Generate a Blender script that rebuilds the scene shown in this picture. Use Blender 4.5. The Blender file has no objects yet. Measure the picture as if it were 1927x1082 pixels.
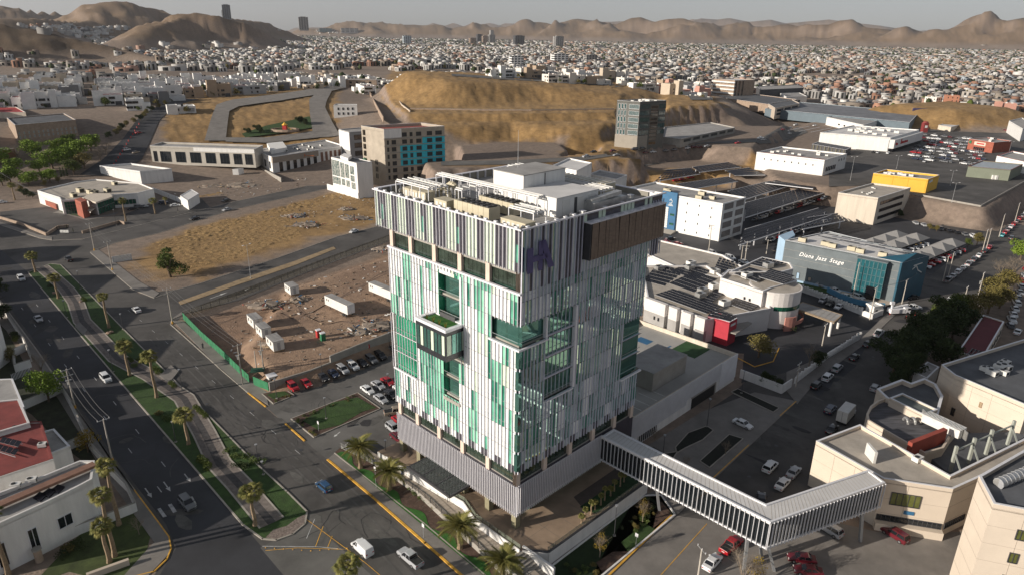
import bpy, math, random, numpy as np
from math import sin, cos, pi, radians as R
from mathutils import Vector, Matrix
S = bpy.context.scene
COL = S.collection
# ---------------- camera ----------------
HC, TH, RO, F = 80.0, R(20.4), R(0.8), 1285.0
cam = bpy.data.cameras.new('camera'); co = bpy.data.objects.new('camera', cam); COL.objects.link(co)
cam.sensor_width = 36; cam.lens = F/1927*36; cam.clip_start = 1; cam.clip_end = 60000
_u = Vector((0, sin(TH), cos(TH))); _r = Vector((1, 0, 0)); _f = Vector((0, cos(TH), -sin(TH)))
r2 = _r*cos(RO)+_u*sin(RO); u2 = -_r*sin(RO)+_u*cos(RO)
co.matrix_world = Matrix(((r2.x, u2.x, -_f.x, 0), (r2.y, u2.y, -_f.y, 0), (r2.z, u2.z, -_f.z, HC), (0, 0, 0, 1)))
S.camera = co
# ---------------- world, sun, exposure ----------------
SUN_EL, SUN_AZ = R(17), R(22)          # light travels towards +X, turned 22 degrees to +Y
W = bpy.data.worlds.new('World'); S.world = W; W.use_nodes = True
wn = W.node_tree.nodes; bg = wn['Background']
sky = wn.new('ShaderNodeTexSky'); sky.sky_type = 'NISHITA'; sky.sun_disc = False
sky.sun_elevation = SUN_EL
sdir = Vector((-cos(SUN_AZ)*cos(SUN_EL), -sin(SUN_AZ)*cos(SUN_EL), sin(SUN_EL)))
sky.sun_rotation = math.atan2(sdir.x, sdir.y)
sky.air_density = 1.0; sky.dust_density = 1.6; sky.ozone_density = 3.0; sky.altitude = 1400
hs = wn.new('ShaderNodeHueSaturation'); hs.inputs['Saturation'].default_value = 0.34
W.node_tree.links.new(sky.outputs[0], hs.inputs['Color']); W.node_tree.links.new(hs.outputs[0], bg.inputs[0])
bg.inputs[1].default_value = 0.08
sl = bpy.data.lights.new('sun', 'SUN'); so = bpy.data.objects.new('sun', sl); COL.objects.link(so)
sl.energy = 5.0; sl.angle = R(0.5); sl.color = (1.0, 0.90, 0.775)
so.rotation_euler = sdir.to_track_quat('Z', 'Y').to_euler()
S.view_settings.view_transform = 'Standard'; S.view_settings.look = 'None'
S.view_settings.exposure = 0.25; S.view_settings.gamma = 1; S.view_settings.use_curve_mapping = False
# ---------------- helpers ----------------
GZ = -2.5
def at(u, v, z=GZ):
 x, y = u-963.5, v-541.0; c, s = cos(RO), sin(RO); a = x*c+y*s; b = -x*s+y*c
 d = (a, F*cos(TH)-b*sin(TH), -F*sin(TH)-b*cos(TH)); t = (z-HC)/d[2]
 return (d[0]*t, d[1]*t)
def ats(pts, z=GZ): return [at(u, v, z) for u, v in pts]
def ccw(p):
 a = sum(p[i][0]*p[(i+1) % len(p)][1]-p[(i+1) % len(p)][0]*p[i][1] for i in range(len(p)))
 return list(p) if a > 0 else list(p)[::-1]
MATS = {}
def mat(name, col, rough=.8, var=.15, sc=.4, bump=0, met=0, spec=.5, col2=None, obj=False, attr=False, fine=6, bd=.05, stretch=None, coat=0):
 if name in MATS: return MATS[name]
 m = bpy.data.materials.new(name); m.use_nodes = True; N = m.node_tree.nodes; Lk = m.node_tree.links.new
 b = N['Principled BSDF']; b.inputs['Roughness'].default_value = rough; b.inputs['Metallic'].default_value = met
 b.inputs['Specular IOR Level'].default_value = spec
 if coat: b.inputs['Coat Weight'].default_value = coat; b.inputs['Coat Roughness'].default_value = .05
 g = N.new('ShaderNodeNewGeometry'); src = g.outputs['Position']
 if stretch:
  mp = N.new('ShaderNodeMapping'); mp.inputs['Scale'].default_value = stretch; Lk(src, mp.inputs[0]); src = mp.outputs[0]
 n = N.new('ShaderNodeTexNoise'); n.inputs['Scale'].default_value = sc; n.inputs['Detail'].default_value = fine; n.inputs['Roughness'].default_value = .65
 Lk(src, n.inputs[0])
 rp = N.new('ShaderNodeValToRGB'); rp.color_ramp.elements[0].position = .32; rp.color_ramp.elements[1].position = .68
 c2 = col2 or tuple(min(1, c*(1+var)) for c in col); c1 = tuple(c*(1-var) for c in col) if not col2 else col
 Lk(n.outputs[0], rp.inputs[0])
 if obj or attr:
  rp.color_ramp.elements[0].color = (1-var,)*3+(1,); rp.color_ramp.elements[1].color = (1+var*.5,)*3+(1,)
  if obj: o = N.new('ShaderNodeObjectInfo'); cs = o.outputs['Color']
  else: o = N.new('ShaderNodeAttribute'); o.attribute_name = 'Col'; cs = o.outputs['Color']
  mx = N.new('ShaderNodeMix'); mx.data_type = 'RGBA'; mx.blend_type = 'MULTIPLY'; mx.inputs[0].default_value = 1
  Lk(cs, mx.inputs[6]); Lk(rp.outputs[0], mx.inputs[7]); out = mx.outputs[2]
 else:
  rp.color_ramp.elements[0].color = (*c1, 1); rp.color_ramp.elements[1].color = (*c2, 1); out = rp.outputs[0]
 Lk(out, b.inputs['Base Color'])
 if bump:
  bn = N.new('ShaderNodeBump'); bn.inputs['Strength'].default_value = bump; bn.inputs['Distance'].default_value = bd
  n2 = N.new('ShaderNodeTexNoise'); n2.inputs['Scale'].default_value = sc*6; n2.inputs['Detail'].default_value = 5
  Lk(src, n2.inputs[0]); Lk(n2.outputs[0], bn.inputs['Height']); Lk(bn.outputs[0], b.inputs['Normal'])
 MATS[name] = m; return m
MW = {}
def mw(o):
 return MW.get(o.name, Matrix.Identity(4)) if o else Matrix.Identity(4)
def tag(o, label=None, cat=None, group=None, kind=None):
 if label: o['label'] = label
 if cat: o['category'] = cat
 if group: o['group'] = group
 if kind: o['kind'] = kind
 return o
def thing(name, label, cat, loc=(0, 0, 0), rz=0, group=None):
 o = bpy.data.objects.new(name, None); COL.objects.link(o); o.empty_display_size = .5
 o.location = loc; o.rotation_euler = (0, 0, rz); MW[o.name] = Matrix.Translation(loc) @ Matrix.Rotation(rz, 4, 'Z')
 return tag(o, label, cat, group)
class MB:
 def __init__(s): s.v = []; s.f = []; s.m = []
 def add(s, vs, fs, mi=0):
  o = len(s.v); s.v += [tuple(p) for p in vs]; s.f += [tuple(i+o for i in f) for f in fs]; s.m += [mi]*len(fs); return s
 def box(s, x0, x1, y0, y1, z0, z1, mi=0, top=None):
  o = len(s.v); s.v += [(x0, y0, z0), (x1, y0, z0), (x1, y1, z0), (x0, y1, z0), (x0, y0, z1), (x1, y0, z1), (x1, y1, z1), (x0, y1, z1)]
  s.f += [(o, o+3, o+2, o+1), (o, o+1, o+5, o+4), (o+1, o+2, o+6, o+5), (o+2, o+3, o+7, o+6), (o+3, o, o+4, o+7), (o+4, o+5, o+6, o+7)]
  s.m += [mi]*5+[mi if top is None else top]; return s
 def bar(s, p, q, w, h, mi=0):       # box from p to q (3D), width w, height h centred
  p = Vector(p); q = Vector(q); d = (q-p); L = d.length
  if L < 1e-6: return s
  d /= L; up = Vector((0, 0, 1)) if abs(d.z) < .95 else Vector((1, 0, 0)); x = d.cross(up).normalized(); y = x.cross(d)
  vs = []
  for e in (p, q):
   for a, b in ((-1, -1), (1, -1), (1, 1), (-1, 1)): vs.append(e+x*(a*w/2)+y*(b*h/2))
  return s.add(vs, [(0, 1, 2, 3), (7, 6, 5, 4), (0, 4, 5, 1), (1, 5, 6, 2), (2, 6, 7, 3), (3, 7, 4, 0)], mi)
 def tube(s, p, q, r0, r1=None, n=6, mi=0, cap=True):
  r1 = r0 if r1 is None else r1; p = Vector(p); q = Vector(q); d = (q-p).normalized()
  up = Vector((0, 0, 1)) if abs(d.z) < .95 else Vector((1, 0, 0)); x = d.cross(up).normalized(); y = x.cross(d); vs = []
  for e, r in ((p, r0), (q, r1)):
   for i in range(n): a = 2*pi*i/n; vs.append(e+x*(cos(a)*r)+y*(sin(a)*r))
  fs = [(i, (i+1) % n, n+(i+1) % n, n+i) for i in range(n)]
  if cap: fs += [tuple(range(n))[::-1], tuple(range(n, 2*n))]
  return s.add(vs, fs, mi)
 def prism(s, poly, z0, z1, mi=0, top=None, bot=True):
  poly = ccw(poly); n = len(poly)
  vs = [(x, y, z0) for x, y in poly]+[(x, y, z1) for x, y in poly]
  s.add(vs, [(i, (i+1) % n, n+(i+1) % n, n+i) for i in range(n)], mi)
  s.add([(x, y, z1) for x, y in poly], [tuple(range(n))], mi if top is None else top)
  if bot: s.add([(x, y, z0) for x, y in poly], [tuple(range(n))[::-1]], mi)
  return s
 def ring(s, poly, w, z0, z1, mi=0):     # parapet / kerb strip inside the polygon edge
  poly = ccw(poly); n = len(poly); P = [Vector(p) for p in poly]; Q = []
  for i in range(n):
   a = (P[i]-P[i-1]).normalized(); b = (P[(i+1) % n]-P[i]).normalized()
   na = Vector((-a.y, a.x)); nb = Vector((-b.y, b.x)); m = (na+nb)
   m = m/max(.3, m.length_squared/2) if m.length > .1 else na
   Q.append(P[i]+m*w)
  vs = [(p.x, p.y, z) for z in (z0, z1) for p in P]+[(p.x, p.y, z) for z in (z0, z1) for p in Q]
  fs = []
  for i in range(n):
   j = (i+1) % n
   fs += [(i, j, n+j, n+i), (2*n+j, 2*n+i, 3*n+i, 3*n+j), (n+i, n+j, 3*n+j, 3*n+i)]
  return s.add(vs, fs, mi)
 def flat(s, poly, z, mi=0):
  poly = ccw(poly); return s.add([(p[0], p[1], z) for p in poly], [tuple(range(len(poly)))], mi)
 def ell(s, c, r, n=8, k=4, mi=0, z0=-1.0, jit=0, rnd=random):
  vs = [];
  for j in range(k+1):
   t = z0+(1-z0)*j/k; rr = math.sqrt(max(0, 1-t*t))
   for i in range(n):
    a = 2*pi*i/n+j*.4; q = 1+jit*(rnd.random()-.5)
    vs.append((c[0]+r[0]*rr*cos(a)*q, c[1]+r[1]*rr*sin(a)*q, c[2]+r[2]*t*q))
  return s.add(vs, [(j*n+i, j*n+(i+1) % n, (j+1)*n+(i+1) % n, (j+1)*n+i) for j in range(k) for i in range(n)], mi)
 def mesh(s, name, mats, smooth=False, inv=None):
  m = bpy.data.meshes.new(name); v = s.v
  if inv is not None: v = [tuple(inv @ Vector(p)) for p in v]
  m.from_pydata(v, [], s.f)
  if not isinstance(mats, (list, tuple)): mats = [mats]
  for a in mats: m.materials.append(a)
  if len(mats) > 1: m.polygons.foreach_set('material_index', s.m)
  if smooth: m.polygons.foreach_set('use_smooth', [True]*len(m.polygons))
  m.update(); return m
 def build(s, name, mats, parent=None, world=False, smooth=False):
  inv = mw(parent).inverted() if (world and parent) else None
  o = bpy.data.objects.new(name, s.mesh(name, mats, smooth, inv)); COL.objects.link(o)
  if parent: o.parent = parent
  return o
def part(name, me, parent, loc=(0, 0, 0), rot=(0, 0, 0)):
 o = bpy.data.objects.new(name, me); COL.objects.link(o); o.parent = parent; o.location = loc; o.rotation_euler = rot; return o
KIDS = {}
def snapshot(root): return [(c, snapshot(c)) for c in root.children]
def copy_tree(root, kids, loc=None, rz=None, label=None, group=None, parent=None, color=None, scale=None):
 c = root.copy(); COL.objects.link(c)
 if parent is not None: c.parent = parent
 if loc is not None: c.location = loc
 if rz is not None: c.rotation_euler = (c.rotation_euler[0], c.rotation_euler[1], rz)
 if scale: c.scale = scale if hasattr(scale, '__len__') else (scale,)*3
 if label: c['label'] = label
 if group: c['group'] = group
 if color: c.color = color
 for k, kk in kids: copy_tree(k, kk, parent=c, color=color)
 return c
def park(o):            # remove a prototype and its children once the copies exist
 for c in list(o.children): park(c)
 bpy.data.objects.remove(o)
def heading(p, q): return math.atan2(q[1]-p[1], q[0]-p[0])
def lerp(a, b, t): return tuple(x+(y-x)*t for x, y in zip(a, b))
# ---------------- materials ----------------
M = {}
def _m():
 a = lambda k, *r, **q: M.__setitem__(k, mat(k, *r, **q))
 a('asphalt', (.078, .073, .069), .85, .42, .09, bump=.3, bd=.02, fine=12); a('asphalt_dark', (.036, .037, .043), .8, .35, .08, bump=.3, bd=.02)
 a('asphalt_grey', (.12, .115, .108), .9, .34, .1, bump=.2, bd=.02, fine=12)
 a('concrete_pave', (.2, .185, .17), .9, .2, .2, bump=.2, bd=.02); a('concrete', (.31, .29, .26), .9, .15, .3, bump=.2, bd=.02)
 a('plaza_stone', (.30, .22, .155), .7, .22, .25); a('kerb', (.36, .33, .29), .9, .15, .5); a('yellow_paint', (.66, .36, .05), .7, .25, .8)
 a('white_paint', (.62, .62, .6), .7, .25, .9); a('road_paint', (.42, .42, .42), .8, .35, 1.5); a('lawn', (.03, .065, .012), .95, .3, .6, bump=.8, bd=.1)
 a('turf', (.03, .12, .015), .9, .2, .8, bump=.4); a('mulch', (.09, .055, .04), .95, .4, 1.5, bump=.8, bd=.1)
 a('dirt', (.235, .17, .125), .95, .28, .08, bump=.8, bd=.2, fine=10); a('rubble', (.25, .205, .165), .95, .4, .9, bump=1)
 a('stucco_white', (.73, .72, .70), .85, .09, .7, bump=.05, stretch=(1, 1, .13)); a('stucco_cream', (.60, .53, .44), .85, .11, .7, bump=.1, stretch=(1, 1, .13))
 a('stucco_beige', (.52, .44, .36), .85, .07, .3); a('grey_wall', (.33, .32, .31), .85, .12, .3); a('dark_wall', (.07, .07, .075), .7, .2, .4)
 a('roof_grey', (.32, .31, .30), .9, .24, .22, fine=8); a('roof_membrane', (.41, .37, .32), .9, .2, .22, fine=8); a('roof_dark', (.1, .105, .115), .8, .3, .2, fine=8)
 a('roof_white', (.62, .61, .6), .85, .1, .2, fine=8); a('roof_red', (.22, .045, .04), .85, .25, .3, fine=8)
 a('metal_white', (.72, .72, .74), .45, .06, .5); a('metal_grey', (.38, .39, .41), .45, .12, .5, met=.3); a('metal_dark', (.05, .05, .055), .45, .2, .5)
 a('galvanised', (.5, .5, .49), .4, .2, .8, met=.7); a('hvac_beige', (.50, .45, .33), .6, .1, .6); a('hvac_white', (.66, .65, .62), .6, .1, .6)
 a('fan_dark', (.02, .02, .02), .6, .2, 1); a('glass_dark', (.012, .016, .02), .05, .3, .3, spec=.8); a('glass_green', (.012, .09, .055), .06, .35, .35, spec=.8)
 a('glass_teal', (.02, .10, .12), .08, .25, .4, spec=.7); a('glass_black', (.008, .008, .01), .03, .3, .5, spec=1.0)
 a('solar_cell', (.010, .011, .018), .5, .3, 1.0, spec=.2); a('solar_frame', (.3, .3, .31), .5, .1, 1, met=.3)
 a('bark', (.13, .09, .06), .95, .3, 2, bump=.6); a('palm_bark', (.26, .19, .12), .95, .3, 3, bump=.6)
 a('rubber', (.015, .015, .015), .8, .2, 2); a('rim', (.45, .45, .47), .35, .1, 2, met=.8); a('car_paint', (.5, .5, .5), .28, .03, 1, obj=True, coat=.6)
 a('car_glass', (.012, .014, .017), .06, .1, 1, spec=.8); a('lamp_glass', (.75, .74, .7), .2, .05, 2); a('tail_red', (.4, .01, .01), .3, .1, 2)
 a('wood', (.34, .25, .16), .9, .25, 1.5); a('pole_concrete', (.44, .40, .35), .9, .12, 1); a('cable', (.12, .12, .12), .7, .1, 1)
 a('tint', (.5, .5, .5), .85, .1, .3, obj=True); a('tint_roof', (.5, .5, .5), .9, .12, .2, obj=True); a('vcol', (.5, .5, .5), .9, .12, .15, attr=True)
 a('red_paint', (.45, .03, .03), .6, .15, .6); a('green_fence', (.02, .16, .07), .7, .2, .6); a('blue_wall', (.03, .13, .26), .6, .12, .3)
 a('yellow_wall', (.72, .42, .05), .7, .06, .2); a('brick_red', (.33, .10, .065), .9, .2, .6); a('stone_brown', (.33, .25, .19), .95, .22, .5, bump=.5)
 a('brown_clad', (.22, .12, .085), .85, .2, .5)
 a('mirror_brown', (.24, .24, .25), .03, .1, 1, met=1)
_m()
def leafmat(name, c, c2):
 return mat(name, c, .75, .3, .5, col2=c2, spec=.25)
M['leaf_dark'] = leafmat('leaf_dark', (.018, .032, .011), (.05, .068, .02)); M['leaf_mid'] = leafmat('leaf_mid', (.04, .07, .012), (.11, .13, .025))
M['leaf_bright'] = leafmat('leaf_bright', (.08, .14, .015), (.22, .30, .04)); M['leaf_olive'] = leafmat('leaf_olive', (.085, .078, .02), (.21, .17, .055))
M['leaf_yellow'] = leafmat('leaf_yellow', (.13, .10, .012), (.30, .20, .02)); M['twig'] = leafmat('twig', (.15, .12, .09), (.27, .22, .17))
M['palm_leaf'] = leafmat('palm_leaf', (.07, .085, .02), (.24, .21, .06)); M['shrub'] = leafmat('shrub', (.05, .085, .02), (.14, .18, .05))
M['dry_grass'] = mat('dry_grass', (.19, .115, .045), .95, .3, .5, col2=(.40, .26, .11), fine=10, bump=1.0, bd=.3)
# ---------------- terrain ----------------
_rs = np.random.RandomState(7); _tab = _rs.rand(256, 256)
def vn(x, y):
 xi = np.floor(x).astype(int); yi = np.floor(y).astype(int); fx = x-xi; fy = y-yi
 fx = fx*fx*(3-2*fx); fy = fy*fy*(3-2*fy); a = _tab[xi & 255, yi & 255]; b = _tab[(xi+1) & 255, yi & 255]
 c = _tab[xi & 255, (yi+1) & 255]; d = _tab[(xi+1) & 255, (yi+1) & 255]
 return (a*(1-fx)+b*fx)*(1-fy)+(c*(1-fx)+d*fx)*fy
def fbm(x, y, n=4):
 s = 0; a = .5
 for i in range(n): s = s+a*vn(x+17.3*i, y-9.1*i); x, y = (x*.8-y*.6)*2, (x*.6+y*.8)*2; a *= .5
 return s
def ridged(x, y, n=5):
 s = 0; a = .5; w = 1
 for i in range(n):
  q = 1-np.abs(2*vn(x+31.7*i, y+11.9*i)-1); s = s+a*q*w; w = np.clip(q*1.3, 0, 1); x, y = (x*.8-y*.6)*2.1, (x*.6+y*.8)*2.1; a *= .5
 return s
def sstep(a, b, x): t = np.clip((x-a)/(b-a), 0, 1); return t*t*(3-2*t)
def sdf(poly, X, Y):
 P = np.array(poly, float); n = len(P); d = np.full(X.shape, 1e18); ins = np.zeros(X.shape, bool)
 for i in range(n):
  ax, ay = P[i]; bx, by = P[(i+1) % n]; ex, ey = bx-ax, by-ay
  t = np.clip(((X-ax)*ex+(Y-ay)*ey)/(ex*ex+ey*ey+1e-9), 0, 1)
  d = np.minimum(d, (X-ax-t*ex)**2+(Y-ay-t*ey)**2)
  c = ((ay > Y) != (by > Y)) & (X < (bx-ax)*(Y-ay)/(by-ay+1e-12)+ax); ins ^= c
 d = np.sqrt(d); return np.where(ins, -d, d)
def farpt(u, v, D):
 x, y = u-963.5, v-541.0; c, s = cos(RO), sin(RO); a = x*c+y*s; b = -x*s+y*c
 d = (a, F*cos(TH)-b*sin(TH), -F*sin(TH)-b*cos(TH)); t = D/math.hypot(d[0], d[1]); return (d[0]*t, d[1]*t, HC+d[2]*t)
PADS = []   # (polygon, z, falloff)
def pad(pts, z, w): PADS.append((ats(pts, z), z, w))
pad([(835, 236), (960, 228), (1062, 236), (1150, 232), (1250, 222), (1340, 215), (1372, 198), (1330, 175), (1200, 150), (900, 140), (740, 150), (712, 180), (755, 222)], 21, 55)
pad([(770, 216), (960, 216), (1155, 213), (1180, 170), (1150, 152), (760, 150), (720, 180)], 25, 4)
def pad3(pts, w):
 P = [at(u, v, z) for u, v, z in pts]; A = np.array([[x, y, 1] for x, y in P]); c = np.linalg.lstsq(A, np.array([p[2] for p in pts]), rcond=None)[0]
 PADS.append((P, lambda X, Y: c[0]*X+c[1]*Y+c[2], w))
pad3([(785, 141, 44), (860, 150, 43), (1000, 158, 38), (1155, 178, 31), (1200, 168, 31), (1150, 152, 35), (1000, 142, 41), (850, 134, 46)], 52)
pad([(1265, 205), (1340, 206), (1352, 196), (1320, 182), (1260, 178)], 27, 12)
pad([(820, 322), (960, 314), (1100, 305), (1225, 299), (1300, 291), (1430, 284), (1500, 262), (1560, 235), (1400, 238), (1350, 236), (1265, 240), (1225, 252), (1150, 262), (1130, 285), (1060, 294), (940, 301), (850, 302), (800, 305)], 12, 6)
pad([(875, 300), (865, 274), (960, 265), (1045, 268), (1068, 285), (1040, 300)], 12, 4)
pad([(1425, 322), (1473, 338), (1560, 352), (1640, 356), (1762, 378), (1845, 392), (1927, 345), (2150, 240), (2150, 195), (1900, 190), (1560, 215), (1500, 250), (1440, 292)], 6, 9)
pad([(1250, 335), (1340, 328), (1440, 345), (1420, 312), (1300, 300), (1150, 318)], 2.5, 5)
pad([(1700, 197), (1790, 192), (1880, 202), (1800, 206)], 20, 60)
pad([(480, 652), (530, 701), (585, 688), (620, 676), (752, 620), (745, 480), (560, 540)], 0.2, 6)
RID = []    # (points, base width factor)
def ridge(pts, k, rough, sc): RID.append(([farpt(*p) for p in pts], k, rough, sc))
ridge([(-250, 25, 1480), (0, 45, 1450), (70, 57, 1430), (150, 75, 1400), (230, 93, 1350), (305, 110, 1270)], 2.9, .14, 120)
ridge([(236, 72, 2000), (300, 45, 2150), (345, 32, 2250), (367, 24, 2300), (392, 28, 2300), (420, 38, 2400), (470, 55, 2500), (515, 72, 2500)], 3.2, .35, 220)
ridge([(-150, 42, 3000), (0, 36, 3000), (80, 34, 3100), (150, 42, 3300), (180, 36, 3500), (190, 15, 3600), (222, 3, 3700), (250, 10, 3700), (292, 17, 3800), (320, 25, 3700), (400, 30, 3900), (480, 40, 4200), (525, 57, 4200)], 3.2, .35, 300)
ridge([(-200, 2, 5200), (0, 9, 5200), (30, 14, 5200), (70, 21, 5300), (110, 22, 5400), (150, 28, 5400), (260, 36, 5600), (340, 40, 5600)], 3, .35, 400)
_sk = [(560, 56), (600, 52), (640, 50), (668, 43), (686, 50), (710, 44), (733, 46), (773, 47), (826, 48), (852, 52), (909, 47), (945, 50), (985, 48), (1015, 41), (1045, 44), (1078, 36), (1125, 37), (1160, 42), (1205, 30), (1231, 32), (1258, 31), (1280, 34), (1330, 44), (1362, 53), (1387, 47), (1421, 50), (1468, 45), (1500, 47), (1522, 40), (1560, 44), (1590, 37), (1604, 33), (1618, 42), (1650, 50), (1690, 60)]
ridge([(u, v, 10500-1.0*u) for u, v in _sk], 4.2, .7, 800)
ridge([(1675, 62, 8200), (1706, 50, 8000), (1740, 61, 8000)], 3.2, .4, 500)
ridge([(1735, 64, 8300), (1784, 50, 8300), (1817, 39, 8300), (1832, 30, 8200), (1847, 27, 8200), (1871, 35, 8200), (1891, 40, 8000), (1927, 33, 8000), (2000, 22, 8000), (2150, 30, 8000)], 3.2, .5, 600)
ridge([(560, 52, 21000), (640, 48, 21000), (800, 44, 21000), (950, 44, 22000), (1180, 40, 22000), (1290, 44, 22000), (1320, 35, 22000), (1350, 37, 22000), (1372, 34, 22000), (1410, 41, 22000), (1450, 37, 22000), (1478, 44, 22000), (1560, 37, 22000), (1640, 47, 22000), (1730, 58, 22000), (1800, 55, 22000), (2100, 56, 22000)], 3.0, .4, 1500)
def ter(X, Y, fine=True):
 X = np.asarray(X, float); Y = np.asarray(Y, float); r = np.hypot(X, Y); t = X/np.maximum(Y, 1)
 A = np.interp(t, [-.75, -.12, .12, .3, .5], [26, 26, 16, 5, 6])
 z = GZ+A*sstep(395, 640, r)*(1-.55*sstep(1500, 3500, r)*sstep(-.35, -.1, t)); z = z+(fbm(X/160, Y/160)-.5)*10*sstep(500, 1100, r)
 for poly, pz, w in PADS:
  d = sdf(poly, X, Y); jit = (fbm(X/14, Y/14)-.5)*min(w*.5, 8) if fine else 0
  k = 1-sstep(0, w, d+jit); z = z*(1-k)+(pz(X, Y) if callable(pz) else pz)*k
 rmx = r.max()
 for pts, k, rough, sc in RID:
  if rmx < min(math.hypot(p[0], p[1])-max(p[2], 10)*k for p in pts)-50: continue
  best = np.full(X.shape, -1e9)
  n1 = ridged(X/sc, Y/sc); n2 = fbm(X/sc*3, Y/sc*3)
  for (ax, ay, az), (bx, by, bz) in zip(pts, pts[1:]):
   ex, ey = bx-ax, by-ay; q = np.clip(((X-ax)*ex+(Y-ay)*ey)/(ex*ex+ey*ey), 0, 1)
   d = np.hypot(X-ax-q*ex, Y-ay-q*ey); h = az+(bz-az)*q; w = np.maximum(h, 10)*k
   s = np.clip(1-d/w, 0, 1); f = s**1.25
   g = 1+rough*(n1-.62)*np.clip(d/w*5, 0, 1)*2.6+rough*.6*(n2-.47)*np.clip(d/w*6, 0, 1)
   best = np.maximum(best, np.where(s > 0, h*f*g, -1e9))
  z = np.maximum(z, best)
 return z
_t = np.exp(np.linspace(math.log(60), math.log(780), 230)); _t2 = np.exp(np.linspace(math.log(700), math.log(16000), 320))
def atT(u, v):
 x, y = u-963.5, v-541.0; c, s = cos(RO), sin(RO); a = x*c+y*s; b = -x*s+y*c
 d = np.array((a, F*cos(TH)-b*sin(TH), -F*sin(TH)-b*cos(TH))); d = d/np.hypot(d[0], d[1])
 if d[2] > -1e-4: return None
 t = _t
 for k in range(3):
  g = HC+d[2]*t-ter(d[0]*t, d[1]*t, False); i = int(np.argmax(g < 0))
  if not (g < 0).any():
   if k: return None
   t = _t2; g = HC+d[2]*t-ter(d[0]*t, d[1]*t, False); i = int(np.argmax(g < 0))
   if not (g < 0).any(): return None
  if i == 0: break
  t = np.linspace(t[i-1], t[i], 20)
 t = t[max(i-1, 0)]*.5+t[i]*.5; return (d[0]*t, d[1]*t, float(ter(np.array([d[0]*t]), np.array([d[1]*t]), False)[0]))
def tz(x, y): return float(ter(np.array([x]), np.array([y]), False)[0])
GRASS = [ats(p, z) for p, z in (([(755, 222), (705, 180), (740, 130), (900, 138), (1200, 150), (1340, 178), (1372, 200), (1300, 225), (1180, 262), (1250, 285), (1130, 305), (1060, 290), (1062, 240), (850, 240)], 22), ([(395, 165), (640, 155), (640, 262), (300, 270), (320, 215)], 12),
 ([(262, 470), (330, 438), (480, 400), (620, 364), (712, 352), (738, 415), (640, 438), (520, 478), (380, 524), (300, 528), (250, 500)], GZ), ([(1480, 185), (1700, 180), (2000, 190), (2000, 240), (1700, 236), (1560, 215)], 10), ([(850, 320), (1240, 330), (1440, 300), (1440, 285), (1100, 307)], 10))]
def build_ground():
 na, nr = 600, 640
 az = np.radians(np.concatenate([np.linspace(-64, -40, 30, endpoint=False), np.linspace(-40, 40, na-60), np.linspace(40.8, 64, 30)])); rr = np.exp(np.linspace(math.log(28), math.log(27000), nr))
 Rr, Az = np.meshgrid(rr, az, indexing='ij'); X = Rr*np.sin(Az); Y = Rr*np.cos(Az); Z = ter(X, Y)
 gm = np.zeros(X.shape)
 for g in GRASS: gm = np.maximum(gm, 1-sstep(-6, 3, sdf(g, X, Y)+(fbm(X/9, Y/9)-.5)*16))
 Z = Z+gm*(fbm(X/4, Y/4, 3)-.45)*1.7*sstep(440, 480, Rr)
 gx = np.gradient(Z, axis=0)/np.gradient(rr)[:, None]; gy = np.gradient(Z, axis=1)/(Rr*np.gradient(az)[None, :]); slope = np.hypot(gx, gy)
 n = fbm(X/60, Y/60); n2 = fbm(X/11, Y/11)
 urb = np.stack([.24+.12*(n-.5), .185+.1*(n-.5), .145+.08*(n-.5)], -1)
 n3 = fbm(X/3, Y/3, 3); grs = np.stack([.31+.2*(n2-.45)+.25*(n3-.44), .19+.13*(n2-.45)+.16*(n3-.44), .075+.06*(n2-.45)+.07*(n3-.44)], -1)
 hil = np.stack([.2+.17*(n2-.5), .135+.11*(n2-.5), .08+.07*(n2-.5)], -1); rock = np.stack([.27+.2*(n2-.5), .205+.16*(n2-.5), .165+.12*(n2-.5)], -1)
 yd = (1-sstep(-1, 3, sdf(ats([(350, 600), (500, 730), (625, 690), (752, 640), (745, 465), (560, 525)], 0), X, Y)))[..., None]; urb = urb*(1-yd)+np.stack([.30+.16*(n2-.5), .20+.12*(n2-.5), .135+.08*(n2-.5)], -1)*yd
 hil = hil*np.where(Rr < 1700, .62, 1)[..., None]; k = gm[..., None]; c = urb*(1-k)+grs*k
 hm = (sstep(32, 52, Z-(X < 0)*(Rr < 1700)*0-12*(X < 0)*(Rr > 1700))*(Rr < 3000)*(np.abs(X) > 300)+sstep(26, 60, Z)*(Rr >= 3000)); hm = np.clip(hm, 0, 1)[..., None]; c = c*(1-hm)+hil*hm
 rk = (sstep(.8, 1.3, slope+.25*(n2-.5))*(Rr < 1600)+.5*sstep(.35, .8, slope)*(Rr >= 1600))[..., None]; c = c*(1-rk)+rock*rk; c = np.clip(c, .02, .8)
 nv = X.size; v = np.stack([X, Y, Z], -1).reshape(-1, 3); NA = X.shape[1]
 i, j = np.meshgrid(np.arange(nr-1), np.arange(NA-1), indexing='ij'); a = (i*NA+j).ravel(); f = np.stack([a, a+1, a+NA+1, a+NA], -1)
 f = f[:, ::-1]
 o = mass('ground', v, f, M['vcol'], c.reshape(-1, 3), True); o.data.materials[0] = mat('ground_soil', (.5, .5, .5), .95, .3, .35, bump=.45, attr=True, bd=.35, fine=10)
 tag(o, kind='structure')
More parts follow.
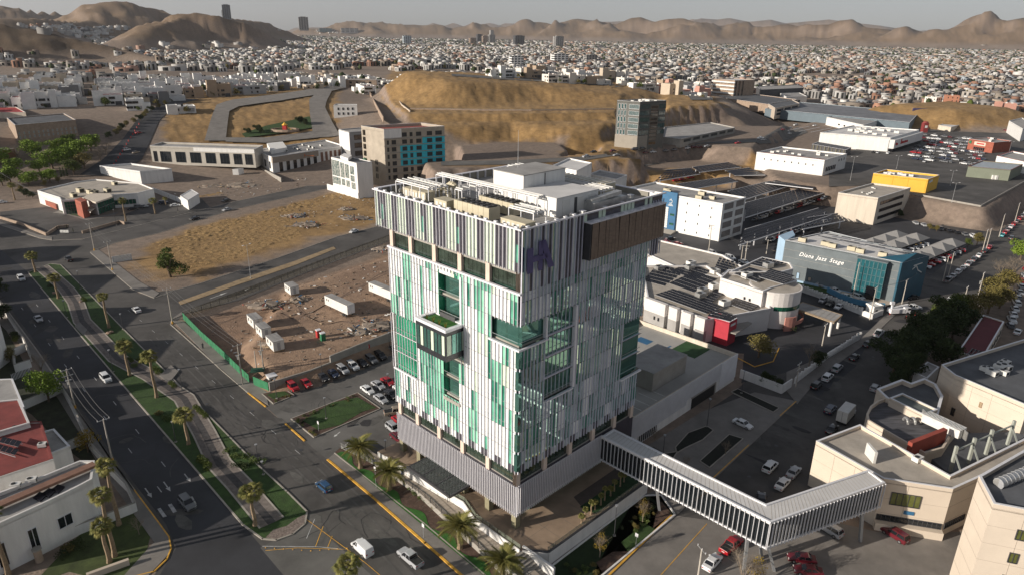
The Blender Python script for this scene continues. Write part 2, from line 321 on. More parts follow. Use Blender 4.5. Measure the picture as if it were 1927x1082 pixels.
def mass(name, v, f, m, vc=None, smooth=False, parent=None):
 me = bpy.data.meshes.new(name); nf, k = f.shape
 me.vertices.add(len(v)); me.vertices.foreach_set('co', np.asarray(v, np.float32).ravel()); me.loops.add(nf*k); me.loops.foreach_set('vertex_index', f.astype(np.int32).ravel())
 me.polygons.add(nf); me.polygons.foreach_set('loop_start', np.arange(0, nf*k, k, dtype=np.int32)); me.polygons.foreach_set('loop_total', np.full(nf, k, np.int32))
 if smooth: me.polygons.foreach_set('use_smooth', np.ones(nf, bool))
 me.update(calc_edges=True); me.materials.append(m)
 if vc is not None:
  ca = me.color_attributes.new('Col', 'FLOAT_COLOR', 'POINT'); ca.data.foreach_set('color', np.concatenate([vc, np.ones((len(vc), 1))], 1).astype(np.float32).ravel())
 o = bpy.data.objects.new(name, me); COL.objects.link(o)
 if parent: o.parent = parent
 return o
build_ground()
# air
def build_haze():
 m = bpy.data.materials.new('air'); m.use_nodes = True; N = m.node_tree.nodes; N.remove(N['Principled BSDF'])
 pv = N.new('ShaderNodeVolumePrincipled'); pv.inputs['Color'].default_value = (.86, .88, .95, 1); pv.inputs['Density'].default_value = 2.7e-5; pv.inputs['Anisotropy'].default_value = .2
 m.node_tree.links.new(pv.outputs[0], N['Material Output'].inputs['Volume'])
 MB().box(-26000, 26000, -300, 27500, -40, 1250).build('haze', m)['kind'] = 'stuff'
build_haze()
# ---------------- glass tower ----------------
TA = R(45.2); TC = (1.2, 95.7, 0.0)
def tl(x, y, z=0): return (TC[0]+x*cos(TA)-y*sin(TA), TC[1]+x*sin(TA)+y*cos(TA), z)
def tower():
 rnd = random.Random(3)
 t = thing('glass_office_tower', 'tall glass office tower with white and green vertical panels, fins and a wider top box', 'office tower', TC, TA)
 pw = mat('panel_white', (.74, .76, .75), .22, .05, .6, spec=.6); pgr = mat('panel_green', (.12, .38, .27), .16, .25, .5, spec=.7)
 pdg = mat('panel_deep_green', (.03, .19, .125), .08, .3, .5, spec=.8); ppl = mat('panel_pale', (.60, .70, .56), .2, .08, .6, spec=.6); pdk = mat('panel_dark', (.075, .07, .085), .15, .2, .6, spec=.7)
 pg2 = mat('panel_shade_grey', (.56, .63, .64), .06, .1, .5, met=.35, spec=1); pgl = mat('panel_reflective', (.52, .74, .66), .03, .2, .3, met=1, spec=1.0)  # grey panel repeats the white one with the right facade's shade in its colour
 fw = mat('fin_white', (.70, .69, .73), .35, .05, .5); fv = mat('fin_shade_lilac', (.60, .60, .69), .35, .05, .5); colm = mat('column_cream', (.62, .50, .42), .8, .08, .5)  # lilac fin is the white fin tinted for the shaded facade
 glassc = mat('curtain_green', (.012, .14, .08), .05, .5, .22, spec=.9, col2=(.035, .30, .17)); glt = mat('curtain_teal', (.10, .26, .22), .03, .5, .22, spec=1, met=.75, col2=(.2, .42, .36))
 PM = [pw, pgr, pdg, ppl, pdk, pg2, pgl, mat('panel_mint', (.25, .58, .42), .14, .15, .5, spec=.7)]
 Wd, Dp = 33.7, 33.2; FL = [11.5+3.8*i for i in range(9)]; TOPB = 43.4
 # core with slabs
 b = MB(); b.box(1.0, Wd-1.0, 1.0, Dp-1.0, 2.6, 46.8); b.build('core_wall', glt, t)
 for z in FL+[8.8, 2.7, 46.2]:
  MB().box(.45, Wd-.45, .45, Dp-.45, z-.18, z+.18).build('floor_slab', M['concrete'], t)
 # columns
 cxs = [.5, 7.2, 13.9, 20.5, 27.1, 32.7]
 cm = MB().box(-.45, .45, -.45, .45, -.02, 1).mesh('column', colm)
 dm = MB().box(-.55, .55, -.55, .55, -.02, 1).mesh('pillar', mat('pillar_olive', (.24, .22, .14), .8, .15, .6))
 for c in cxs:
  for (x, y) in ((.5, c), (c, .5)):
   if c == .5 and x == .5 and y == .5 and (x, y) != (.5, c): continue
   for z0, z1 in ((8.6, 11.6), (43.2, 46.8)):
    if z0 > 20 and y == .5 and c > .6: continue
    o = part('column', cm, t, (x, y, z0)); o.scale = (1, 1, z1-z0)
   if x == .5: o = part('pillar', dm, t, (x+.1, y+.1, 0)); o.scale = (1, 1, 2.8)
 # glazed bands behind columns: individual panes
 pane = MB().box(-.02, .02, -.47, .47, 0, 1).mesh('pane', mat('pane_band', (.03, .045, .035), .05, .6, .5, spec=.8)); n = 0
 for z0, z1 in ((8.9, 11.3), (43.6, 46.6)):
  for i in range(33):
   o = part('pane', pane, t, (.62, .75+i*1.0, z0)); o.scale = (1, 1, z1-z0)
  for i in range(33):
   o = part('pane', pane, t, (.75+i*1.0, .62, z0), (0, 0, pi/2)); o.scale = (1, 1, z1-z0)
 # facade panels
 G = .83; pmesh = {}
 def pm(mi, h):
  k = (mi, round(h, 2))
  if k not in pmesh: pmesh[k] = MB().box(0, .07, .03, G-.03, .03, h-.03).mesh('facade_panel', PM[mi])
  return pmesh[k]
 cnt = [0]; rest = {}
 def panel(face, s, z0, z1, mi):
  cnt[0] += 1
  if face == 0: loc, rot = (-.07, s, z0), 0
  else: loc, rot = (s+G, -.07, z0), pi/2
  if cnt[0] <= 290: part('facade_panel', pm(mi, z1-z0), t, loc, (rnd.uniform(-.006, .006) if face else 0, 0, rot+rnd.uniform(-.007, .007)))
  else:
   m = rest.setdefault(mi, MB())
   if face == 0: m.box(-.07, 0, s+.03, s+G-.03, z0+.03, z1-.03)
   else: m.box(s+.03, s+G-.03, -.07, 0, z0+.03, z1-.03)
 rows = list(zip(FL, FL[1:]))+[(41.9, TOPB)]
 def hole_l(s, z):   # left facade voids
  return (13.6 < s < 19.2 and 34.2 < z < 42.4) or (s < 6.2 and 34 < z < 38) or (13 < s < 21.2 and 28 < z < 34) or (14 < s < 18.5 and 19 < z < 28) or (s > 26.3 and 18.9 < z < 30.4)
 def hole_r(s, z):
  return (s < 6.2 and 34 < z < 38) or (6.3 < s < 13.2 and 22.8 < z < 38) or (s > 27.3 and 19 < z < 30.4)
 nl = 40
 for face, hole in ((1, hole_r), (0, hole_l)):
  gr = [rnd.random() < .45 for _ in range(40)]
  for ri, (z0, z1) in enumerate(rows):
   i = 0
   while i < 40:
    run = rnd.choice((1, 1, 2, 2, 3))
    if rnd.random() < .4:
     g = rnd.random() < .46
     for k in range(i, min(40, i+run)): gr[k] = g
    i += run
   for i in range(40):
    s = .2+i*G; gg = gr[i]
    if hole(s+.4, (z0+z1)/2): continue
    if face == 0: mi = rnd.choice((1, 1, 2, 7)) if gg else (0 if rnd.random() < .93 else 3)
    else: mi = rnd.choice((6, 6, 6, 2)) if gg else rnd.choice((6, 5, 5, 6, 0))
    if z0 < 12: panel(face, s, z0+1.2, z1, mi); panel(face, s, z0-.2, z0+1.2, 4 if (i//2) % 2 == 0 else (0 if face == 0 else 5))
    else: panel(face, s, z0, z1, mi)
 # top box panels
 tb0, tb1, Lx, Ly = 46.7, 53.2, 37.0, 37.0
 MB().box(.12, Lx-.2, .12, Ly-.2, 46.5, 51.95).build('top_box', mat('top_box_wall', (.3, .3, .32), .6, .1, .3), t)
 pat = 'DPPDDDPPPDDPPPDDDPPPDDDDPPDDPPDDDPPPDDPPDDDPP'
 for i in range(44):
  c = pat[i % len(pat)]; mi = 3 if c == 'P' else 4
  if c == 'D' and i in (0, 16, 17, 27, 41): panel(0, i*G+.1, tb0+1.4, tb0+4.2, 1); panel(0, i*G+.1, tb0+4.2, tb1, 4)
  else: panel(0, i*G+.1, tb0+1.4, tb1, mi)
  panel(0, i*G+.1, tb0, tb0+1.4, 4 if mi == 4 else 3) if rnd.random() < .8 else panel(0, i*G+.1, tb0, tb0+1.4, 3)
 for i in range(44):
  s = i*G+.1
  if s < 33.4:
   zt = 45.6 if 14.2 < s < 36 else tb1
   panel(1, s, 43.4, zt, rnd.choice((4, 4, 6, 5)) if zt > 50 else rnd.choice((5, 6, 5)))
  else: panel(1, s, 41.9 if s < 37 else 46.7, 52.0, rnd.choice((5, 4)))
 for mi, m in rest.items(): tag(m.build('facade_panels', PM[mi], t), kind='stuff')
 # vertical fins
 fins = {}
 def fin(face, s, z0, z1, d=.2, m=None):
  k = (round(z1-z0, 1), d, face)
  if k not in fins: fins[k] = MB().box(-d, 0, -.035, .035, 0, z1-z0).mesh('fin', m or (fw if face == 0 else fv))
  if face == 0: part('fin', fins[k], t, (-.08, s, z0))
  else: part('fin', fins[k], t, (s, -.08, z0), (0, 0, pi/2))
 for i in range(41):
  s = .2+i*G; segs = [(11.3, TOPB)]
  for a, z0, z1 in (((13.5, 19.3), 34.3, 42.6), ((0, 6), 34.3, 38), ((13, 21.2), 28.4, 34.3), ((14, 18.5), 19, 28.4), ((26.3, 34), 19, 30.4)):
   if a[0] < s < a[1]:
    ns = []
    for u0, u1 in segs:
     if u0 < z0: ns.append((u0, min(u1, z0)))
     if u1 > z1: ns.append((max(u0, z1), u1))
    segs = [q for q in ns if q[1]-q[0] > .5]
  for u0, u1 in segs: fin(0, s, u0, u1)
  if s > 26.3:
   for k in range(1): fin(0, s+.4, 19, 30.3, .12)
 for i in range(45): fin(0, .1+i*G, tb0-.1, tb1+.05, .3)
 for i in range(46):
  s = .1+i*G*.985
  if s > 33.6: fin(1, s, 41.9 if s < 37.2 else 46.7, 52.3); continue
  top = 45.7 if 14.0 < s < 36 else tb1+.1; segs = [(11.3, top)]
  for a, z0, z1 in (((0, 6.3), 34.3, 38), ((6.3, 13.2), 22.8, 38), ((27.3, 34), 19, 30.4)):
   if a[0] < s < a[1]: segs = [q for u0, u1 in segs for q in ((u0, z0), (z1, u1))]
  for u0, u1 in segs: fin(1, s, u0, u1)
 for z in FL[1:]:
  for dz in (0, .95): MB().box(-.1, -.02, .2, 33.3, z+dz-.03, z+dz+.03).box(.2, 33.5, -.1, -.02, z+dz-.03, z+dz+.03).build('floor_joint', M['metal_grey'] if dz else M['dark_wall'], t)
 # skirt louvers
 lv = MB().box(-.16, .08, -.045, .045, 0, 6.1).mesh('louver', mat('louver_white', (.70, .69, .72), .4, .05, .5))
 MB().box(-.02, .1, -.1, 33.8, 3.0, 3.15).box(-.02, .1, -.1, 33.8, 8.5, 8.65).box(-.1, 23.2, -.02, .1, 3.0, 3.15).box(-.1, 23.2, -.02, .1, 8.5, 8.65).build('louver_rail', fw, t)
 for i in range(75): part('louver', lv, t, (-.1, i*.45, 2.75))
 for i in range(52): part('louver', lv, t, (i*.45, -.1, 2.75), (0, 0, pi/2))
 MB().box(.3, 33.6, .3, 33.4, 2.75, 8.8).build('mezzanine_wall', mat('mezz', (.05, .045, .06), .5, .2, .5), t)
 MB().box(5.5, 33, 2.2, 30, 0, 2.75).build('lobby_wall', glt, t)
 lp = MB().box(-.03, .03, -.06, .06, 0, 2.7).mesh('mullion', mat('mull', (.45, .55, .42), .4, .1, 1))
 for i in range(22): part('mullion', lp, t, (5.6+i*1.2, 2.12, 0), (0, 0, pi/2))
 for i in range(12): part('mullion', lp, t, (5.42, 2.4+i*2.2, 0))
 # trims
 for x0, x1, y0, y1, z0, z1 in ((-.5, 0, -.5, 33.4, 43.3, 43.6), (-.5, .1, -.5, 6.5, 34.0, 34.3), (0, 6.3, -.5, 0, 34.0, 34.3), (-.45, 37.2, -.42, -.1, 53.2, 53.42), (-.42, -.1, -.42, 37.3, 53.2, 53.42), (0, .5, 33.2, 33.5, 11.3, 43.5), (27.3, 33.9, -.5, 0, 18.7, 19.0), (-.4, 0, 26.3, 33.4, 18.8, 19.1), (6.3, 13.3, -.4, 0, 22.5, 22.75), (13.2, 13.7, -.3, .4, 22.8, 38), (5.9, 6.3, -.3, .4, 34.2, 38), (-.3, .3, 13.2, 13.6, 34.3, 42.6)):
  MB().box(x0, x1, y0, y1, z0, z1).build('white_trim', fw, t)
 # glass in the voids
 for x0, x1, y0, y1, z0, z1, m in ((2.8, 3, 13.6, 19.2, 34.4, 42.5, glassc), (.3, 3, 13.5, 13.65, 34.4, 42.5, glassc), (-.2, 2.8, 19.1, 19.25, 34.4, 42.5, glassc), (.6, .7, 0, 6.2, 34.4, 38, glt), (.6, 6.2, .6, .7, 34.4, 38, glt), (2.2, 2.4, 14, 18.5, 18.8, 28.4, glassc), (.2, 2.4, 18.4, 18.5, 18.8, 28.4, glassc), (.25, .35, 26.3, 32.9, 18.9, 30.4, glassc), (6.3, 13.2, .5, .6, 22.8, 38, glt), (27.3, 33.2, .4, .5, 19, 30.4, glt)):
  MB().box(x0, x1, y0, y1, z0, z1).build('curtain_glass', m, t)
 for z in (22.7, 26.5): MB().box(.1, .3, 26.3, 33, z-.14, z+.14).build('white_trim', fw, t)
 for z in (26.7, 30.5, 34.3): MB().box(6.3, 13.2, .2, .5, z-.12, z+.12).build('white_trim', fv, t)
 for z in (22.8, 26.6): MB().box(27.3, 33.4, .15, .4, z-.12, z+.12).build('white_trim', fv, t)
 for i in range(7): MB().box(6.4+i, 6.46+i, .38, .5, 22.8, 38).build('mullion', fv, t)
 for i in range(7): MB().box(2.72, 2.8, 13.7+i*.8, 13.76+i*.8, 34.4, 42.4).build('mullion', pgr, t)
 MB().box(.35, .5, 32.75, 33.2, 11.5, 43.4).build('column', colm, t)
 # corner glass fins below the recess
 for i in range(6): MB().box(-.35, .35, -.35, .35, 12+i*3.8, 15.2+i*3.8).build('corner_glass', glt, t)
 # balcony box
 bb = MB().box(-3.9, .6, 13, 21, 28.6, 34.1).build('balcony_box', mat('bal_dark', (.035, .037, .042), .25, .2, .5, spec=.6), t)
 MB().ring([(-4, 12.9), (.6, 12.9), (.6, 21.1), (-4, 21.1)], .75, 33.9, 34.4).build('parapet', fw, t)
 MB().flat([(-3.3, 13.6), (.5, 13.6), (2.7, 19), (.5, 20.4), (-3.3, 20.4)], 34.14).build('balcony_turf', M['turf'], t)
 MB().box(-.2, .5, 15, 19, 34.1, 34.95).build('planter', M['dark_wall'], t)
 for i in range(8): MB().box(-3.97, -3.9, 13.3+i*.95, 13.95+i*.95, 29.7, 33.2).build('balcony_pane', glt if i % 3 else ppl, t)
 for i in range(4): MB().box(-3.7+i*1.1, -2.8+i*1.1, 12.93, 13, 29.7, 33.2).build('balcony_pane', glt if i % 3 else ppl, t)
 yel = M['leaf_yellow']
 for x, y in ((-2.9, 14.2), (-2.9, 15.8), (-2.9, 17.4), (-2.6, 19.5), (.2, 15.6), (.2, 17), (.2, 18.4)):
  m = MB()
  for k in range(9): a = k*.7; m.tube((x, y, 34.15), (x+.3*cos(a), y+.3*sin(a), 35.1+.1*(k % 3)), .05, .01, 3)
  m.build('grass_tuft', yel, t)
 MB().box(-.3, 2.2, 14, 18.4, 18.2, 18.8).build('planter', M['concrete'], t)
 # black glass box on the right facade
 MB().box(14.4, 35.7, -1.5, -.1, 45.7, 51.8).build('black_box', M['metal_dark'], t)
 pn = MB().box(.02, .88, -.05, 0, 0, 6.0).mesh('mirror_pane', M['mirror_brown'])
 for i in range(23): part('mirror_pane', pn, t, (14.65+i*.91, -1.52, 45.75), (rnd.uniform(-.012, .012), 0, rnd.uniform(-.006, .006)))
 MB().box(14.3, 35.8, -1.6, -.1, 51.8, 51.95).build('white_trim', fw, t)
 for i in range(8): MB().box(16+i*2.5, 16.7+i*2.5, -1.4, -.8, 51.95, 52.15).build('flashing', fw, t)
 MB().box(13.5, 36.5, -.08, .12, 51.9, 53.2).build('parapet_wall', pdk, t)
 for s in (14.2, 18, 19, 24, 25, 26, 27, 31, 32.4): MB().box(s, s+.75, -.16, -.08, 51.95, 53.1).build('parapet_panel', ppl, t)
 MB().box(-.2, 6, 36.6, 37.2, 46.5, 46.8).build('soffit', M['dark_wall'], t)
 # emblem
 em = mat('emblem_purple', (.08, .07, .19), .35, .1, 1); m = MB()
 for q in (((.9, 46.4), (2.1, 46.4), (2.1, 50.3), (.9, 50.3)), ((3.3, 48.6), (4.2, 48.6), (4.2, 51), (3.3, 51)), ((3.3, 46.4), (4.2, 46.4), (4.2, 48.1), (3.3, 48.1)), ((3.6, 51.0), (4.8, 51), (6.9, 46.4), (5.6, 46.4)), ((2.1, 48.0), (5.4, 48.0), (5.0, 48.9), (2.1, 48.9))):
  vs = [(x, -.62, z) for x, z in q]+[(x, -.5, z) for x, z in q]
  m.add(vs, [(0, 1, 2, 3), (7, 6, 5, 4), (0, 4, 5, 1), (1, 5, 6, 2), (2, 6, 7, 3), (3, 7, 4, 0)])
 m.build('emblem', em, t)
 # roof
 MB().box(.3, 36.8, .3, 36.8, 51.95, 52.0).build('roof', M['roof_grey'], t)
 m = MB().box(-.05, 37.1, 36.6, 37.0, 46.6, 53.4).box(36.5, 36.95, 3, 36.6, 46.6, 53.0).box(-.05, .1, 0, 37, 52, 53.2).box(0, 13.6, -.03, .12, 52, 53.2); m.build('parapet_wall', mat('parapet_taupe', (.25, .235, .2), .8, .1, .5), t)
 for i in range(17): MB().box(.8+i*2.15, .95+i*2.15, 36.2, 36.6, 52, 53.5).build('parapet_post', fw, t)
 MB().box(-.1, 37.1, 36.4, 37.1, 53.4, 53.55).box(36.4, 37.1, 2, 36.4, 53.0, 53.15).build('parapet_cap', fw, t)
 tag(t)
 return t
tower_o = tower()
def roof_things():
 rnd = random.Random(5); rz = 52.0
 def lt(name, label, cat, x, y, z=rz, g=None): return thing(name, label, cat, tl(x, y, z), TA, g)
 cw = M['hvac_white']
 p = lt('penthouse', 'large plain white box standing highest on the tower roof', 'rooftop structure', 19.5, 17)
 MB().box(-5.4, 5.4, -3.7, 3.7, 0, 5.3).build('wall', M['stucco_white'], p); MB().box(-5.5, 5.5, -3.8, 3.8, 5.3, 5.45).build('roof', M['roof_grey'], p)
 MB().box(-.1, .1, -3.76, -3.7, .3, 5.2).build('downpipe', M['metal_dark'], p); MB().tube((-1, 2, 5.4), (-1, 2, 12), .05, .02, 5).build('mast', M['metal_grey'], p)
 p = lt('machine_room', 'lower white machine room with tall doors in front of the rooftop box', 'rooftop structure', 18, 8.6)
 MB().box(-5.4, 5.4, -4.2, 4.2, 0, 3.1).build('wall', M['stucco_white'], p); MB().box(-5.5, 5.5, -4.3, 4.3, 3.1, 3.25).build('roof', M['roof_white'], p)
 for x in (-3, .8, 3.6): MB().box(x-.9, x+.9, -4.27, -4.2, .1, 2.6).build('door', cw, p)
 MB().box(-.9, -.3, -4.3, -4.2, .1, 2.7).build('vent_slot', M['dark_wall'], p)
 def chiller(x, y, L, w, label, rzz=0):
  c = thing('chiller', label, 'rooftop chiller', tl(x, y, rz), TA+rzz, 'chillers on the tower roof')
  MB().box(-L/2, L/2, -w/2, w/2, .25, 2.3).build('body', M['hvac_beige'], c); MB().box(-L/2+.1, L/2-.1, -w/2+.1, w/2-.1, 0, .25).build('base', M['metal_dark'], c)
  MB().box(L/2, L/2+.03, -w/2+.4, w/2-.4, .5, 2.1).build('grille', M['fan_dark'], c)
  fm = MB().tube((0, 0, 0), (0, 0, .25), .55, .5, 10).mesh('fan', M['fan_dark'])
  for i in range(int(L/1.25)):
   for s in (-1, 1): part('fan', fm, c, (-L/2+.7+i*1.25, s*w/4, 2.3))
  for i in range(int(L/1.25)): MB().box(-L/2+1.25+i*1.25, -L/2+1.3+i*1.25, -w/2-.03, w/2+.03, .3, 2.33).build('panel_rib', M['hvac_beige'], c)
 chiller(3.6, 13.6, 8.4, 2.4, 'long beige rooftop chiller with ten dark fans nearest the front parapet', pi/2); chiller(8.6, 13.2, 8.2, 2.2, 'beige rooftop chiller behind the front one, beside the pipe racks', pi/2)
 for x, y, L, w, h, lb in ((2.6, 20.2, 3.2, 2.2, 1.9, 'small tan rooftop air handler left of the front chiller'), (2.6, 3.2, 5.2, 2.2, 1.7, 'cream air handler with a row of hatches at the front roof corner'), (4.2, 29.5, 6.5, 2.2, 1.8, 'cream air handler under the pipe frame near the left roof corner')):
  c = thing('air_handler', lb, 'air handler', tl(x, y, rz), TA+pi/2, 'air handlers on the tower roof')
  MB().box(-L/2, L/2, -w/2, w/2, .2, h).build('body', M['hvac_beige'], c); MB().box(-L/2-.05, L/2+.05, -w/2-.05, w/2+.05, h, h+.08).build('lid', M['hvac_beige'], c); MB().box(-L/2+.1, L/2-.1, -w/2+.1, w/2-.1, 0, .2).build('base', M['metal_dark'], c)
  for i in range(int(L)): MB().box(-L/2+.2+i, -L/2+.8+i, w/2, w/2+.04, .5, h-.3).build('hatch', cw, c)
 c = lt('air_handler_bank', 'long ribbed cream air handler bank along the far roof edge', 'air handler', 31, 14)
 MB().box(-1.4, 1.4, -6.5, 7.5, 0, 2.6).build('body', M['hvac_beige'], c)
 for i in range(14): MB().box(-1.5, 1.5, -6.4+i, -6.25+i, 0, 2.75).build('rib', cw, c)
 c = lt('exhaust_duct', 'silver sloping exhaust duct beside the black glass box on the roof', 'duct', 24.5, 3.2)
 MB().box(-5, 4, -1.1, 1.1, .4, 1.7).build('casing', M['galvanised'], c); MB().bar((-5, 0, 1.9), (3.2, 0, 2.3), 1.2, .6).build('top_duct', M['galvanised'], c)
 for i in range(6): MB().box(-4.9+i*1.6, -4.8+i*1.6, -1.2, 1.2, 0, .4).build('support', M['metal_grey'], c)
 for k, (x, y) in enumerate(((7.5, 26.5), (10, 27.3))):
  c = lt('round_duct', ('curved round duct bend on the left roof half', 'second curved duct bend, just behind its twin on the left roof half')[k], 'duct', x, y, g='curved duct bends on the tower roof')
  m = MB(); pr = None
  for i in range(9):
   a = pi*i/8; q = (0, -1.3*cos(a), 1.0+1.3*sin(a))
   if pr: m.tube(pr, q, .55, .55, 8)
   pr = q
  m.tube((0, -1.3, 0), (0, -1.3, 1.0), .55, .55, 8).tube((0, 1.3, 0), (0, 1.3, 1.0), .55, .55, 8); m.build('bend', M['hvac_beige'], c)
 # pipe racks
 def rack(x0, x1, y0, y1, h, label, pipes=4, along='y'):
  c = lt('pipe_rack', label, 'pipe rack', (x0+x1)/2, (y0+y1)/2, g='white pipe racks on the tower roof'); w = (x1-x0)/2; d = (y1-y0)/2
  for sx in (-1, 1):
   nn = max(2, int(d*2/2.2))
   for i in range(nn+1): MB().box(sx*w-.06, sx*w+.06, -d+i*2*d/nn-.06, -d+i*2*d/nn+.06, 0, h).build('post', M['metal_white'], c)
   MB().box(sx*w-.08, sx*w+.08, -d, d, h, h+.16).build('beam', M['metal_white'], c)
  for i in range(int(d*2/1.1)): MB().box(-w, w, -d+i*1.1, -d+i*1.1+.1, h-.02, h+.1).build('crossbar', M['metal_white'], c)
  for i in range(pipes): MB().tube((-w+.3+i*(2*w-.6)/max(1, pipes-1), -d, h+.3), (-w+.3+i*(2*w-.6)/max(1, pipes-1), d, h+.3), .14, .14, 6).build('pipe', M['galvanised'] if i % 2 else M['hvac_white'], c)
 rack(2.2, 6.4, 24.2, 33.5, 2.9, 'white steel pipe frame above the handlers at the left roof corner')
 rack(6.6, 11.6, 20.6, 22.4, 2.6, 'white steel pipe frame crossing the middle of the roof'); rack(11, 12.6, 7, 33, 3.0, 'long white pipe rack running beside the machine room', 3)
 rack(5.2, 8, 2.4, 7.8, 2.3, 'short white pipe frame behind the front corner handler', 3); rack(25, 28.6, 5, 30, 2.4, 'long white pipe rack on the far side of the rooftop box', 4)
 rack(29.6, 33.4, 24, 33, 2.3, 'white pipe rack at the far corner of the tower roof', 4)
 for k, (x, y, lb) in enumerate(((3.3, 33.6, 'rack'), (1.2, .8, 'corner'), (12.3, .9, 'centre'))):
  c = lt('satellite_dish', ('silver dish at the left end of the tower roof', 'silver dish at the front corner of the tower roof', 'silver dish on the right parapet of the tower roof')[k], 'dish', x, y)
  MB().tube((0, 0, 0), (0, 0, .9), .05, .05, 5).build('stand', M['metal_grey'], c); MB().ell((0, 0, 1.1), (.55, .25, .55), 10, 4).build('reflector', M['galvanised'], c)
 for i in range(14):
  x, y = rnd.uniform(1.5, 35), rnd.uniform(22, 35) if i % 2 else rnd.uniform(1.5, 6)
  c = lt('roof_vent', 'small white vent box standing on the tower roof', 'vent', x, y, g='small vents on the tower roof')
  MB().box(-.35, .35, -.35, .35, 0, .7).build('base', cw, c); MB().box(-.45, .45, -.45, .45, .7, .82).build('cap', M['metal_white'], c)
 n = 0
 for i in range(17):
  c = lt('parapet_light', 'small white floodlight on the tower parapet', 'light', .1, 1+i*2.2, 53.42, g='floodlights along the tower parapet'); MB().box(-.2, .2, -.3, .3, 0, .16).build('head', M['metal_white'], c)
 for i in range(6):
  c = lt('parapet_light', 'small white floodlight on the tower parapet', 'light', 1.5+i*2.1, .1, 53.42, g='floodlights along the tower parapet'); MB().box(-.3, .3, -.2, .2, 0, .16).build('head', M['metal_white'], c)
roof_things()
# ---------------- streets, pavements, gardens ----------------
def T2(x, y): return tl(x, y)[:2]
def sheet(name, pts, m, z=GZ, px=True, up=0.0):
 P = ats(pts, z) if px else pts
 b = MB(); b.flat(P, z+up) if up < .03 else b.prism(P, z-.05, z+up, bot=False)
 return tag(b.build(name, m), kind='structure')
def strip(name, pts, w, m, h=.12, z=GZ, px=True, base=None, closed=False, kind='structure'):
 P = [Vector(q) for q in (ats(pts, z) if px else pts)]; b = MB()
 if closed: P.append(P[0])
 for p, q in zip(P, P[1:]):
  d = (q-p)
  if d.length < .01: continue
  d.normalize(); b.bar((p.x-d.x*w*.4, p.y-d.y*w*.4, z+h/2), (q.x+d.x*w*.4, q.y+d.y*w*.4, z+h/2), w, h)
 o = b.build(name, m)
 if kind: tag(o, kind=kind)
 return o
# asphalt
sheet('avenue_road', [(-700, 300), (-100, 395), (0, 424), (75, 450), (170, 476), (270, 559), (321, 608), (467, 739), (617, 865), (800, 1022), (870, 1082), (1010, 1230), (300, 1300), (290, 1082), (322, 1030), (300, 985), (253, 922), (212, 869), (143, 767), (72, 662), (0, 565), (-130, 400), (-700, 380)], M['asphalt'], up=.004)
sheet('carriageway', [(-60, 420), (53, 513), (139, 616), (244, 739), (457, 987), (520, 1060), (640, 1200), (300, 1250), (300, 1082), (332, 1030), (312, 985), (263, 922), (222, 869), (152, 767), (81, 662), (8, 565), (-120, 405)], M['asphalt_dark'], up=.01)  # shade over this half painted in as a darker, bluer asphalt
sheet('junction_pave', [(505, 1022), (578, 975), (700, 1082), (760, 1160), (600, 1160), (490, 1030)], M['asphalt_grey'], up=.015)
sheet('cross_road', [(-60, 412), (75, 449), (155, 451), (248, 428), (443, 380), (626, 340), (700, 322), (735, 318), (735, 332), (615, 356), (435, 396), (297, 440), (215, 458), (170, 478)], M['asphalt'], up=.018)
sheet('side_road', [(262, 553), (330, 545), (376, 533), (520, 486), (635, 446), (745, 418), (745, 449), (600, 504), (452, 565), (345, 592), (325, 612)], M['asphalt'], up=.018)
sheet('side_road_median', [(336, 568), (450, 527), (552, 493), (628, 465), (632, 469), (555, 500), (452, 535), (340, 574)], mat('gravel_strip', (.30, .22, .13), .95, .3, .6), up=.12)
sheet('parking_lot', [(500, 765), (508, 737), (623, 697), (751, 645), (900, 640), (900, 800), (745, 905), (680, 875), (640, 850), (617, 865), (573, 829)], M['asphalt_grey'], up=.022)
sheet('car_park_road', [(1195, 860), (1380, 740), (1420, 700), (1500, 640), (1660, 575), (1600, 520), (1760, 430), (1960, 330), (2300, 120), (2300, 300), (1960, 470), (1770, 640), (1640, 800), (1560, 850), (1540, 1000), (1800, 1010), (1900, 1300), (1100, 1300), (1145, 1082), (1263, 968)], M['asphalt'], up=.004)
sheet('hospital_forecourt', [(1145, 1082), (1263, 968), (1380, 985), (1480, 960), (1650, 1000), (1900, 1000), (1950, 1300), (1080, 1300)], M['concrete_pave'], up=.012)
sheet('clinic_car_park', [(1215, 625), (1330, 660), (1400, 665), (1395, 720), (1480, 700), (1540, 745), (1610, 690), (1660, 590), (1620, 560), (1510, 500), (1450, 470), (1240, 420), (1215, 480)], M['asphalt_dark'], up=.01)
sheet('solar_car_park', [(1130, 330), (1250, 318), (1480, 345), (1640, 400), (1830, 440), (1900, 400), (1750, 520), (1560, 500), (1450, 470), (1240, 430), (1230, 400)], M['asphalt_dark'], up=.006)
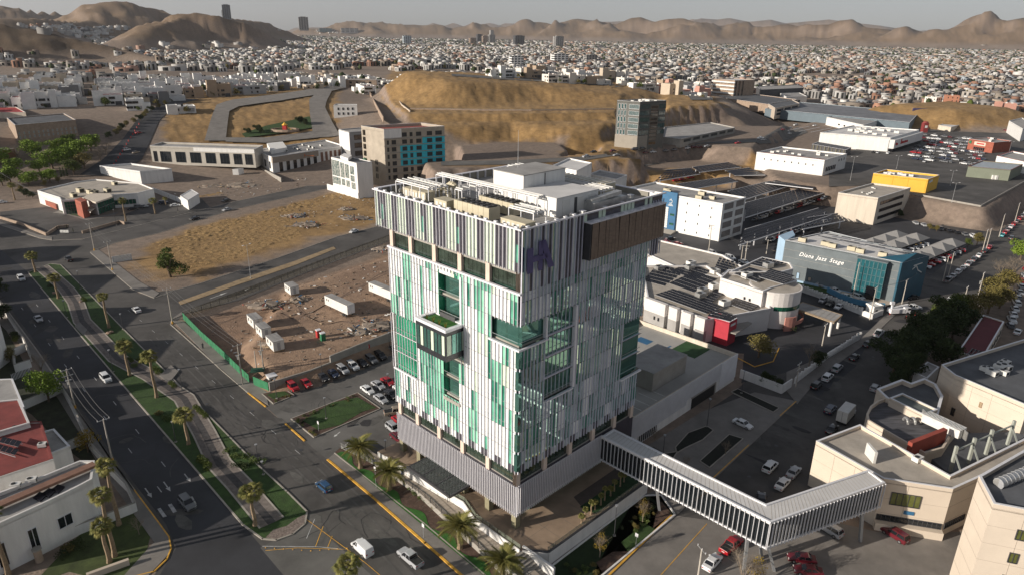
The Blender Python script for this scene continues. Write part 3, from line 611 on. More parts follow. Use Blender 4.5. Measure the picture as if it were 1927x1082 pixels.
# lane marks on both carriageways
def dashes(p, q, n, w, L, m, label='lane_dash', z=GZ+.03):
 a, c = Vector(at(*p)), Vector(at(*q)); d = (c-a).normalized(); me = MB().box(-L/2, L/2, -w/2, w/2, 0, .006).mesh('lane_dash', m); h = math.atan2(d.y, d.x)
 for i in range(n):
  t = i/(max(1, n-1)); o = bpy.data.objects.new(label, me); COL.objects.link(o); x = a+(c-a)*t; o.location = (x.x, x.y, z); o.rotation_euler = (0, 0, h); o['kind'] = 'structure'
rp = M['road_paint']
dashes((42, 581), (300, 920), 8, .16, 2.4, rp); dashes((70, 575), (365, 945), 9, .16, 2.4, rp)
dashes((243, 585), (560, 850), 11, .12, 2.2, rp)
def marking(pts, m=rp, z=GZ+.03, up=0): return tag(MB().flat(ats(pts), z).build('road_marking', m), kind='structure')
def arrow(u, v, u2, v2, s=1.0, m=None):
 a, c = Vector(at(u, v)), Vector(at(u2, v2)); d = (c-a); L = d.length; d.normalize(); n = Vector((-d.y, d.x)); P = lambda t, o: tuple(a+d*t+n*o)
 b = MB(); b.flat([P(0, -.12*s), P(L*.6, -.12*s), P(L*.6, .12*s), P(0, .12*s)], GZ+.035); b.flat([P(L*.6, -.45*s), P(L, 0), P(L*.6, .45*s)], GZ+.036)
 tag(b.build('turn_arrow', m or M['white_paint']), kind='structure')
arrow(308, 906, 321, 924, .9, rp); arrow(273, 918, 286, 936, .9, rp); arrow(347, 891, 359, 906, .9, rp); arrow(395, 562, 428, 550, 1); arrow(470, 542, 460, 547, 1); arrow(1238, 655, 1210, 643, 1); arrow(640, 812, 628, 822, .8); arrow(655, 832, 645, 842, .8)
for q in ([(296, 957), (302, 955), (314, 971), (307, 973)], [(316, 949), (323, 947), (333, 962), (326, 965)], [(356, 935), (362, 933), (370, 947), (364, 949)]): marking(q)
yl = M['yellow_paint']
def line(pts, w=.14, m=yl, z=GZ+.03): return strip('painted_line', pts, w, m, .008, z)
line([(494, 1027), (600, 1028), (650, 1033)], .12, rp); line([(575, 975), (690, 1060), (760, 1120)], .1); line([(592, 976), (577, 1012)], .12, rp); line([(608, 990), (594, 1027)], .12); line([(625, 1008), (617, 1028)], .12); line([(500, 1035), (560, 1030), (650, 1033)], .1)
for i in range(11): tag(MB().ell((*at(500+i*17, 1036-abs(5-i)*1.2), GZ+.03), (.12, .12, .1), 6, 3, z0=0).build('road_stud', yl), kind='structure')
# yellow kerbs
strip('yellow_kerb', [(467, 739), (500, 765)], .3, yl, .16); strip('yellow_kerb', [(537, 797), (573, 829)], .35, yl, .16); strip('yellow_kerb', [(617, 865), (700, 934), (800, 1022), (875, 1088), (960, 1170)], .42, yl, .18)
strip('yellow_kerb', [(1145, 1083), (1200, 1030), (1263, 970)], .35, yl, .16); strip('yellow_kerb', [(1340, 901), (1409, 837)], .2, yl, .12); strip('yellow_kerb', [(1468, 782), (1498, 755)], .2, yl, .12); line([(1240, 1085), (1330, 985)], .12)
strip('yellow_kerb', [(253, 922), (300, 985), (318, 1010), (322, 1032), (314, 1052), (290, 1075), (250, 1085)], .22, yl, .14)
k = M['kerb']
strip('kerb', [(0, 565), (72, 662), (143, 767), (212, 869), (253, 922)], .3, k); strip('kerb', [(170, 476), (250, 545), (290, 561), (330, 546), (376, 534), (520, 487), (635, 446), (745, 418)], .2, k)
strip('kerb', [(467, 739), (416, 695), (321, 610), (323, 601), (345, 591), (452, 564), (600, 504), (745, 449)], .25, k)
strip('kerb', [(0, 424), (75, 449), (98, 453), (155, 451), (248, 428), (443, 380), (626, 340)], .25, k); strip('kerb', [(170, 474), (215, 458), (297, 440), (435, 396), (615, 356)], .2, k)
# pavements
sheet('pavement', [(325, 603), (345, 605), (500, 735), (505, 762), (467, 738), (416, 695)], M['concrete_pave'], up=.12)
sheet('pavement', [(321, 601), (345, 585), (452, 555), (600, 495), (745, 440), (745, 448), (600, 504), (452, 564), (345, 591)], M['concrete_pave'], up=.12)
sheet('pavement', [(617, 864), (630, 852), (800, 986), (912, 1082), (975, 1140), (950, 1160), (870, 1081), (800, 1021)], M['concrete_pave'], up=.13)
sheet('pavement', [(170, 475), (185, 470), (262, 530), (300, 552), (290, 560), (250, 544)], M['concrete_pave'], up=.12)
sheet('pavement', [(0, 418), (75, 443), (98, 447), (98, 452), (75, 448), (0, 424)], M['concrete_pave'], up=.12)
sheet('pavement', [(1263, 969), (1249, 957), (1225, 941), (1195, 936), (1110, 1090), (1145, 1083)], M['concrete_pave'], up=.1)
sheet('pavement', [(1200, 850), (1320, 775), (1420, 738), (1500, 755), (1340, 905), (1275, 968), (1210, 930), (1330, 900), (1230, 840)], M['concrete_pave'], up=.1)
sheet('pavement', [(1480, 700), (1617, 640), (1700, 560), (1712, 566), (1630, 645), (1540, 712), (1500, 760), (1480, 735)], M['concrete_pave'], up=.1)
sheet('pavement', [(-20, 560), (0, 565), (253, 922), (300, 985), (318, 1010), (320, 1040), (280, 1082), (200, 1120), (290, 1020), (240, 950), (190, 880), (60, 670), (-30, 580)], M['concrete_pave'], up=.12)
# median with lawn and channel
med = [(53, 513), (95, 497), (114, 499), (166, 551), (230, 617), (308, 695), (470, 861), (540, 925), (578, 963), (574, 985), (550, 1005), (520, 1016), (494, 1014), (457, 987), (350, 862), (244, 739), (139, 616)]
sheet('median_lawn', med, M['lawn'], up=.14); strip('kerb', med, .3, k, .17, closed=True)
sheet('median_gravel', [(500, 1012), (520, 1015), (550, 1004), (573, 985), (575, 968), (560, 975), (540, 990), (515, 997)], mat('pebbles', (.2, .16, .14), .95, .5, 2.5, bump=1), up=.18)
chan = [(78, 503), (98, 520), (125, 545), (143, 570), (155, 605), (177, 628), (222, 676), (286, 709), (347, 750), (385, 816), (413, 873), (450, 912), (512, 985)]
cpts = [Vector(p) for p in ats(chan)]
def chan_mesh(w0, w1, z0, z1, name, m):
 b = MB(); rows = []
 for i, p in enumerate(cpts):
  d = (cpts[min(i+1, len(cpts)-1)]-cpts[max(i-1, 0)]).normalized(); n = Vector((-d.y, d.x)); rows.append((p+n*w0, p+n*w1))
 vs = [(q.x, q.y, z) for r in rows for q, z in zip(r, (z0, z1))]
 b.add(vs, [(2*i, 2*i+1, 2*i+3, 2*i+2) for i in range(len(rows)-1)]); return tag(b.build(name, m), kind='structure')
st = mat('channel_stone', (.17, .145, .13), .95, .3, 1.2, bump=.8)
chan_mesh(2.0, .7, GZ+.24, GZ+.17, 'channel_bank', st); chan_mesh(-.7, -2.0, GZ+.17, GZ+.24, 'channel_bank', st); chan_mesh(-.7, .7, GZ+.175, GZ+.175, 'channel_bed', mat('channel_bed', (.06, .055, .055), .8, .4, 1.0))
chan_mesh(2.0, 2.35, GZ+.26, GZ+.26, 'channel_kerb', k); chan_mesh(-2.35, -2.0, GZ+.26, GZ+.26, 'channel_kerb', k)
sheet('foot_bridge', [(141, 615), (150, 608), (165, 622), (157, 632)], M['concrete_pave'], up=.3); sheet('foot_bridge', [(300, 708), (322, 688), (336, 700), (318, 722)], M['concrete_pave'], up=.3)
# tower gardens and islands
def island(pts, name='planting_bed'):
 sheet(name, pts, M['mulch'], up=.16); strip('kerb', pts, .22, k, .2, closed=True)
island([(493, 741), (515, 760), (554, 744), (535, 732)]); sheet('lawn', [(502, 743), (516, 752), (544, 742), (534, 735)], M['lawn'], up=.2)
island([(548, 788), (591, 823), (716, 769), (673, 739)]); sheet('lawn', [(570, 792), (600, 810), (640, 800), (682, 775), (708, 768), (673, 748), (625, 758)], M['lawn'], up=.2)
gard = [(630, 852), (641, 842), (682, 862), (753, 903), (800, 936), (900, 1028), (955, 1082), (1010, 1140), (975, 1140), (912, 1081), (800, 986)]
sheet('garden_bed', gard, M['mulch'], up=.16)
# wavy lawn along the pavement
P0, P1 = Vector(at(632, 855)), Vector(at(955, 1120)); d = (P1-P0).normalized(); n = Vector((-d.y, d.x)); w = []
N = 60; L = (P1-P0).length
for i in range(N+1): t = L*i/N; w.append(tuple(P0+d*t+n*(1.4+.75*sin(t*.75))))
b = MB(); b.add([(*(P0+d*(L*i/N)), GZ+.2) for i in range(N+1)]+[(*q, GZ+.2) for q in w], [(i, i+1, N+2+i, N+1+i) for i in range(N)]); tag(b.build('garden_lawn', M['turf']), kind='structure')
strip('kerb', [(630, 853), (800, 987), (912, 1082), (975, 1140)], .22, k, .22)
# plaza platform, walkway, steps
plaza = [T2(-3.6, 36), T2(-2.8, 22), T2(-1.6, 11.6), T2(-3.2, 7), T2(-3.1, -4.2), T2(-.2, -7.6), T2(27.5, -7.9), T2(27.5, .5), T2(34, .5), T2(34, 36)]
def prismobj(name, pts, z0, z1, m, mt=None, kind='structure'):
 o = MB().prism(pts, z0, z1, 0, 1 if mt else 0).build(name, [m, mt] if mt else m)
 return tag(o, kind=kind)
prismobj('plaza', plaza, GZ-.5, 0, M['stucco_white'], M['plaza_stone'])
prismobj('walkway', [T2(-5.2, 44), T2(-4.6, 22), T2(-7, -2), T2(-9, -16), T2(-4.5, -16), T2(-3.1, -4.2), T2(-3.2, 7), T2(-1.7, 11.6), T2(-2.9, 22), T2(-3.6, 44)], GZ-.5, -1.2, M['concrete'], mat('walk_pave', (.36, .31, .255), .85, .12, .6))
jm = mat('joint', (.16, .14, .12), .9, .1, 1)
for i in range(26): tag(MB().bar((*T2(-6.9+.0*i, 40-i*1.9), -1.197), (*T2(-3.2, 40-i*1.9), -1.197), .06, .004).build('paving_joint', jm), kind='structure')
for i in range(9): tag(MB().bar((*T2(-2.5, -3+i*4), .004), (*T2(5, -3+i*4), .004), .05, .004).build('paving_joint', jm), kind='structure')
for i in range(7): tag(MB().bar((*T2(i*4, -7.4), .004), (*T2(i*4, -1), .004), .05, .004).build('paving_joint', jm), kind='structure')
t = thing('plaza_steps', 'grey concrete steps going down from the plaza corner to the walkway', 'steps', (*T2(-4.8, -6.5), GZ), TA)
for i in range(11): MB().box(-2.0, 2.4, 2.4-i*.62-.62, 2.4-i*.62, 0, 2.4-i*.21).build('step', M['concrete'], t)
MB().box(2.4, 2.8, -4.4, 2.6, 0, 2.9).box(-2.3, -2.0, -4.4, 2.6, 0, 1.9).build('side_wall', M['stucco_white'], t)
# plaza edge wall + glass balustrades
def wall(name, label, cat, pts, h, th, m, z=GZ, cap=None, px=True, group=None):
 P = ats(pts, z) if px else pts; t = thing(name, label, cat, (*P[0], z), 0, group); b = MB(); c = MB()
 for p, q in zip(P, P[1:]):
  b.bar((*p, z+h/2), (*q, z+h/2), th, h)
  if cap: c.bar((*p, z+h+.05), (*q, z+h+.05), th+.12, .1)
 b.build('wall', m, t, world=True)
 if cap: c.build('coping', cap, t, world=True)
 return t
wall('terrace_wall', 'long white terrace wall above the sunken garden coloured dark for shade', 'wall', [T2(27.6, -8.1), T2(-.2, -7.8), T2(-2.8, -4.4)], 2.75, .3, M['stucco_white'], cap=M['dark_wall'], px=False)
wall('walkway_wall', 'low white wall between the tower plaza and the sloping walkway', 'wall', [T2(-3.3, -4.2), T2(-3.35, 7), T2(-1.85, 11.6), T2(-3, 22), T2(-3.7, 33)], 1.6, .18, M['stucco_white'], z=-1.2, px=False)
gm = mat('balustrade_glass', (.25, .28, .22), .05, .1, 1, spec=.8);
gm.node_tree.nodes['Principled BSDF'].inputs['Alpha'].default_value = .35
t = thing('glass_balustrade', 'low frameless glass balustrade with dark posts round the plaza edge', 'balustrade', (*T2(-3, 0), 0))
for a, b_ in ((( -2.9, -4), (-2.9, 7)), ((-2.9, 7), (-1.4, 11.6)), ((-1.4, 11.6), (-2.6, 22)), ((0, -7.5), (27, -7.7))):
 L = math.dist(a, b_); n_ = int(L/1.7)
 for i in range(n_):
  p, q = lerp(a, b_, i/n_), lerp(a, b_, (i+.93)/n_)
  MB().bar((*T2(*p), .55), (*T2(*q), .55), .03, 1.0).build('glass_panel', gm, t, world=True); MB().bar((*T2(*p), 0), (*T2(*p), 1.1), .07, .07).build('post', M['metal_dark'], t, world=True)
# black railing above the mural wall
rl = [(641, 843), (682, 862), (753, 903), (800, 936), (900, 1030), (955, 1085), (1000, 1130)]
t = thing('garden_railing', 'long black railing with three rails above the garden mural wall', 'railing', (*at(753, 903, -1.2), -1.2)); P = ats(rl, -1.2)
for hh in (.35, .7, 1.05):
 b = MB()
 for p, q in zip(P, P[1:]): b.bar((*p, -1.2+hh), (*q, -1.2+hh), .05, .06)
 b.build('rail', M['metal_dark'], t, world=True)
for p, q in zip(P, P[1:]):
 n_ = max(1, int(math.dist(p, q)/1.8))
 for i in range(n_): x = lerp(p, q, i/n_); MB().box(x[0]-.05, x[0]+.05, x[1]-.05, x[1]+.05, -1.2, -.05).build('post', M['metal_dark'], t, world=True)
mural = mat('mural', (.03, .03, .03), .8, .5, 1.6, col2=(.32, .32, .3), fine=3)
wall('mural_wall', 'black wall with white painted pattern behind the palm garden', 'wall', rl, 1.35, .2, mural)
# sunken garden
sg = [T2(-.5, -8.4), T2(26.5, -8.4), T2(29, -10.5), T2(26, -15.5), T2(-3.5, -15.5), T2(-5, -12)]
sheet('sunken_garden', sg, mat('deep_shade_lawn', (.012, .03, .006), .95, .3, .8), px=False, up=.1); strip('kerb', sg, .3, M['stucco_white'], .25, px=False, closed=True)  # near-black lawn colour carries the deep shade of the garden
sheet('planting_bed', [T2(20, -14.8), T2(25.8, -15), T2(27.5, -11.5), T2(24, -12.8)], M['mulch'], px=False, up=.15); sheet('planting_bed', [T2(5, -15.2), T2(12, -15.2), T2(10, -13.4), T2(6, -13)], M['mulch'], px=False, up=.15)
sheet('lawn', [T2(12, -15.2), T2(20, -15.2), T2(20, -13), T2(13, -13)], M['lawn'], px=False, up=.14)
# terrace lawn beside the lobby
sheet('terrace_paving', [T2(13, -3.8), T2(27, -3.8), T2(27, -1.2), T2(14, -1.2)], mat('dark_paving', (.09, .07, .06), .8, .2, .5), z=0, px=False, up=.01)
sheet('terrace_lawn', [T2(13.2, -7), T2(27, -7), T2(27, -3.8), T2(12.6, -3.8)], mat('shade_lawn', (.015, .05, .012), .9, .3, .8), z=0, px=False, up=.02)  # lawn colour darkened to hold the tower's shade
# garage forecourt planters
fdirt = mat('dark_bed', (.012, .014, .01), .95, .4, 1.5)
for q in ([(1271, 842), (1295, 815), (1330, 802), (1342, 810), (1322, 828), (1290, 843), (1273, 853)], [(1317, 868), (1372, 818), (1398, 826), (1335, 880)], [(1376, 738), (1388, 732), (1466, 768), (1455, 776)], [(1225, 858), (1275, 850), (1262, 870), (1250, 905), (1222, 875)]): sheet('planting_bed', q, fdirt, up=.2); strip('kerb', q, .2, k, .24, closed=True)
# wear on the asphalt: patches, sealed cracks, manholes
wr = random.Random(77); pmats = [mat('patch_dark', (.035, .034, .036), .85, .3, .6), mat('patch_pale', (.10, .096, .09), .9, .3, .6), mat('patch_mid', (.075, .071, .068), .9, .35, .5)]
for i in range(150):
 a, b_, w_ = wr.choice((((30, 480), (720, 1050), 60), ((180, 500), (840, 1060), 45), ((20, 560), (430, 1040), 45), ((60, 540), (350, 900), 60), ((1300, 1010), (1650, 620), 60), ((1400, 880), (1800, 480), 45), ((520, 760), (740, 800), 40))); u, v = lerp(a, b_, wr.random()); u += wr.uniform(-w_, w_); x, y = at(u, v); k = wr.random()
 if k < .5:
  L_, w = wr.uniform(.8, 5), wr.uniform(.5, 1.8); h = TA+pi/2 if wr.random() < .7 else wr.uniform(0, 3); c_, s_ = cos(h), sin(h); n_ = 7; P = [(x+L_*cos(q*2*pi/n_)*c_*wr.uniform(.7, 1.1)-w*sin(q*2*pi/n_)*s_, y+L_*cos(q*2*pi/n_)*s_*wr.uniform(.7, 1.1)+w*sin(q*2*pi/n_)*c_) for q in range(n_)]; tag(MB().flat(P, GZ+.026+.0002*(i % 20)).build('road_patch', wr.choice(pmats)), kind='structure')
 elif k < .9:
  m = MB(); p = Vector((x, y)); h = TA+pi/2+wr.gauss(0, .35)
  for _ in range(wr.randint(4, 12)): q = p+Vector((cos(h), sin(h)))*wr.uniform(.7, 1.8); m.bar((*p, GZ+.03), (*q, GZ+.03), wr.uniform(.05, .12), .006); p = q; h += wr.gauss(0, .45)
  tag(m.build('sealed_crack', pmats[0] if wr.random() < .5 else pmats[1]), kind='structure')
 else: tag(MB().tube((x, y, GZ+.02), (x, y, GZ+.034), .38, .38, 12).build('manhole_cover', M['metal_dark']), kind='structure')
for off in (1.6, 3.4, 5.2, 7.0):
 for s0, s1 in ((-4, 60), (62, 130)): tag(MB().add([(*T2(-12.6-off, s0), GZ+.0245), (*T2(-12.2-off, s0), GZ+.0245), (*T2(-9.4-off*.93, s1), GZ+.0245), (*T2(-9.8-off*.93, s1), GZ+.0245)], [(0, 1, 2, 3)]).build('tyre_track', mat('worn_lane', (.085, .081, .078), .85, .45, .3, fine=10)), kind='structure')
# ---------------- buildings near the tower ----------------
WC = {}
def winmesh(w, h, gm, fm, nx=1, name='window'):
 k = (round(w, 1), round(h, 1), gm.name, fm.name, nx, name)
 if k not in WC:
  w, h = max(.3, k[0]), max(.3, k[1]); b = MB(); f = min(.09, w*.12)
  b.box(-w/2, w/2, -.03, .02, 0, h, 0)
  for x0, x1, z0, z1 in ((-w/2-f*.3, -w/2+f, 0, h), (w/2-f, w/2+f*.3, 0, h), (-w/2, w/2, -f, f*.6), (-w/2, w/2, h-f*.6, h+f*.4)): b.box(x0, x1, -.02, .12, z0, z1, 1)
  for i in range(1, nx): b.box(-w/2+w*i/nx-f/2, -w/2+w*i/nx+f/2, 0, .1, 0, h, 1)
  WC[k] = b.mesh(name, [gm, fm])
 return WC[k]
def windows(t, p, q, z0, z1, nx=1, ny=1, fx=.6, fy=.6, gm=None, fm=None, sub=1, cen=None, name='window'):
 """windows on the wall from p to q (world xy), outward = away from cen"""
 gm = gm or M['glass_dark']; fm = fm or M['metal_dark']
 p = Vector(p); q = Vector(q); d = (q-p); L = d.length; d.normalize(); n = Vector((-d.y, d.x))
 if cen is not None and (Vector(cen)-p).dot(n) > 0: n = -n; p, q = q, p; d = -d
 w = L/nx*fx; h = (z1-z0)/ny*fy; me = winmesh(w, h, gm, fm, sub, name); inv = mw(t).inverted(); a = math.atan2(d.y, d.x)+pi-mw(t).to_euler().z
 if (Matrix.Rotation(math.atan2(d.y, d.x)+pi, 2) @ Vector((0, 1))).dot(n) < 0: a += pi
 for i in range(nx):
  for j in range(ny):
   c = p+d*(L*(i+.5)/nx); z = z0+(z1-z0)*(j+.5)/ny-h/2
   part(name, me, t, inv @ Vector((c.x+n.x*.03, c.y+n.y*.03, z)), (0, 0, a))
def face_pt(p, q, t): return lerp(p, q, t)
def bldg(name, label, cat, top, zt, z0=GZ, wall=None, roof=None, par=.5, wins=(), group=None, thick=.3, world=False, rect=False, cap=None):
 P = [tuple(p) for p in top] if world else ats(top, zt)
 if rect: A, B, C = [Vector(p) for p in P]; P = [tuple(B), tuple(A), tuple(C), tuple(B+C-A)]
 c = (sum(p[0] for p in P)/len(P), sum(p[1] for p in P)/len(P))
 t = thing(name, label, cat, (*P[0], z0), 0, group)
 MB().prism(P, z0-1.5, zt-par).build('wall', wall or M['stucco_white'], t, world=True)
 MB().flat(P, zt-par+.01).build('roof', roof or M['roof_grey'], t, world=True)
 if par > .05:
  MB().ring(P, thick, zt-par-.2, zt).build('parapet', wall or M['stucco_white'], t, world=True)
  MB().ring([tuple(Vector(c)+(Vector(p)-Vector(c))*1.003) for p in P], thick+.1, zt, zt+.07).build('coping', cap or M['metal_white'], t, world=True)
 for w in wins:
  e, t0, t1, a, b = w[:5]; kw = w[5] if len(w) > 5 else {}
  p, q = P[e], P[(e+1) % len(P)]; windows(t, lerp(p, q, t0), lerp(p, q, t1), z0+a, z0+b, cen=c, **kw)
 t['_z'] = zt-par; del t['_z']
 return t, P, c
def ac(x, y, z, a=0, s=1.0, label='grey rooftop air conditioner', g='rooftop air conditioners', m='hvac_white', cat='air conditioner', kind='air_conditioner'):
 t = thing(kind, label, cat, (x, y, z), a, g)
 MB().box(-1*s, 1*s, -.7*s, .7*s, .12, 1.15*s).build('casing', M[m], t); MB().box(-.95*s, .95*s, -.65*s, .65*s, 0, .12).build('base', M['metal_dark'], t)
 MB().tube((-.35*s, 0, 1.15*s), (-.35*s, 0, 1.25*s), .45*s, .45*s, 10).build('fan', M['fan_dark'], t); MB().box(1*s, 1.02*s, -.5*s, .5*s, .3, 1.0*s).build('grille', M['fan_dark'], t)
def acs(P, z, n, where, seed=1, m='hvac_white', s=1.0, inset=.15):
 r = random.Random(seed); c = Vector((sum(p[0] for p in P)/len(P), sum(p[1] for p in P)/len(P))); a = heading(P[0], P[1])
 for i in range(n):
  k = r.randrange(len(P)); q = Vector(lerp(P[k], P[(k+1) % len(P)], r.random())); q = c+(q-c)*r.uniform(.1, .8)
  ac(q.x, q.y, z, a, s*r.uniform(.8, 1.2), 'boxy air conditioner on the roof of the '+where, 'air conditioners on the '+where, m)
def solar(P, z, rows, cols, label, group=None, tilt=0.0, kind='solar_array', lift=.5, canopy=False):
 """P = near-left, near-right, far-right, far-left (world xy) ; panels as parts"""
 t = thing(kind, label, 'solar panels' if not canopy else 'solar carport', (*P[0], z), 0, group); A, B, C, D = [Vector(p) for p in P]
 me = MB(); cw = ((B-A).length+(C-D).length)/2/cols; rh = ((D-A).length+(C-B).length)/2/rows; a = heading(A, B); ay = heading(A, D)
 e1, e2 = (B-A).normalized(), (D-A).normalized(); w, h = cw*.94, rh*.93
 q = [e1*(-w/2)+e2*(-h/2), e1*(w/2)+e2*(-h/2), e1*(w/2)+e2*(h/2), e1*(-w/2)+e2*(h/2)]; me.prism([tuple(v) for v in q], 0, .05, 1, 0); pm = me.mesh('solar_panel', [M['solar_cell'], M['solar_frame']])
 for i in range(cols):
  for j in range(rows):
   u, v = (i+.5)/cols, (j+.5)/rows; p = (A*(1-u)+B*u)*(1-v)+(D*(1-u)+C*u)*v
   part('solar_panel', pm, t, (p.x-A.x, p.y-A.y, lift+v*tilt))
 b = MB();
 for p_, q_ in ((A, B), (D, C)): b.bar((*p_, z+lift-.08), (*q_, z+lift-.08), .1, .1)
 b.build('rail', M['metal_grey'], t, world=True); return t
W_ = lambda **k: k
wallc = M['stucco_cream']
# white block with the blue entrance tower
def blue_block():
 z0, zt = GZ, 14.0; t, P, c = bldg('office_block', 'plain white office block with a tall blue entrance panel behind the tower', 'office building', [(1360.5, 384), (1187, 353), (1404, 372)], zt, wall=M['stucco_white'], rect=True, par=.7)
 A, B, C = P[1], P[0], P[2]
 for i in range(4):   # end wall openings
  for j in range(2):
   windows(t, lerp(A, C, .06+.5*j), lerp(A, C, .48+.46*j), z0+.8+i*4, z0+4.6+i*4, 1, 1, .95, .74, mat('louvre_grey', (.2, .18, .17), .8, .2, 1, bump=.4), M['stucco_white'], cen=c)
 for i in range(4):
  windows(t, lerp(A, B, .04), lerp(A, B, .42), z0+.5+i*4, z0+3+i*4, 3, 1, .05, .3, cen=c)
 # blue slab
 s = .62; p, q = Vector(lerp(A, B, .46)), Vector(lerp(A, B, .62)); d = (q-p).normalized(); n = Vector((-d.y, d.x));
 if (Vector(c)-p).dot(n) > 0: n = -n
 MB().prism([tuple(p), tuple(q), tuple(q+n*1.0), tuple(p+n*1.0)], z0-.5, zt+1.2).build('blue_panel', M['blue_wall'], t, world=True)
 o = p+n*1.03; windows(t, tuple(o+d*3.6), tuple(o+d*5.6), z0+1.5, z0+11, 1, 9, .95, .8, M['hvac_white'], M['metal_white'], cen=c)
 windows(t, tuple(o+d*.5), tuple(o+d*2.6), z0+1.5, z0+10, 1, 2, .95, .22, M['glass_green'], cen=c)
 # white emblem: drop shape in a ring
 b = MB(); m0 = p+n*1.06+d*2.8
 for a0 in range(10):
  a, a1 = a0/10*1.6*pi+.5, (a0+1)/10*1.6*pi+.5; b.bar((m0.x+d.x*.7*cos(a), m0.y+d.y*.7*cos(a), z0+13.6+.8*sin(a)), (m0.x+d.x*.7*cos(a1), m0.y+d.y*.7*cos(a1), z0+13.6+.8*sin(a1)), .06, .3)
 b.bar((m0.x, m0.y, z0+14.2), (m0.x, m0.y, z0+15.1), .06, .35); b.bar((m0.x-d.x*.9, m0.y-d.y*.9, z0+12.3), (m0.x+d.x*.9, m0.y+d.y*.9, z0+12.3), .06, .25); b.bar((m0.x-d.x*1.3, m0.y-d.y*1.3, z0+11.8), (m0.x+d.x*1.3, m0.y+d.y*1.3, z0+11.8), .06, .25)
 b.build('emblem', M['white_paint'], t, world=True)
 acs(P, zt-.7, 5, 'white block with the blue panel', 4, 'hvac_beige', 1.3)
 s0 = thing('entrance_steps', 'small flight of steps and planter at the foot of the blue panel', 'steps', (*(p+n*3), GZ))
 for i in range(5): MB().prism([tuple(p+n*(1+i*.8)-d*1), tuple(q+n*(1+i*.8)+d*2), tuple(q+n*(1.8+i*.8)+d*2), tuple(p+n*(1.8+i*.8)-d*1)], GZ, GZ+1.0-i*.2).build('step', M['concrete'], s0, world=True)
blue_block()
t, P, c = bldg('office_block', 'cream four storey block with three dark ribbon windows on its shaded side', 'office building', [(1652.7, 373), (1577.6, 363), (1714, 354)], 10.5, wall=M['stucco_cream'], roof=M['roof_membrane'], rect=True, par=.8,
 wins=[(1, .1, .8, 1.0, 11.6, W_(nx=1, ny=3, fx=1, fy=.42, gm=M['glass_black'], sub=8))])
acs(P, 9.7, 9, 'cream four storey block', 7, s=.5)
t, P, c = bldg('shop', 'bright yellow windowless shop box on the raised car park', 'shop', [(1747, 338), (1643.6, 326.6), (1768, 330)], 13.4, 6, wall=M['yellow_wall'], rect=True, par=.9, cap=M['metal_white'])
A, C = P[1], P[2]; MB().bar((*lerp(A, C, .12), 11.6), (*lerp(A, C, .42), 11.9), .3, 1.2).build('sign', M['white_paint'], t, world=True)
for f in (.02, .34, .62): MB().bar((*lerp(A, P[0], f), 6.2), (*lerp(A, P[0], f), 13), .12, .12).build('joint_cover', mat('yellow_trim', (.55, .31, .03), .7, .1, 1), t, world=True)
acs(P, 12.5, 9, 'yellow shop', 3, s=.9)
t, P, c = bldg('warehouse', 'olive green box store with a pale metal roof at the end of the car park', 'shop', [(1902, 321), (1822, 313.6), (1925, 310)], 12.2, 6, wall=mat('olive_wall', (.19, .21, .16), .85, .08, .3), roof=mat('metal_roof', (.42, .46, .48), .4, .15, .4, met=.3), rect=True, par=.3, cap=mat('maroon_trim', (.2, .04, .035), .7, .1, 1))
A, B = P[1], P[0]
for f in (.28, .36): MB().bar((*lerp(A, B, f), 6.3), (*lerp(A, B, f), 8.6), 1.4, 1.2).build('white_cabinet', M['hvac_white'], t, world=True)
t, P, c = bldg('shop', 'long white shop with a red gravelled roof edge above the solar car park', 'shop', [(1552, 302), (1424, 287), (1594, 290)], 15, 6, wall=M['stucco_white'], roof=M['roof_grey'], rect=True, par=.8,
 wins=[(0, .08, .9, 4, 7, W_(nx=8, fx=.12, fy=.25)), (1, .1, .55, 1.5, 5, W_(nx=6, fx=.6, fy=.7)), (1, .6, .95, 5, 8, W_(nx=3, fx=.2, fy=.4))])
A, B, C = [Vector(p) for p in (P[1], P[0], P[2])]; u = (C-A).normalized(); v = (B-A).normalized()
MB().prism([tuple(A+u*.4+v*.4), tuple(B+u*.4-v*.4), tuple(B+u*7-v*.4), tuple(A+u*7+v*.4)], 14.2, 14.4).build('red_roof_strip', M['roof_red'], t, world=True)
acs(P, 14.3, 9, 'white shop with the red roof edge', 11)
t, P, c = bldg('supermarket', 'very large white supermarket with a dark portico and red script sign', 'supermarket', [(1676, 260), (1543.6, 250), (1730, 245)], 15.8, 6, wall=M['stucco_white'], roof=M['roof_white'], rect=True, par=.6)
A, B, C = [Vector(p) for p in (P[1], P[0], P[2])]; u = (C-A).normalized(); v = (B-A).normalized()
MB().prism([tuple(A-v*0-v*3), tuple(C-v*3), tuple(C+v*.5), tuple(A+v*.5)], 8.5, 14.5).build('portico', M['stucco_white'], t, world=True)
MB().prism([tuple(A-v*2.6), tuple(C-v*2.6), tuple(C+v*.5), tuple(A+v*.5)], 5.5, 8.5).build('shopfront', M['glass_black'], t, world=True)
rs = MB()
for k, h in enumerate((3.2, 1.5, 1.5, 1.2, 1.6, 1.5, 1.3, 1.4)):
 q = A-v*3.1+u*(14+k*2.0); rs.bar((q.x, q.y, 10.6), (q.x, q.y, 10.6+h), .2, 1.1); rs.bar((*(q-u*.8), 10.8), (*(q+u*.9), 11.0+.3*(k % 2)), .2, .5)
for k in range(3): q = A-v*3.1+u*(3+k*1.6); rs.bar((q.x, q.y, 10.6), (q.x, q.y, 12.4-.3*k), .2, 1.0)
rs.build('red_script_sign', M['red_paint'], t, world=True); acs(P, 15.3, 16, 'large supermarket', 12, s=1.6)
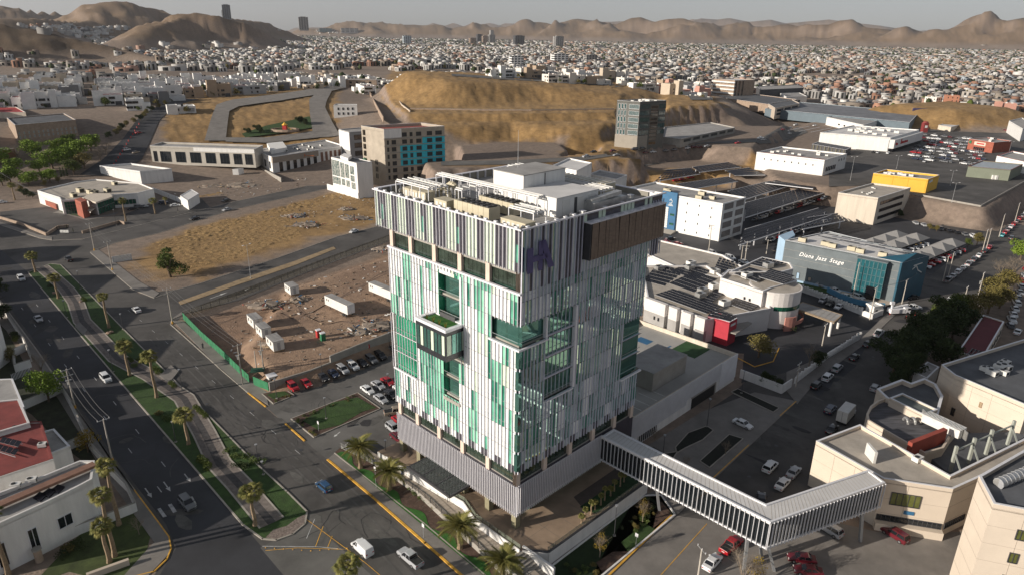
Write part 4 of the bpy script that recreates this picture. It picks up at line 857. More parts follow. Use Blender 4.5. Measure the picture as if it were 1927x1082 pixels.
for k in range(9): q0 = A+v*(4+k*8); MB().prism([tuple(q0+u*2), tuple(q0+u*2+v*.3), tuple(q0+u*40+v*.3), tuple(q0+u*40)], 15.2, 15.32).build('roof_seam', M['metal_white'], t, world=True)
# slatted grey fence building in front of the supermarket
t, P, c = bldg('service_block', 'low dark slatted service block between the white shop and the supermarket', 'shed', [(1592, 283), (1528, 272), (1602, 278)], 10, 6, wall=M['dark_wall'], roof=M['roof_dark'], rect=True, par=.2)
for i in range(9): MB().bar((*lerp(P[1], P[0], (i+.5)/9), 6), (*lerp(P[1], P[0], (i+.5)/9), 9.8), 2.0 if i % 3 else 1.2, .3).build('slat_panel', mat('slat_olive', (.16, .15, .11), .8, .2, 1), t, world=True)
# restaurant pair on the car park
t, P, c = bldg('restaurant', 'small brick and cream restaurant with green awning facing the full car park', 'restaurant', [(1871, 269), (1824, 262), (1905, 266)], 13.5, 6, wall=M['brick_red'], roof=M['roof_grey'], rect=True, par=.5)
MB().bar((*lerp(P[1], P[0], .3), 11.2), (*lerp(P[1], P[0], .75), 11.2), .5, 2.4).build('cream_sign', M['stucco_cream'], t, world=True); MB().bar((*lerp(P[1], P[0], .35), 11.3), (*lerp(P[1], P[0], .65), 11.3), .7, .9).build('red_lettering', M['red_paint'], t, world=True)
MB().bar((*lerp(P[1], P[0], .87), 11.5), (*lerp(P[1], P[0], .96), 11.5), .7, 2).build('green_sign', M['green_fence'], t, world=True)
windows(t, lerp(P[1], P[0], .3), lerp(P[1], P[0], .75), 6.5, 9, 6, 1, .8, .8, cen=c); acs(P, 13, 4, 'brick restaurant', 5)
bldg('shop', 'white shop with red roof edge and three small square windows behind the green box store', 'shop', [(1932, 306), (1876, 294), (1960, 296)], 13, 6, wall=M['stucco_white'], rect=True, par=.8, cap=M['red_paint'], wins=[(0, .2, 1, 2, 5, W_(nx=4, fx=.12, fy=.5))])
bldg('shop', 'low white wedge roofed shop beyond the supermarket', 'shop', [(1790, 240), (1766, 236), (1815, 233)], 10, 6, wall=M['stucco_cream'], roof=M['roof_white'], rect=True, par=.3)
bldg('shop', 'white box shop with a lilac corner at the right edge of the far car park', 'shop', [(1925, 243), (1899, 228), (1950, 236)], 16, 6, wall=M['stucco_white'], rect=True, par=.6)
bldg('store', 'wide dark grey roofed store between the supermarket and the dry hill', 'shop', [(1712, 231), (1440, 205), (1730, 212)], 14, 7, wall=mat('slate_blue', (.13, .17, .2), .8, .1, .3), roof=mat('slate_roof', (.18, .185, .2), .7, .3, .1), rect=True, par=.5)
bldg('shop', 'low white building with small dark windows in front of the dark roofed store', 'shop', [(1625, 236), (1556, 221), (1668, 222)], 13, 7, wall=M['stucco_white'], rect=True, par=.5, wins=[(0, .3, .9, 1, 3, W_(nx=4, fx=.3))])
bldg('shed', 'long pale metal roofed shed with blue side beside the billboard', 'shed', [(1780, 221), (1735, 222), (1800, 214)], 12, 7, wall=M['blue_wall'], roof=M['roof_grey'], rect=True, par=0)
bldg('shop', 'beige shop with glass front below the ramp of the big dark roof', 'shop', [(1459, 204), (1446, 196), (1505, 195)], 17, 8, wall=M['stucco_beige'], roof=M['roof_dark'], rect=True, par=.7, wins=[(1, .05, .95, 1, 8, W_(nx=3, ny=2, fx=.8, fy=.6, sub=3))])
bldg('hall', 'broad flat dark roofed hall behind the eight storey block', 'hall', [(1446, 197), (1352, 181), (1500, 192), (1420, 178)][:1]+[(1350, 183), (1500, 188)], 16.5, 9, wall=M['stone_brown'], roof=M['roof_dark'], rect=True, par=.6)
t, P, c = bldg('office_block', 'cream and brown five storey office block with white balcony bands', 'office building', [(1383, 152), (1343, 149), (1421, 151)], 33, 12, wall=M['stone_brown'], roof=M['roof_white'], rect=True, par=.6)
for i in range(5): MB().bar((*lerp(P[1], P[0], -.02), 14.5+i*4), (*lerp(P[1], P[0], 1.05), 14.5+i*4), 2.0, 1.5).build('balcony_band', M['stucco_white'], t, world=True)
windows(t, lerp(P[1], P[0], 0), P[0], 12.5, 32, 3, 5, .9, .5, cen=c); windows(t, P[1], lerp(P[1], P[2], .5), 12.5, 32.5, 3, 1, .4, .95, cen=c)
bldg('hall', 'long dark walled hall with white roof behind the cream office block', 'hall', [(1500, 160), (1424, 168), (1511, 164)][:1]+[(1424, 163), (1512, 166)], 20, 9, wall=M['dark_wall'], roof=M['roof_grey'], par=.6, rect=True)
bldg('shop', 'white drum fronted shop with a dark entrance beyond the ramp road', 'shop', [(1480, 183), (1468, 176), (1519, 182)], 15, 8, wall=M['stucco_white'], rect=True, par=.6, wins=[(1, .3, .7, 0, 3, W_(nx=3, fx=.8, fy=.9))])
# dance studio
def dance():
 zt, z0 = 11.7, GZ; dw = mat('teal_block', (.14, .165, .178), .75, .12, .25, fine=3); lb = mat('pale_blue', (.34, .48, .62), .8, .06, .3); db = mat('deep_teal', (.02, .09, .14), .5, .15, .3)
 top = [(1478, 452.5), (1697.8, 495), (1748.5, 482), (1560, 436)]
 t, P, c = bldg('dance_studio', 'blue grey dance studio with white script lettering and a green glass bay', 'dance studio', top, zt, wall=dw, roof=M['roof_white'], par=.35)
 A, B = Vector(P[0]), Vector(P[1]); d = (B-A).normalized(); n = Vector((d.y, -d.x)); L = (B-A).length
 if (Vector(c)-A).dot(n) > 0: n = -n
 for z in (3.2, 5.8, 8.6): MB().bar((*(A+n*.02), z), (*(B+n*.02), z), .06, .05).build('band_joint', M['kerb'], t, world=True)
 # pale blue wedge at the left, dark gable at the right
 MB().prism([tuple(A), tuple(A-d*4.2+n*-5), tuple(A-d*3+n*-16), tuple(A-n*10)], z0, zt-.2).build('blue_wing', lb, t, world=True)
 C = Vector(P[2]); MB().prism([tuple(B+n*.06), tuple(B+d*.1), tuple(C+d*.1), tuple(C-d*.4), tuple(B-d*.5+n*.06)], z0, zt+.05).build('dark_gable_wall', db, t, world=True)
 m = (B+C)/2; MB().add([(*B, zt+.05), (*C, zt+.05), (m.x, m.y, zt+2.2), (*(B-d*9), zt-.3), (*(C-d*9), zt-.3)], [(0, 1, 2), (0, 2, 3), (1, 4, 2)]).build('gable', db, t, world=True)
 b = MB(); q = (B+(C-B)*.62)+d*.2; w = (C-B).normalized()
 for a0, a1, z_0, z_1 in ((-3, -1, 8.4, 9.4), (-1, .5, 9.4, 7.6), (.5, 3, 7.6, 6.4), (-2.6, 2.2, 9.6, 9.9)): b.bar((*(q+w*a0), z_0), (*(q+w*a1), z_1), .1, .35)
 b.build('dancer_emblem', M['white_paint'], t, world=True)
 # lettering
 cu = bpy.data.curves.new('lettering', 'FONT'); cu.body = 'Diana Jazz Stage'; cu.size = 1.95; cu.extrude = .06; cu.offset = .03; cu.shear = .35; cu.space_word = 1.5; cu.space_character = 1.12
 tmp = bpy.data.objects.new('lettering_curve', cu); COL.objects.link(tmp); cu.materials.append(mat('letter_white', (.85, .85, .84), .5, .03, 1))
 bpy.context.view_layer.update(); me = bpy.data.meshes.new_from_object(tmp); bpy.data.objects.remove(tmp); o = bpy.data.objects.new('lettering', me); COL.objects.link(o); o.parent = t
 q = A+d*(L*.145)+n*.15; x = d if d.x > 0 else -d; o.location = (q.x-P[0][0], q.y-P[0][1], 7.1-z0); o.rotation_euler = (pi/2, 0, math.atan2(x.y, x.x))
 # glass bay
 p0, p1 = A+d*(L*.66), A+d*(L*.90); MB().prism([tuple(p0), tuple(p0+n*2.2), tuple(p1+n*2.2), tuple(p1)], z0+1.4, zt-.6).build('glass_bay', M['glass_teal'], t, world=True)
 windows(t, tuple(p0+n*2.2), tuple(p1+n*2.2), z0+1.5, zt-.8, 7, 5, .95, .95, M['glass_teal'], mat('bay_frame', (.08, .16, .18), .5, .1, 1), cen=tuple(p0), name='bay_pane')
 MB().prism([tuple(p0-d*.2+n*.0), tuple(p0-d*.2+n*2.5), tuple(p1+d*.2+n*2.5), tuple(p1+d*.2)], zt-.6, zt-.35).build('bay_roof', dw, t, world=True)
 MB().prism([tuple(p0+d*4.4+n*2.2), tuple(p0+d*4.4+n*2.9), tuple(p0+d*7+n*2.9), tuple(p0+d*7+n*2.2)], z0, z0+5).build('doorway', M['glass_black'], t, world=True)
 windows(t, tuple(A+d*(L*.15)), tuple(A+d*(L*.18)), z0+1, z0+3.6, 1, 1, 1, .9, lb, cen=c); windows(t, tuple(A+d*(L*.26)), tuple(A+d*(L*.29)), z0+1, z0+3, 1, 1, 1, .7, M['stucco_beige'], cen=c)
 MB().bar((*(A+n*.2), z0+.3), (*(p0+n*.2), z0+.3), .5, .8).build('plinth', lb, t, world=True)
 pw = A+d*(L*.45)+n*5; w2 = thing('curved_ramp_wall', 'curved blue wall and ramp at the door of the dance studio', 'wall', (*pw, z0)); b = MB(); pr = None
 for i in range(13):
  a = pi*i/12*.9; q = A+d*(L*(.47+.5*i/12))+n*(3.5+5.5*sin(a*.9)); b.bar((*pr, z0+.9), (*q, z0+.9), .3, 1.8) if pr is not None else None; pr = q
 b.build('wall', mat('mid_blue', (.07, .22, .36), .8, .08, .3), w2, world=True)
 MB().flat([tuple(A+d*(L*.47)), tuple(A+d*(L*.55)+n*6), tuple(A+d*(L*.75)+n*8), tuple(A+d*(L*.97)+n*7), tuple(B)], z0+.5).build('ramp', M['stucco_beige'], w2, world=True)
 sheet('lawn', [tuple(A+n*.5), tuple(A+n*5), tuple(A+d*(L*.5)+n*5), tuple(A+d*(L*.5)+n*.5)], M['lawn'], px=False, up=.06)
 for k, (f, lb_) in enumerate(((.20, 'first tilted panel rack from the left on the dance studio roof'), (.40, 'second tilted panel rack from the left on the dance studio roof'), (.62, 'third tilted panel rack from the left on the dance studio roof'), (.84, 'rightmost tilted panel rack on the dance studio roof'))):
  q = A+d*(L*f)-n*(11 if f < .8 else 9.5); solar([tuple(q), tuple(q+d*6.5), tuple(q+d*6.5-n*2.3), tuple(q-n*2.3)], zt-.3, 2, 6, lb_, 'tilted solar racks on the dance studio', tilt=1.9, lift=.5)
 for k, f in enumerate((.13, .33, .40, .56, .64, .82)):
  q = A+d*(L*f)-n*(3.2+.8*(k % 2)); ac(q.x, q.y, zt-.3, heading(A, B), 1.3, 'cream air conditioner with white duct on the dance studio roof', 'air conditioners on the dance studio roof', 'hvac_beige')
dance()
# clinic with the solar roofs
def clinic():
 cw = mat('clinic_white', (.66, .63, .61), .85, .05, .3); gr = M['grey_wall']
 t, P, c = bldg('clinic', 'low white clinic wing with grey bases and solar panels covering its roof', 'clinic', [(1219, 560), (1332, 601), (1450, 580), (1440, 553), (1360, 520), (1330, 500), (1208, 500)], 4.6, wall=cw, roof=M['roof_membrane'], par=.6)
 A, B = P[0], P[1]
 fr = ((.0, .36), (.42, .56), (.64, .78), (.86, 1.0))
 n = Vector((B[1]-A[1], -(B[0]-A[0]))).normalized()
 if (Vector(c)-Vector(A)).dot(n) > 0: n = -n
 for f0, f1 in fr:
  p, q = Vector(lerp(A, B, f0)), Vector(lerp(A, B, f1)); MB().prism([tuple(p), tuple(q), tuple(q+n*1.4), tuple(p+n*1.4)], 1.2, 5.0).build('wall_block', cw, t, world=True); MB().prism([tuple(p), tuple(q), tuple(q+n*1.38), tuple(p+n*1.38)], GZ, 1.2).build('grey_base', gr, t, world=True)
 o = Vector(A)+n*1.42; o2 = Vector(B)+n*1.42; windows(t, lerp(o, o2, .16), lerp(o, o2, .3), GZ+1.6, GZ+2.8, 2, 1, .3, .8, cen=c)
 t2, P2, c2 = bldg('clinic_entrance_cube', 'crimson red cube at the corner of the solar roofed clinic', 'clinic entrance', [(1332, 593), (1373, 606), (1388, 598), (1348, 586)], 4.9, wall=mat('crimson', (.42, .03, .05), .75, .08, .5), roof=M['roof_dark'], par=.3)
 MB().bar((*lerp(P2[1], P2[2], .2), 3.6), (*lerp(P2[1], P2[2], .8), 3.6), .15, .7).build('sign', M['white_paint'], t2, world=True)
 q = ats([(1348, 618), (1385, 628), (1415, 608), (1390, 598)], 1.6); MB().prism(q, 1.4, 1.7).build('canopy', M['concrete'], t2, world=True)
 t3, P3, c3 = bldg('clinic', 'tall white middle block of the clinic with two tiny windows', 'clinic', [(1355.5, 523), (1436, 548), (1452, 541), (1500, 528), (1470, 512), (1372, 508)], 9.2, wall=cw, roof=M['roof_membrane'], par=.7)
 windows(t3, lerp(P3[0], P3[1], .56), lerp(P3[0], P3[1], .8), GZ+7.2, GZ+8.4, 2, 1, .35, .7, cen=c3)
 t4, P4, c4 = bldg('clinic', 'low rear wing of the clinic with a dense field of solar panels', 'clinic', [(1200, 470), (1290, 510), (1352, 522), (1372, 508), (1415, 512), (1360, 480), (1240, 452)], 4.0, wall=cw, roof=M['roof_membrane'], par=.5)
 t5, P5, c5 = bldg('clinic', 'upper rear clinic block with solar panels and a white stepped wall', 'clinic', [(1372, 512), (1470, 512), (1493, 506), (1487, 495), (1434, 484)], 9.6, wall=cw, roof=M['roof_membrane'], par=.5)
 # rotunda
 x, y = at(1459, 541, 8.0); t6 = thing('clinic_rotunda', 'round white corner drum of the clinic with a curved ribbon window', 'clinic', (x, y, GZ));
 MB().tube((0, 0, -1), (0, 0, 11.0), 7.6, 7.6, 32).build('wall', cw, t6, smooth=False)
 MB().tube((0, 0, 10.9), (0, 0, 11.4), 7.7, 7.7, 32).build('parapet', cw, t6); MB().tube((0, 0, 11.4), (0, 0, 11.43), 7.2, 7.2, 32).build('roof', M['roof_membrane'], t6)
 b = MB()
 for i in range(9): a = -1.9+i*.16; b.bar((7.62*cos(a), 7.62*sin(a), 6.4), (7.62*cos(a+.15), 7.62*sin(a+.15), 6.4), .1, 1.3)
 b.build('ribbon_window', M['glass_green'], t6); b = MB()
 for i in range(14): a = -1.5+i*.13; b.bar((9.2*cos(a), 9.2*sin(a), 2.2), (9.2*cos(a+.14), 9.2*sin(a+.14), 2.2), .4, 4.4 if i < 3 else 1.0)
 b.build('pink_canopy_wall', mat('salmon', (.55, .25, .2), .8, .08, .4), t6)
 # porte cochere
 q = ats([(1492, 578), (1570, 606), (1586, 592), (1510, 568)], 2.2); t7 = thing('entrance_canopy', 'flat grey drive through canopy on round pillars at the clinic entrance', 'canopy', (*q[0], GZ)); MB().prism(q, 1.9, 2.2).build('roof', M['roof_grey'], t7, world=True)
 MB().ring(q, .3, 1.7, 2.26).build('fascia', M['wood'], t7, world=True)
 for k in (1, 2): p = Vector(q[k])+(Vector(q[0])-Vector(q[1])).normalized()*.8; MB().tube((p.x, p.y, GZ), (p.x, p.y, 2), .4, .4, 10).build('pillar', M['stucco_white'], t7, world=True)
 for i in range(1, 8): a, b_ = lerp(q[0], q[1], i/8), lerp(q[3], q[2], i/8); MB().bar((*a, 2.23), (*b_, 2.23), .08, .05).build('roof_seam', M['kerb'], t7, world=True)
 S_ = lambda px, z, r, c_, lb: solar(ats(px, z), z, r, c_, lb, 'solar fields on the clinic roofs', lift=.35)
 S_([(1232, 556), (1330, 592), (1360, 579), (1266, 545)], 4.4, 5, 12, 'solar field above the grey based wall blocks'); S_([(1330, 597), (1374, 606), (1388, 598), (1345, 583)], 4.6, 3, 5, 'solar field behind the crimson cube')
 S_([(1366, 572), (1412, 588), (1436, 569), (1393, 556)], 4.2, 6, 5, 'square solar field below the two tiny windows'); S_([(1321, 565), (1340, 571), (1365, 551), (1347, 545)], 4.2, 6, 3, 'narrow solar field between two air units on the clinic')
 S_([(1258, 535), (1305, 552), (1350, 527), (1306, 512)], 3.7, 6, 8, 'wide solar field on the rear clinic wing'); S_([(1211, 530), (1248, 540), (1290, 512), (1235, 500)], 3.7, 6, 6, 'solar field nearest the glass tower')
 S_([(1262, 512), (1308, 528), (1340, 512), (1290, 498)], 3.7, 5, 6, 'solar field in the middle of the rear clinic wing'); S_([(1345, 508), (1360, 513), (1393, 497), (1352, 486)], 3.7, 5, 5, 'solar field beside the rear white cars')
 S_([(1380, 517), (1425, 533), (1450, 517), (1410, 505)], 9.0, 4, 6, 'solar field on the tall middle clinic block'); S_([(1428, 523), (1474, 537), (1495, 521), (1450, 508)], 10.0, 6, 7, 'large solar field on the clinic rotunda'); S_([(1412, 500), (1440, 506), (1478, 497), (1436, 487)], 9.3, 4, 6, 'farthest solar field on the clinic roofs')
 for k, (u, v, z) in enumerate(((1363, 575, 4.1), (1322, 552, 4.1), (1343, 543, 4.1), (1298, 508, 3.6), (1345, 516, 3.6), (1240, 509, 3.6), (1405, 523, 8.7), (1445, 504, 9.2), (1300, 500, 3.6), (1318, 560, 4.1))):
  ac(*at(u, v, z), z, R(30), 1.5, 'large grey air conditioner between the solar fields of the clinic', 'large air conditioners on the clinic', 'galvanised' if k % 2 else 'hvac_white')
clinic()
# parking garage
def garage():
 t = thing('parking_garage', 'low white parking garage with louvered side and cars marked roof deck', 'parking garage', tl(38, 3, GZ), TA)
 MB().box(0, 44.3, -.2, 29.8, -1, 6.4).build('wall', M['stucco_white'], t); MB().box(.2, 44.1, 0, 29.5, 6.4, 6.45).build('deck', mat('deck_pave', (.36, .35, .33), .85, .1, .2), t)
 MB().ring([(0, -.2), (44.3, -.2), (44.3, 29.8), (0, 29.8)], .35, 6.4, 7.6).build('parapet', M['stucco_cream'], t)
 lm = MB().box(-.05, .05, -.42, -.2, 0, 1).mesh('screen_fin', M['metal_white'])
 for i in range(150):
  x = -4+i*.27; z0 = 2.2 if x < 21 or x > 36 else 3.4
  if x > 36: z0 = .3 if x < 39 else .8
  o = part('screen_fin', lm, t, (x, 0, z0)); o.scale = (1, 1, 7.7-z0)
 MB().box(36.5, 44.4, -.32, -.2, 1.0, 7.6).build('screen_panel', M['metal_white'], t)
 MB().box(23.5, 34, -.28, -.1, 0, 3.0).build('entrance', M['fan_dark'], t); MB().box(2, 9, -.3, -.1, .2, 1.9).build('window_band', M['fan_dark'], t)
 for i in range(9): MB().box(2+i*.8, 2.12+i*.8, -.36, -.25, 0, 2.0).build('bar', M['metal_white'], t)
 MB().box(23.2, 34.3, -.5, -.1, 3.0, 3.3).box(34, 34.3, -.5, -.1, 0, 3.0).build('lintel', M['concrete'], t)
 for i in range(9): MB().box(8+i*3, 8.15+i*3, 22.6, 28, 6.46, 6.47).build('bay_line', M['white_paint'], t)
 for i in range(5): MB().box(2+i*3, 2.15+i*3, 1.5, 6.5, 6.46, 6.47).build('bay_line', M['white_paint'], t)
 for i in range(14): MB().box(7+i*2.4, 8.6+i*2.4, 28.3, 28.5, 6.46, 6.58).build('wheel_stop', M['yellow_wall'] if i % 2 else M['rubber'], t)
 MB().box(30, 38, 15, 15.5, 6.46, 6.47).box(34, 37, 20, 24, 6.46, 6.47).build('blue_bay', M['blue_wall'], t); MB().box(6, 32, 16.2, 16.35, 6.46, 6.47).build('dark_line', M['rubber'], t)
 for x, y, s in ((20, 19, 1), (27, 19.5, 1), (33, 18, 1)): MB().box(x, x+2.4, y-.1, y+.1, 6.46, 6.475).build('deck_arrow', M['white_paint'], t); MB().add([(x, y-.5, 6.472), (x-1, y, 6.472), (x, y+.5, 6.472)], [(0, 1, 2)]).build('arrow_head', M['white_paint'], t)
 MB().box(36, 43.6, 7, 14, 6.46, 6.5).build('deck_lawn', mat('shade_lawn2', (.02, .07, .02), .9, .3, .8), t)  # dim green has the tower's shade put into the colour
 s = thing('stair_block', 'plain grey concrete stair block on the garage roof deck', 'rooftop structure', tl(59.5, 12, 4), TA); MB().box(-8, 6, -4.5, 3.8, 0, 4.6).build('wall', M['concrete'], s); MB().box(-8.1, 6.1, -4.6, 3.9, 4.6, 4.75).build('roof', M['roof_grey'], s)
garage()
# skybridge
def bridge():
 zt, zb = 8.6, 3.5; p0, p1, p2 = Vector((22.6, -.3)), Vector((22.4, -33.9)), Vector((46.5, -43.0)); q0, q1, q2 = Vector((26.4, -.3)), Vector((26.2, -31.3)), Vector((48.2, -39.6))
 t = thing('skybridge', 'enclosed white skybridge with closely spaced fins bending from the tower to the hospital', 'footbridge', tl(24, -15, GZ), TA); inv = mw(t).inverted()
 L2 = lambda v: tl(v.x, v.y)[:2]; poly = [L2(p0), L2(p1), L2(p2), L2(q2), L2(q1), L2(q0)]
 MB().prism([L2(p0+Vector((.25, 0))), L2(p1+Vector((.25, .2))), L2(p2+Vector((0, .3))), L2(q2-Vector((0, .3))), L2(q1-Vector((.25, .2))), L2(q0-Vector((.25, 0)))], zb+.25, zt-.3).build('glass_wall', M['glass_dark'], t, world=True)
 MB().prism(poly, zt-.3, zt).build('roof', M['roof_white'], t, world=True); MB().ring(poly, .35, zt, zt+.22).build('parapet', M['metal_white'], t, world=True); MB().prism(poly, zb, zb+.25).build('floor', M['metal_white'], t, world=True)
 fm = MB().box(-.04, .04, -.22, .0, 0, zt-zb).mesh('fin', mat('bridge_fin', (.6, .6, .62), .45, .06, .5))
 def fins(a, b, n, s):
  A, B = Vector(L2(a)), Vector(L2(b)); d = (B-A); h = math.atan2(d.y, d.x)-TA+(pi if s < 0 else 0)
  for i in range(n+1): p = A+d*(i/n); part('fin', fm, t, inv @ Vector((p.x, p.y, zb)), (0, 0, h))
 fins(p0, p1, 40, 1); fins(p1, p2, 34, 1); fins(q1, q0, 36, 1); fins(q2, q1, 26, 1)
 for i in range(1, 40): a, b = p0.lerp(p1, i/40), q0.lerp(q1, i/40); MB().bar((*L2(a+Vector((.4, 0))), zt+.01), (*L2(b-Vector((.4, 0))), zt+.01), .04, .02).build('roof_seam', M['roof_membrane'], t, world=True)
 for i in range(1, 34): a, b = p1.lerp(p2, i/34), q1.lerp(q2, i/34); MB().bar((*L2(a+Vector((.1, .4))), zt+.01), (*L2(b-Vector((.1, .4))), zt+.01), .04, .02).build('roof_seam', M['roof_membrane'], t, world=True)
 cg = mat('column_steel', (.30, .31, .32), .5, .1, 1, met=.4)
 for a, b in (((24.2, -12), (25, -12.8)), ((23, -30.5), (22.4, -31)), ((24.5, -33), (25.8, -34.6)), ((25.5, -31), (27.2, -31.8)), ((44.2, -41), (43.4, -42))):
  MB().bar((*L2(Vector(b)), GZ), (*L2(Vector(a)), zb+.1), .55, .45).build('column', cg, t, world=True)
bridge()
# hospital
def hospital():
 hw = mat('hospital_cream', (.60, .52, .43), .85, .05, .25); zt = 7.6
 top = [(1536, 829), (1663, 900), (1794, 919.5), (1835, 901), (1990, 800), (1965, 805), (1787.5, 893), (1618.6, 798)]
 t, P, c = bldg('hospital_wing', 'angular cream hospital wing where the skybridge lands', 'hospital', [(1536, 829), (1663, 900), (1794, 919.5), (1835, 901), (1960, 842), (1930, 823), (1787.5, 893), (1618.6, 798)], zt, wall=hw, roof=M['roof_membrane'], par=.7)
 joints(P, GZ, zt).build('wall_joint', mat('wall_joint', (.36, .31, .26), .9, .1, 1), t, world=True)
 windows(t, lerp(P[1], P[2], .16), lerp(P[1], P[2], .6), 2.6, 5.2, 1, 1, 1, .95, mat('olive_glass', (.10, .11, .03), .1, .3, .6, spec=.8), M['metal_dark'], 5, cen=c)
 windows(t, lerp(P[1], P[2], .02), lerp(P[1], P[2], .98), -.9, .25, 1, 1, 1, .95, M['glass_dark'], M['metal_dark'], 14, cen=c); windows(t, lerp(P[2], P[3], .05), P[3], -.9, .25, 1, 1, 1, .95, M['glass_dark'], M['metal_dark'], 10, cen=c)
 MB().bar((*lerp(P[1], P[2], .4), 1.4), (*lerp(P[1], P[2], .55), 1.4), .3, .7).build('blue_sign', M['blue_wall'], t, world=True)
 n = Vector((P[2][1]-P[1][1], -(P[2][0]-P[1][0]))).normalized()
 MB().prism([tuple(Vector(P[1])+n*0), tuple(Vector(P[1])+n*1.2), tuple(Vector(P[2])+n*1.2), P[2]], GZ, -1.0).build('base_wall', hw, t, world=True)
 MB().bar((*at(1637, 862, 7), 7), (*at(1637, 862, 7), 9.4), 3.2, .5).build('roof_screen', M['hvac_white'], t, world=True)
 ac(*at(1726, 866, 7), 6.9, .5, .9, 'silver exhaust unit on the cream hospital wing', None);
 t, P, c = bldg('hospital_tower', 'tall cream hospital block at the lower right edge with square olive windows', 'hospital', [(1842, 894.4), (1870, 947), (2020, 975), (2050, 850), (1990, 810)], 16.8, wall=hw, roof=M['roof_dark'], par=.8)
 joints(P, GZ, 16.8).build('wall_joint', mat('wall_joint', (.36, .31, .26), .9, .1, 1), t, world=True)
 windows(t, lerp(P[1], P[2], .3), lerp(P[1], P[2], .9), 2, 14.5, 2, 3, .42, .4, mat('olive_glass', (.1, .11, .03)), M['metal_dark'], 2, cen=c)
 m = MB(); p = at(1880, 905, 17); q = at(1940, 880, 17); m.tube((*p, 16.6), (*q, 16.6), .8, .8, 10); m.build('silver_duct', M['galvanised'], t, world=True)
 for i in range(8): x = lerp(p, q, i/8); MB().tube((*x, 16.6), (x[0]+.15, x[1]+.05, 16.6), .86, .86, 10).build('duct_band', M['metal_grey'], t, world=True)
 t, P, c = bldg('hospital_block', 'large cream hospital block with a blank wall and dark flat roof', 'hospital', [(1771.8, 685.6), (1797, 705), (1935, 763), (2100, 650), (1985, 620)], 9.0, wall=hw, roof=M['roof_dark'], par=.8)
 joints(P, GZ, 9.0).build('wall_joint', mat('wall_joint', (.36, .31, .26), .9, .1, 1), t, world=True)
 windows(t, lerp(P[1], P[2], .08), lerp(P[1], P[2], .13), -.5, 1.3, 1, 1, 1, 1, cen=c); windows(t, lerp(P[1], P[2], .42), lerp(P[1], P[2], .46), 4.2, 5.4, 1, 1, 1, 1, M['wood'], M['wood'], cen=c)
 acs(ats([(1830, 700), (1927, 740), (1927, 680), (1860, 680)], 8), 8.2, 10, 'dark roofed hospital block', 6)
 t = thing('hospital_rotunda', 'curved low hospital roof of dark boards beside the street', 'hospital', (*at(1690, 800, 5), GZ)); pts = [(1648, 802), (1632, 792), (1630, 780), (1637, 766), (1650, 756), (1668, 749), (1710, 768), (1738, 780), (1798, 812), (1790, 822), (1775, 845), (1740, 855)]
 P = ats(pts, 4.6); MB().prism(P, GZ, 4.2).build('wall', hw, t, world=True); MB().flat(P, 4.22).build('roof', mat('board_roof', (.085, .085, .095), .8, .5, .5, stretch=(.4, 3, 1)), t, world=True); MB().ring(P, .4, 4.0, 5.0).build('parapet', hw, t, world=True)
 for k, u in enumerate((1704, 1716)):
  b = MB(); x, y = at(u, 795, 4.4); pr = None
  for i in range(8): a = pi*i/7; q = (x+.2*k, y-.9*cos(a), 4.6+.9*sin(a)); b.tube(pr, q, .28, .28, 6) if pr else None; pr = q
  b.build('pipe_bend', M['galvanised'], t, world=True)
 t, P, c = bldg('hospital_block', 'low stepped hospital block with dark roof next to the street trees', 'hospital', [(1650, 731), (1668, 748), (1763, 790), (1775, 745), (1762, 722), (1739, 711), (1714, 720), (1697, 713)], 5.4, wall=hw, roof=M['roof_dark'], par=1.0, thick=.5)
 bldg('hospital_block', 'small raised flat roof panel between the curved and stepped hospital roofs', 'hospital', [(1674, 748), (1738, 780), (1765, 770), (1698, 739)], 6.2, wall=hw, roof=mat('green_grey_roof', (.13, .15, .145), .8, .15, .3), par=.4)
 t = thing('red_wall', 'free standing dark red wall slab on the hospital roof', 'wall', (*at(1740, 830, 5), 4)); a, b = at(1712, 838, 6.5), at(1778, 812, 6.5); MB().bar((*a, 5.6), (*b, 5.6), .9, 3.4).build('wall', mat('brick_red2', (.30, .06, .04), .8, .15, .5), t, world=True)
 t = thing('duct_run', 'long silver duct with ribs crossing the hospital roof', 'duct', (*at(1770, 795, 6), 4.5)); a, b = at(1742, 780, 6.5), at(1812, 812, 6.5); MB().bar((*a, 6.2), (*b, 6.2), 2.6, 1.8).build('duct', M['hvac_white'], t, world=True)
 for i in range(8): x = lerp(a, b, i/7); MB().bar((*x, 6.2), (x[0]+.12, x[1], 6.2), 2.75, 1.95).build('rib', M['galvanised'], t, world=True)
 P = ats([(1740, 852), (1800, 815), (1900, 812), (1935, 818), (1788, 892)], 3); MB().prism(P, GZ, 3).build('courtyard_roof', M['roof_dark'])['kind'] = 'structure'
 t = thing('steel_frame', 'row of pale steel posts with braces beside the hospital roof edge', 'steel frame', (*at(1790, 880, 4), 3))
 pr = None
 for u, v in ((1790, 878), (1824, 862), (1857, 846), (1898, 828)):
  x, y = at(u, v, 4); MB().box(x-.25, x+.25, y-.25, y+.25, 3, 8.6).build('post', cg2, t, world=True); MB().bar((x, y, 7.0), (*at(u+18, v+9, 7), 7.0), .25, .25).build('brace', cg2, t, world=True)
  if pr: MB().bar((*pr, 7.6), (x, y, 7.6), .25, .25).build('beam', cg2, t, world=True)
  pr = (x, y)
 # maroon roofed house and steel pergola by the trees
 t, P, c = bldg('house', 'long low building with a maroon roof under the dark street trees', 'house', [(1803, 660), (1848, 677), (1890, 605), (1850, 592)], 2.2, wall=M['stucco_cream'], roof=mat('maroon_roof', (.12, .018, .025), .8, .2, .4), par=.3, wins=[(1, .05, .95, 1, 3.6, W_(nx=7, fx=.3, fy=.7))])
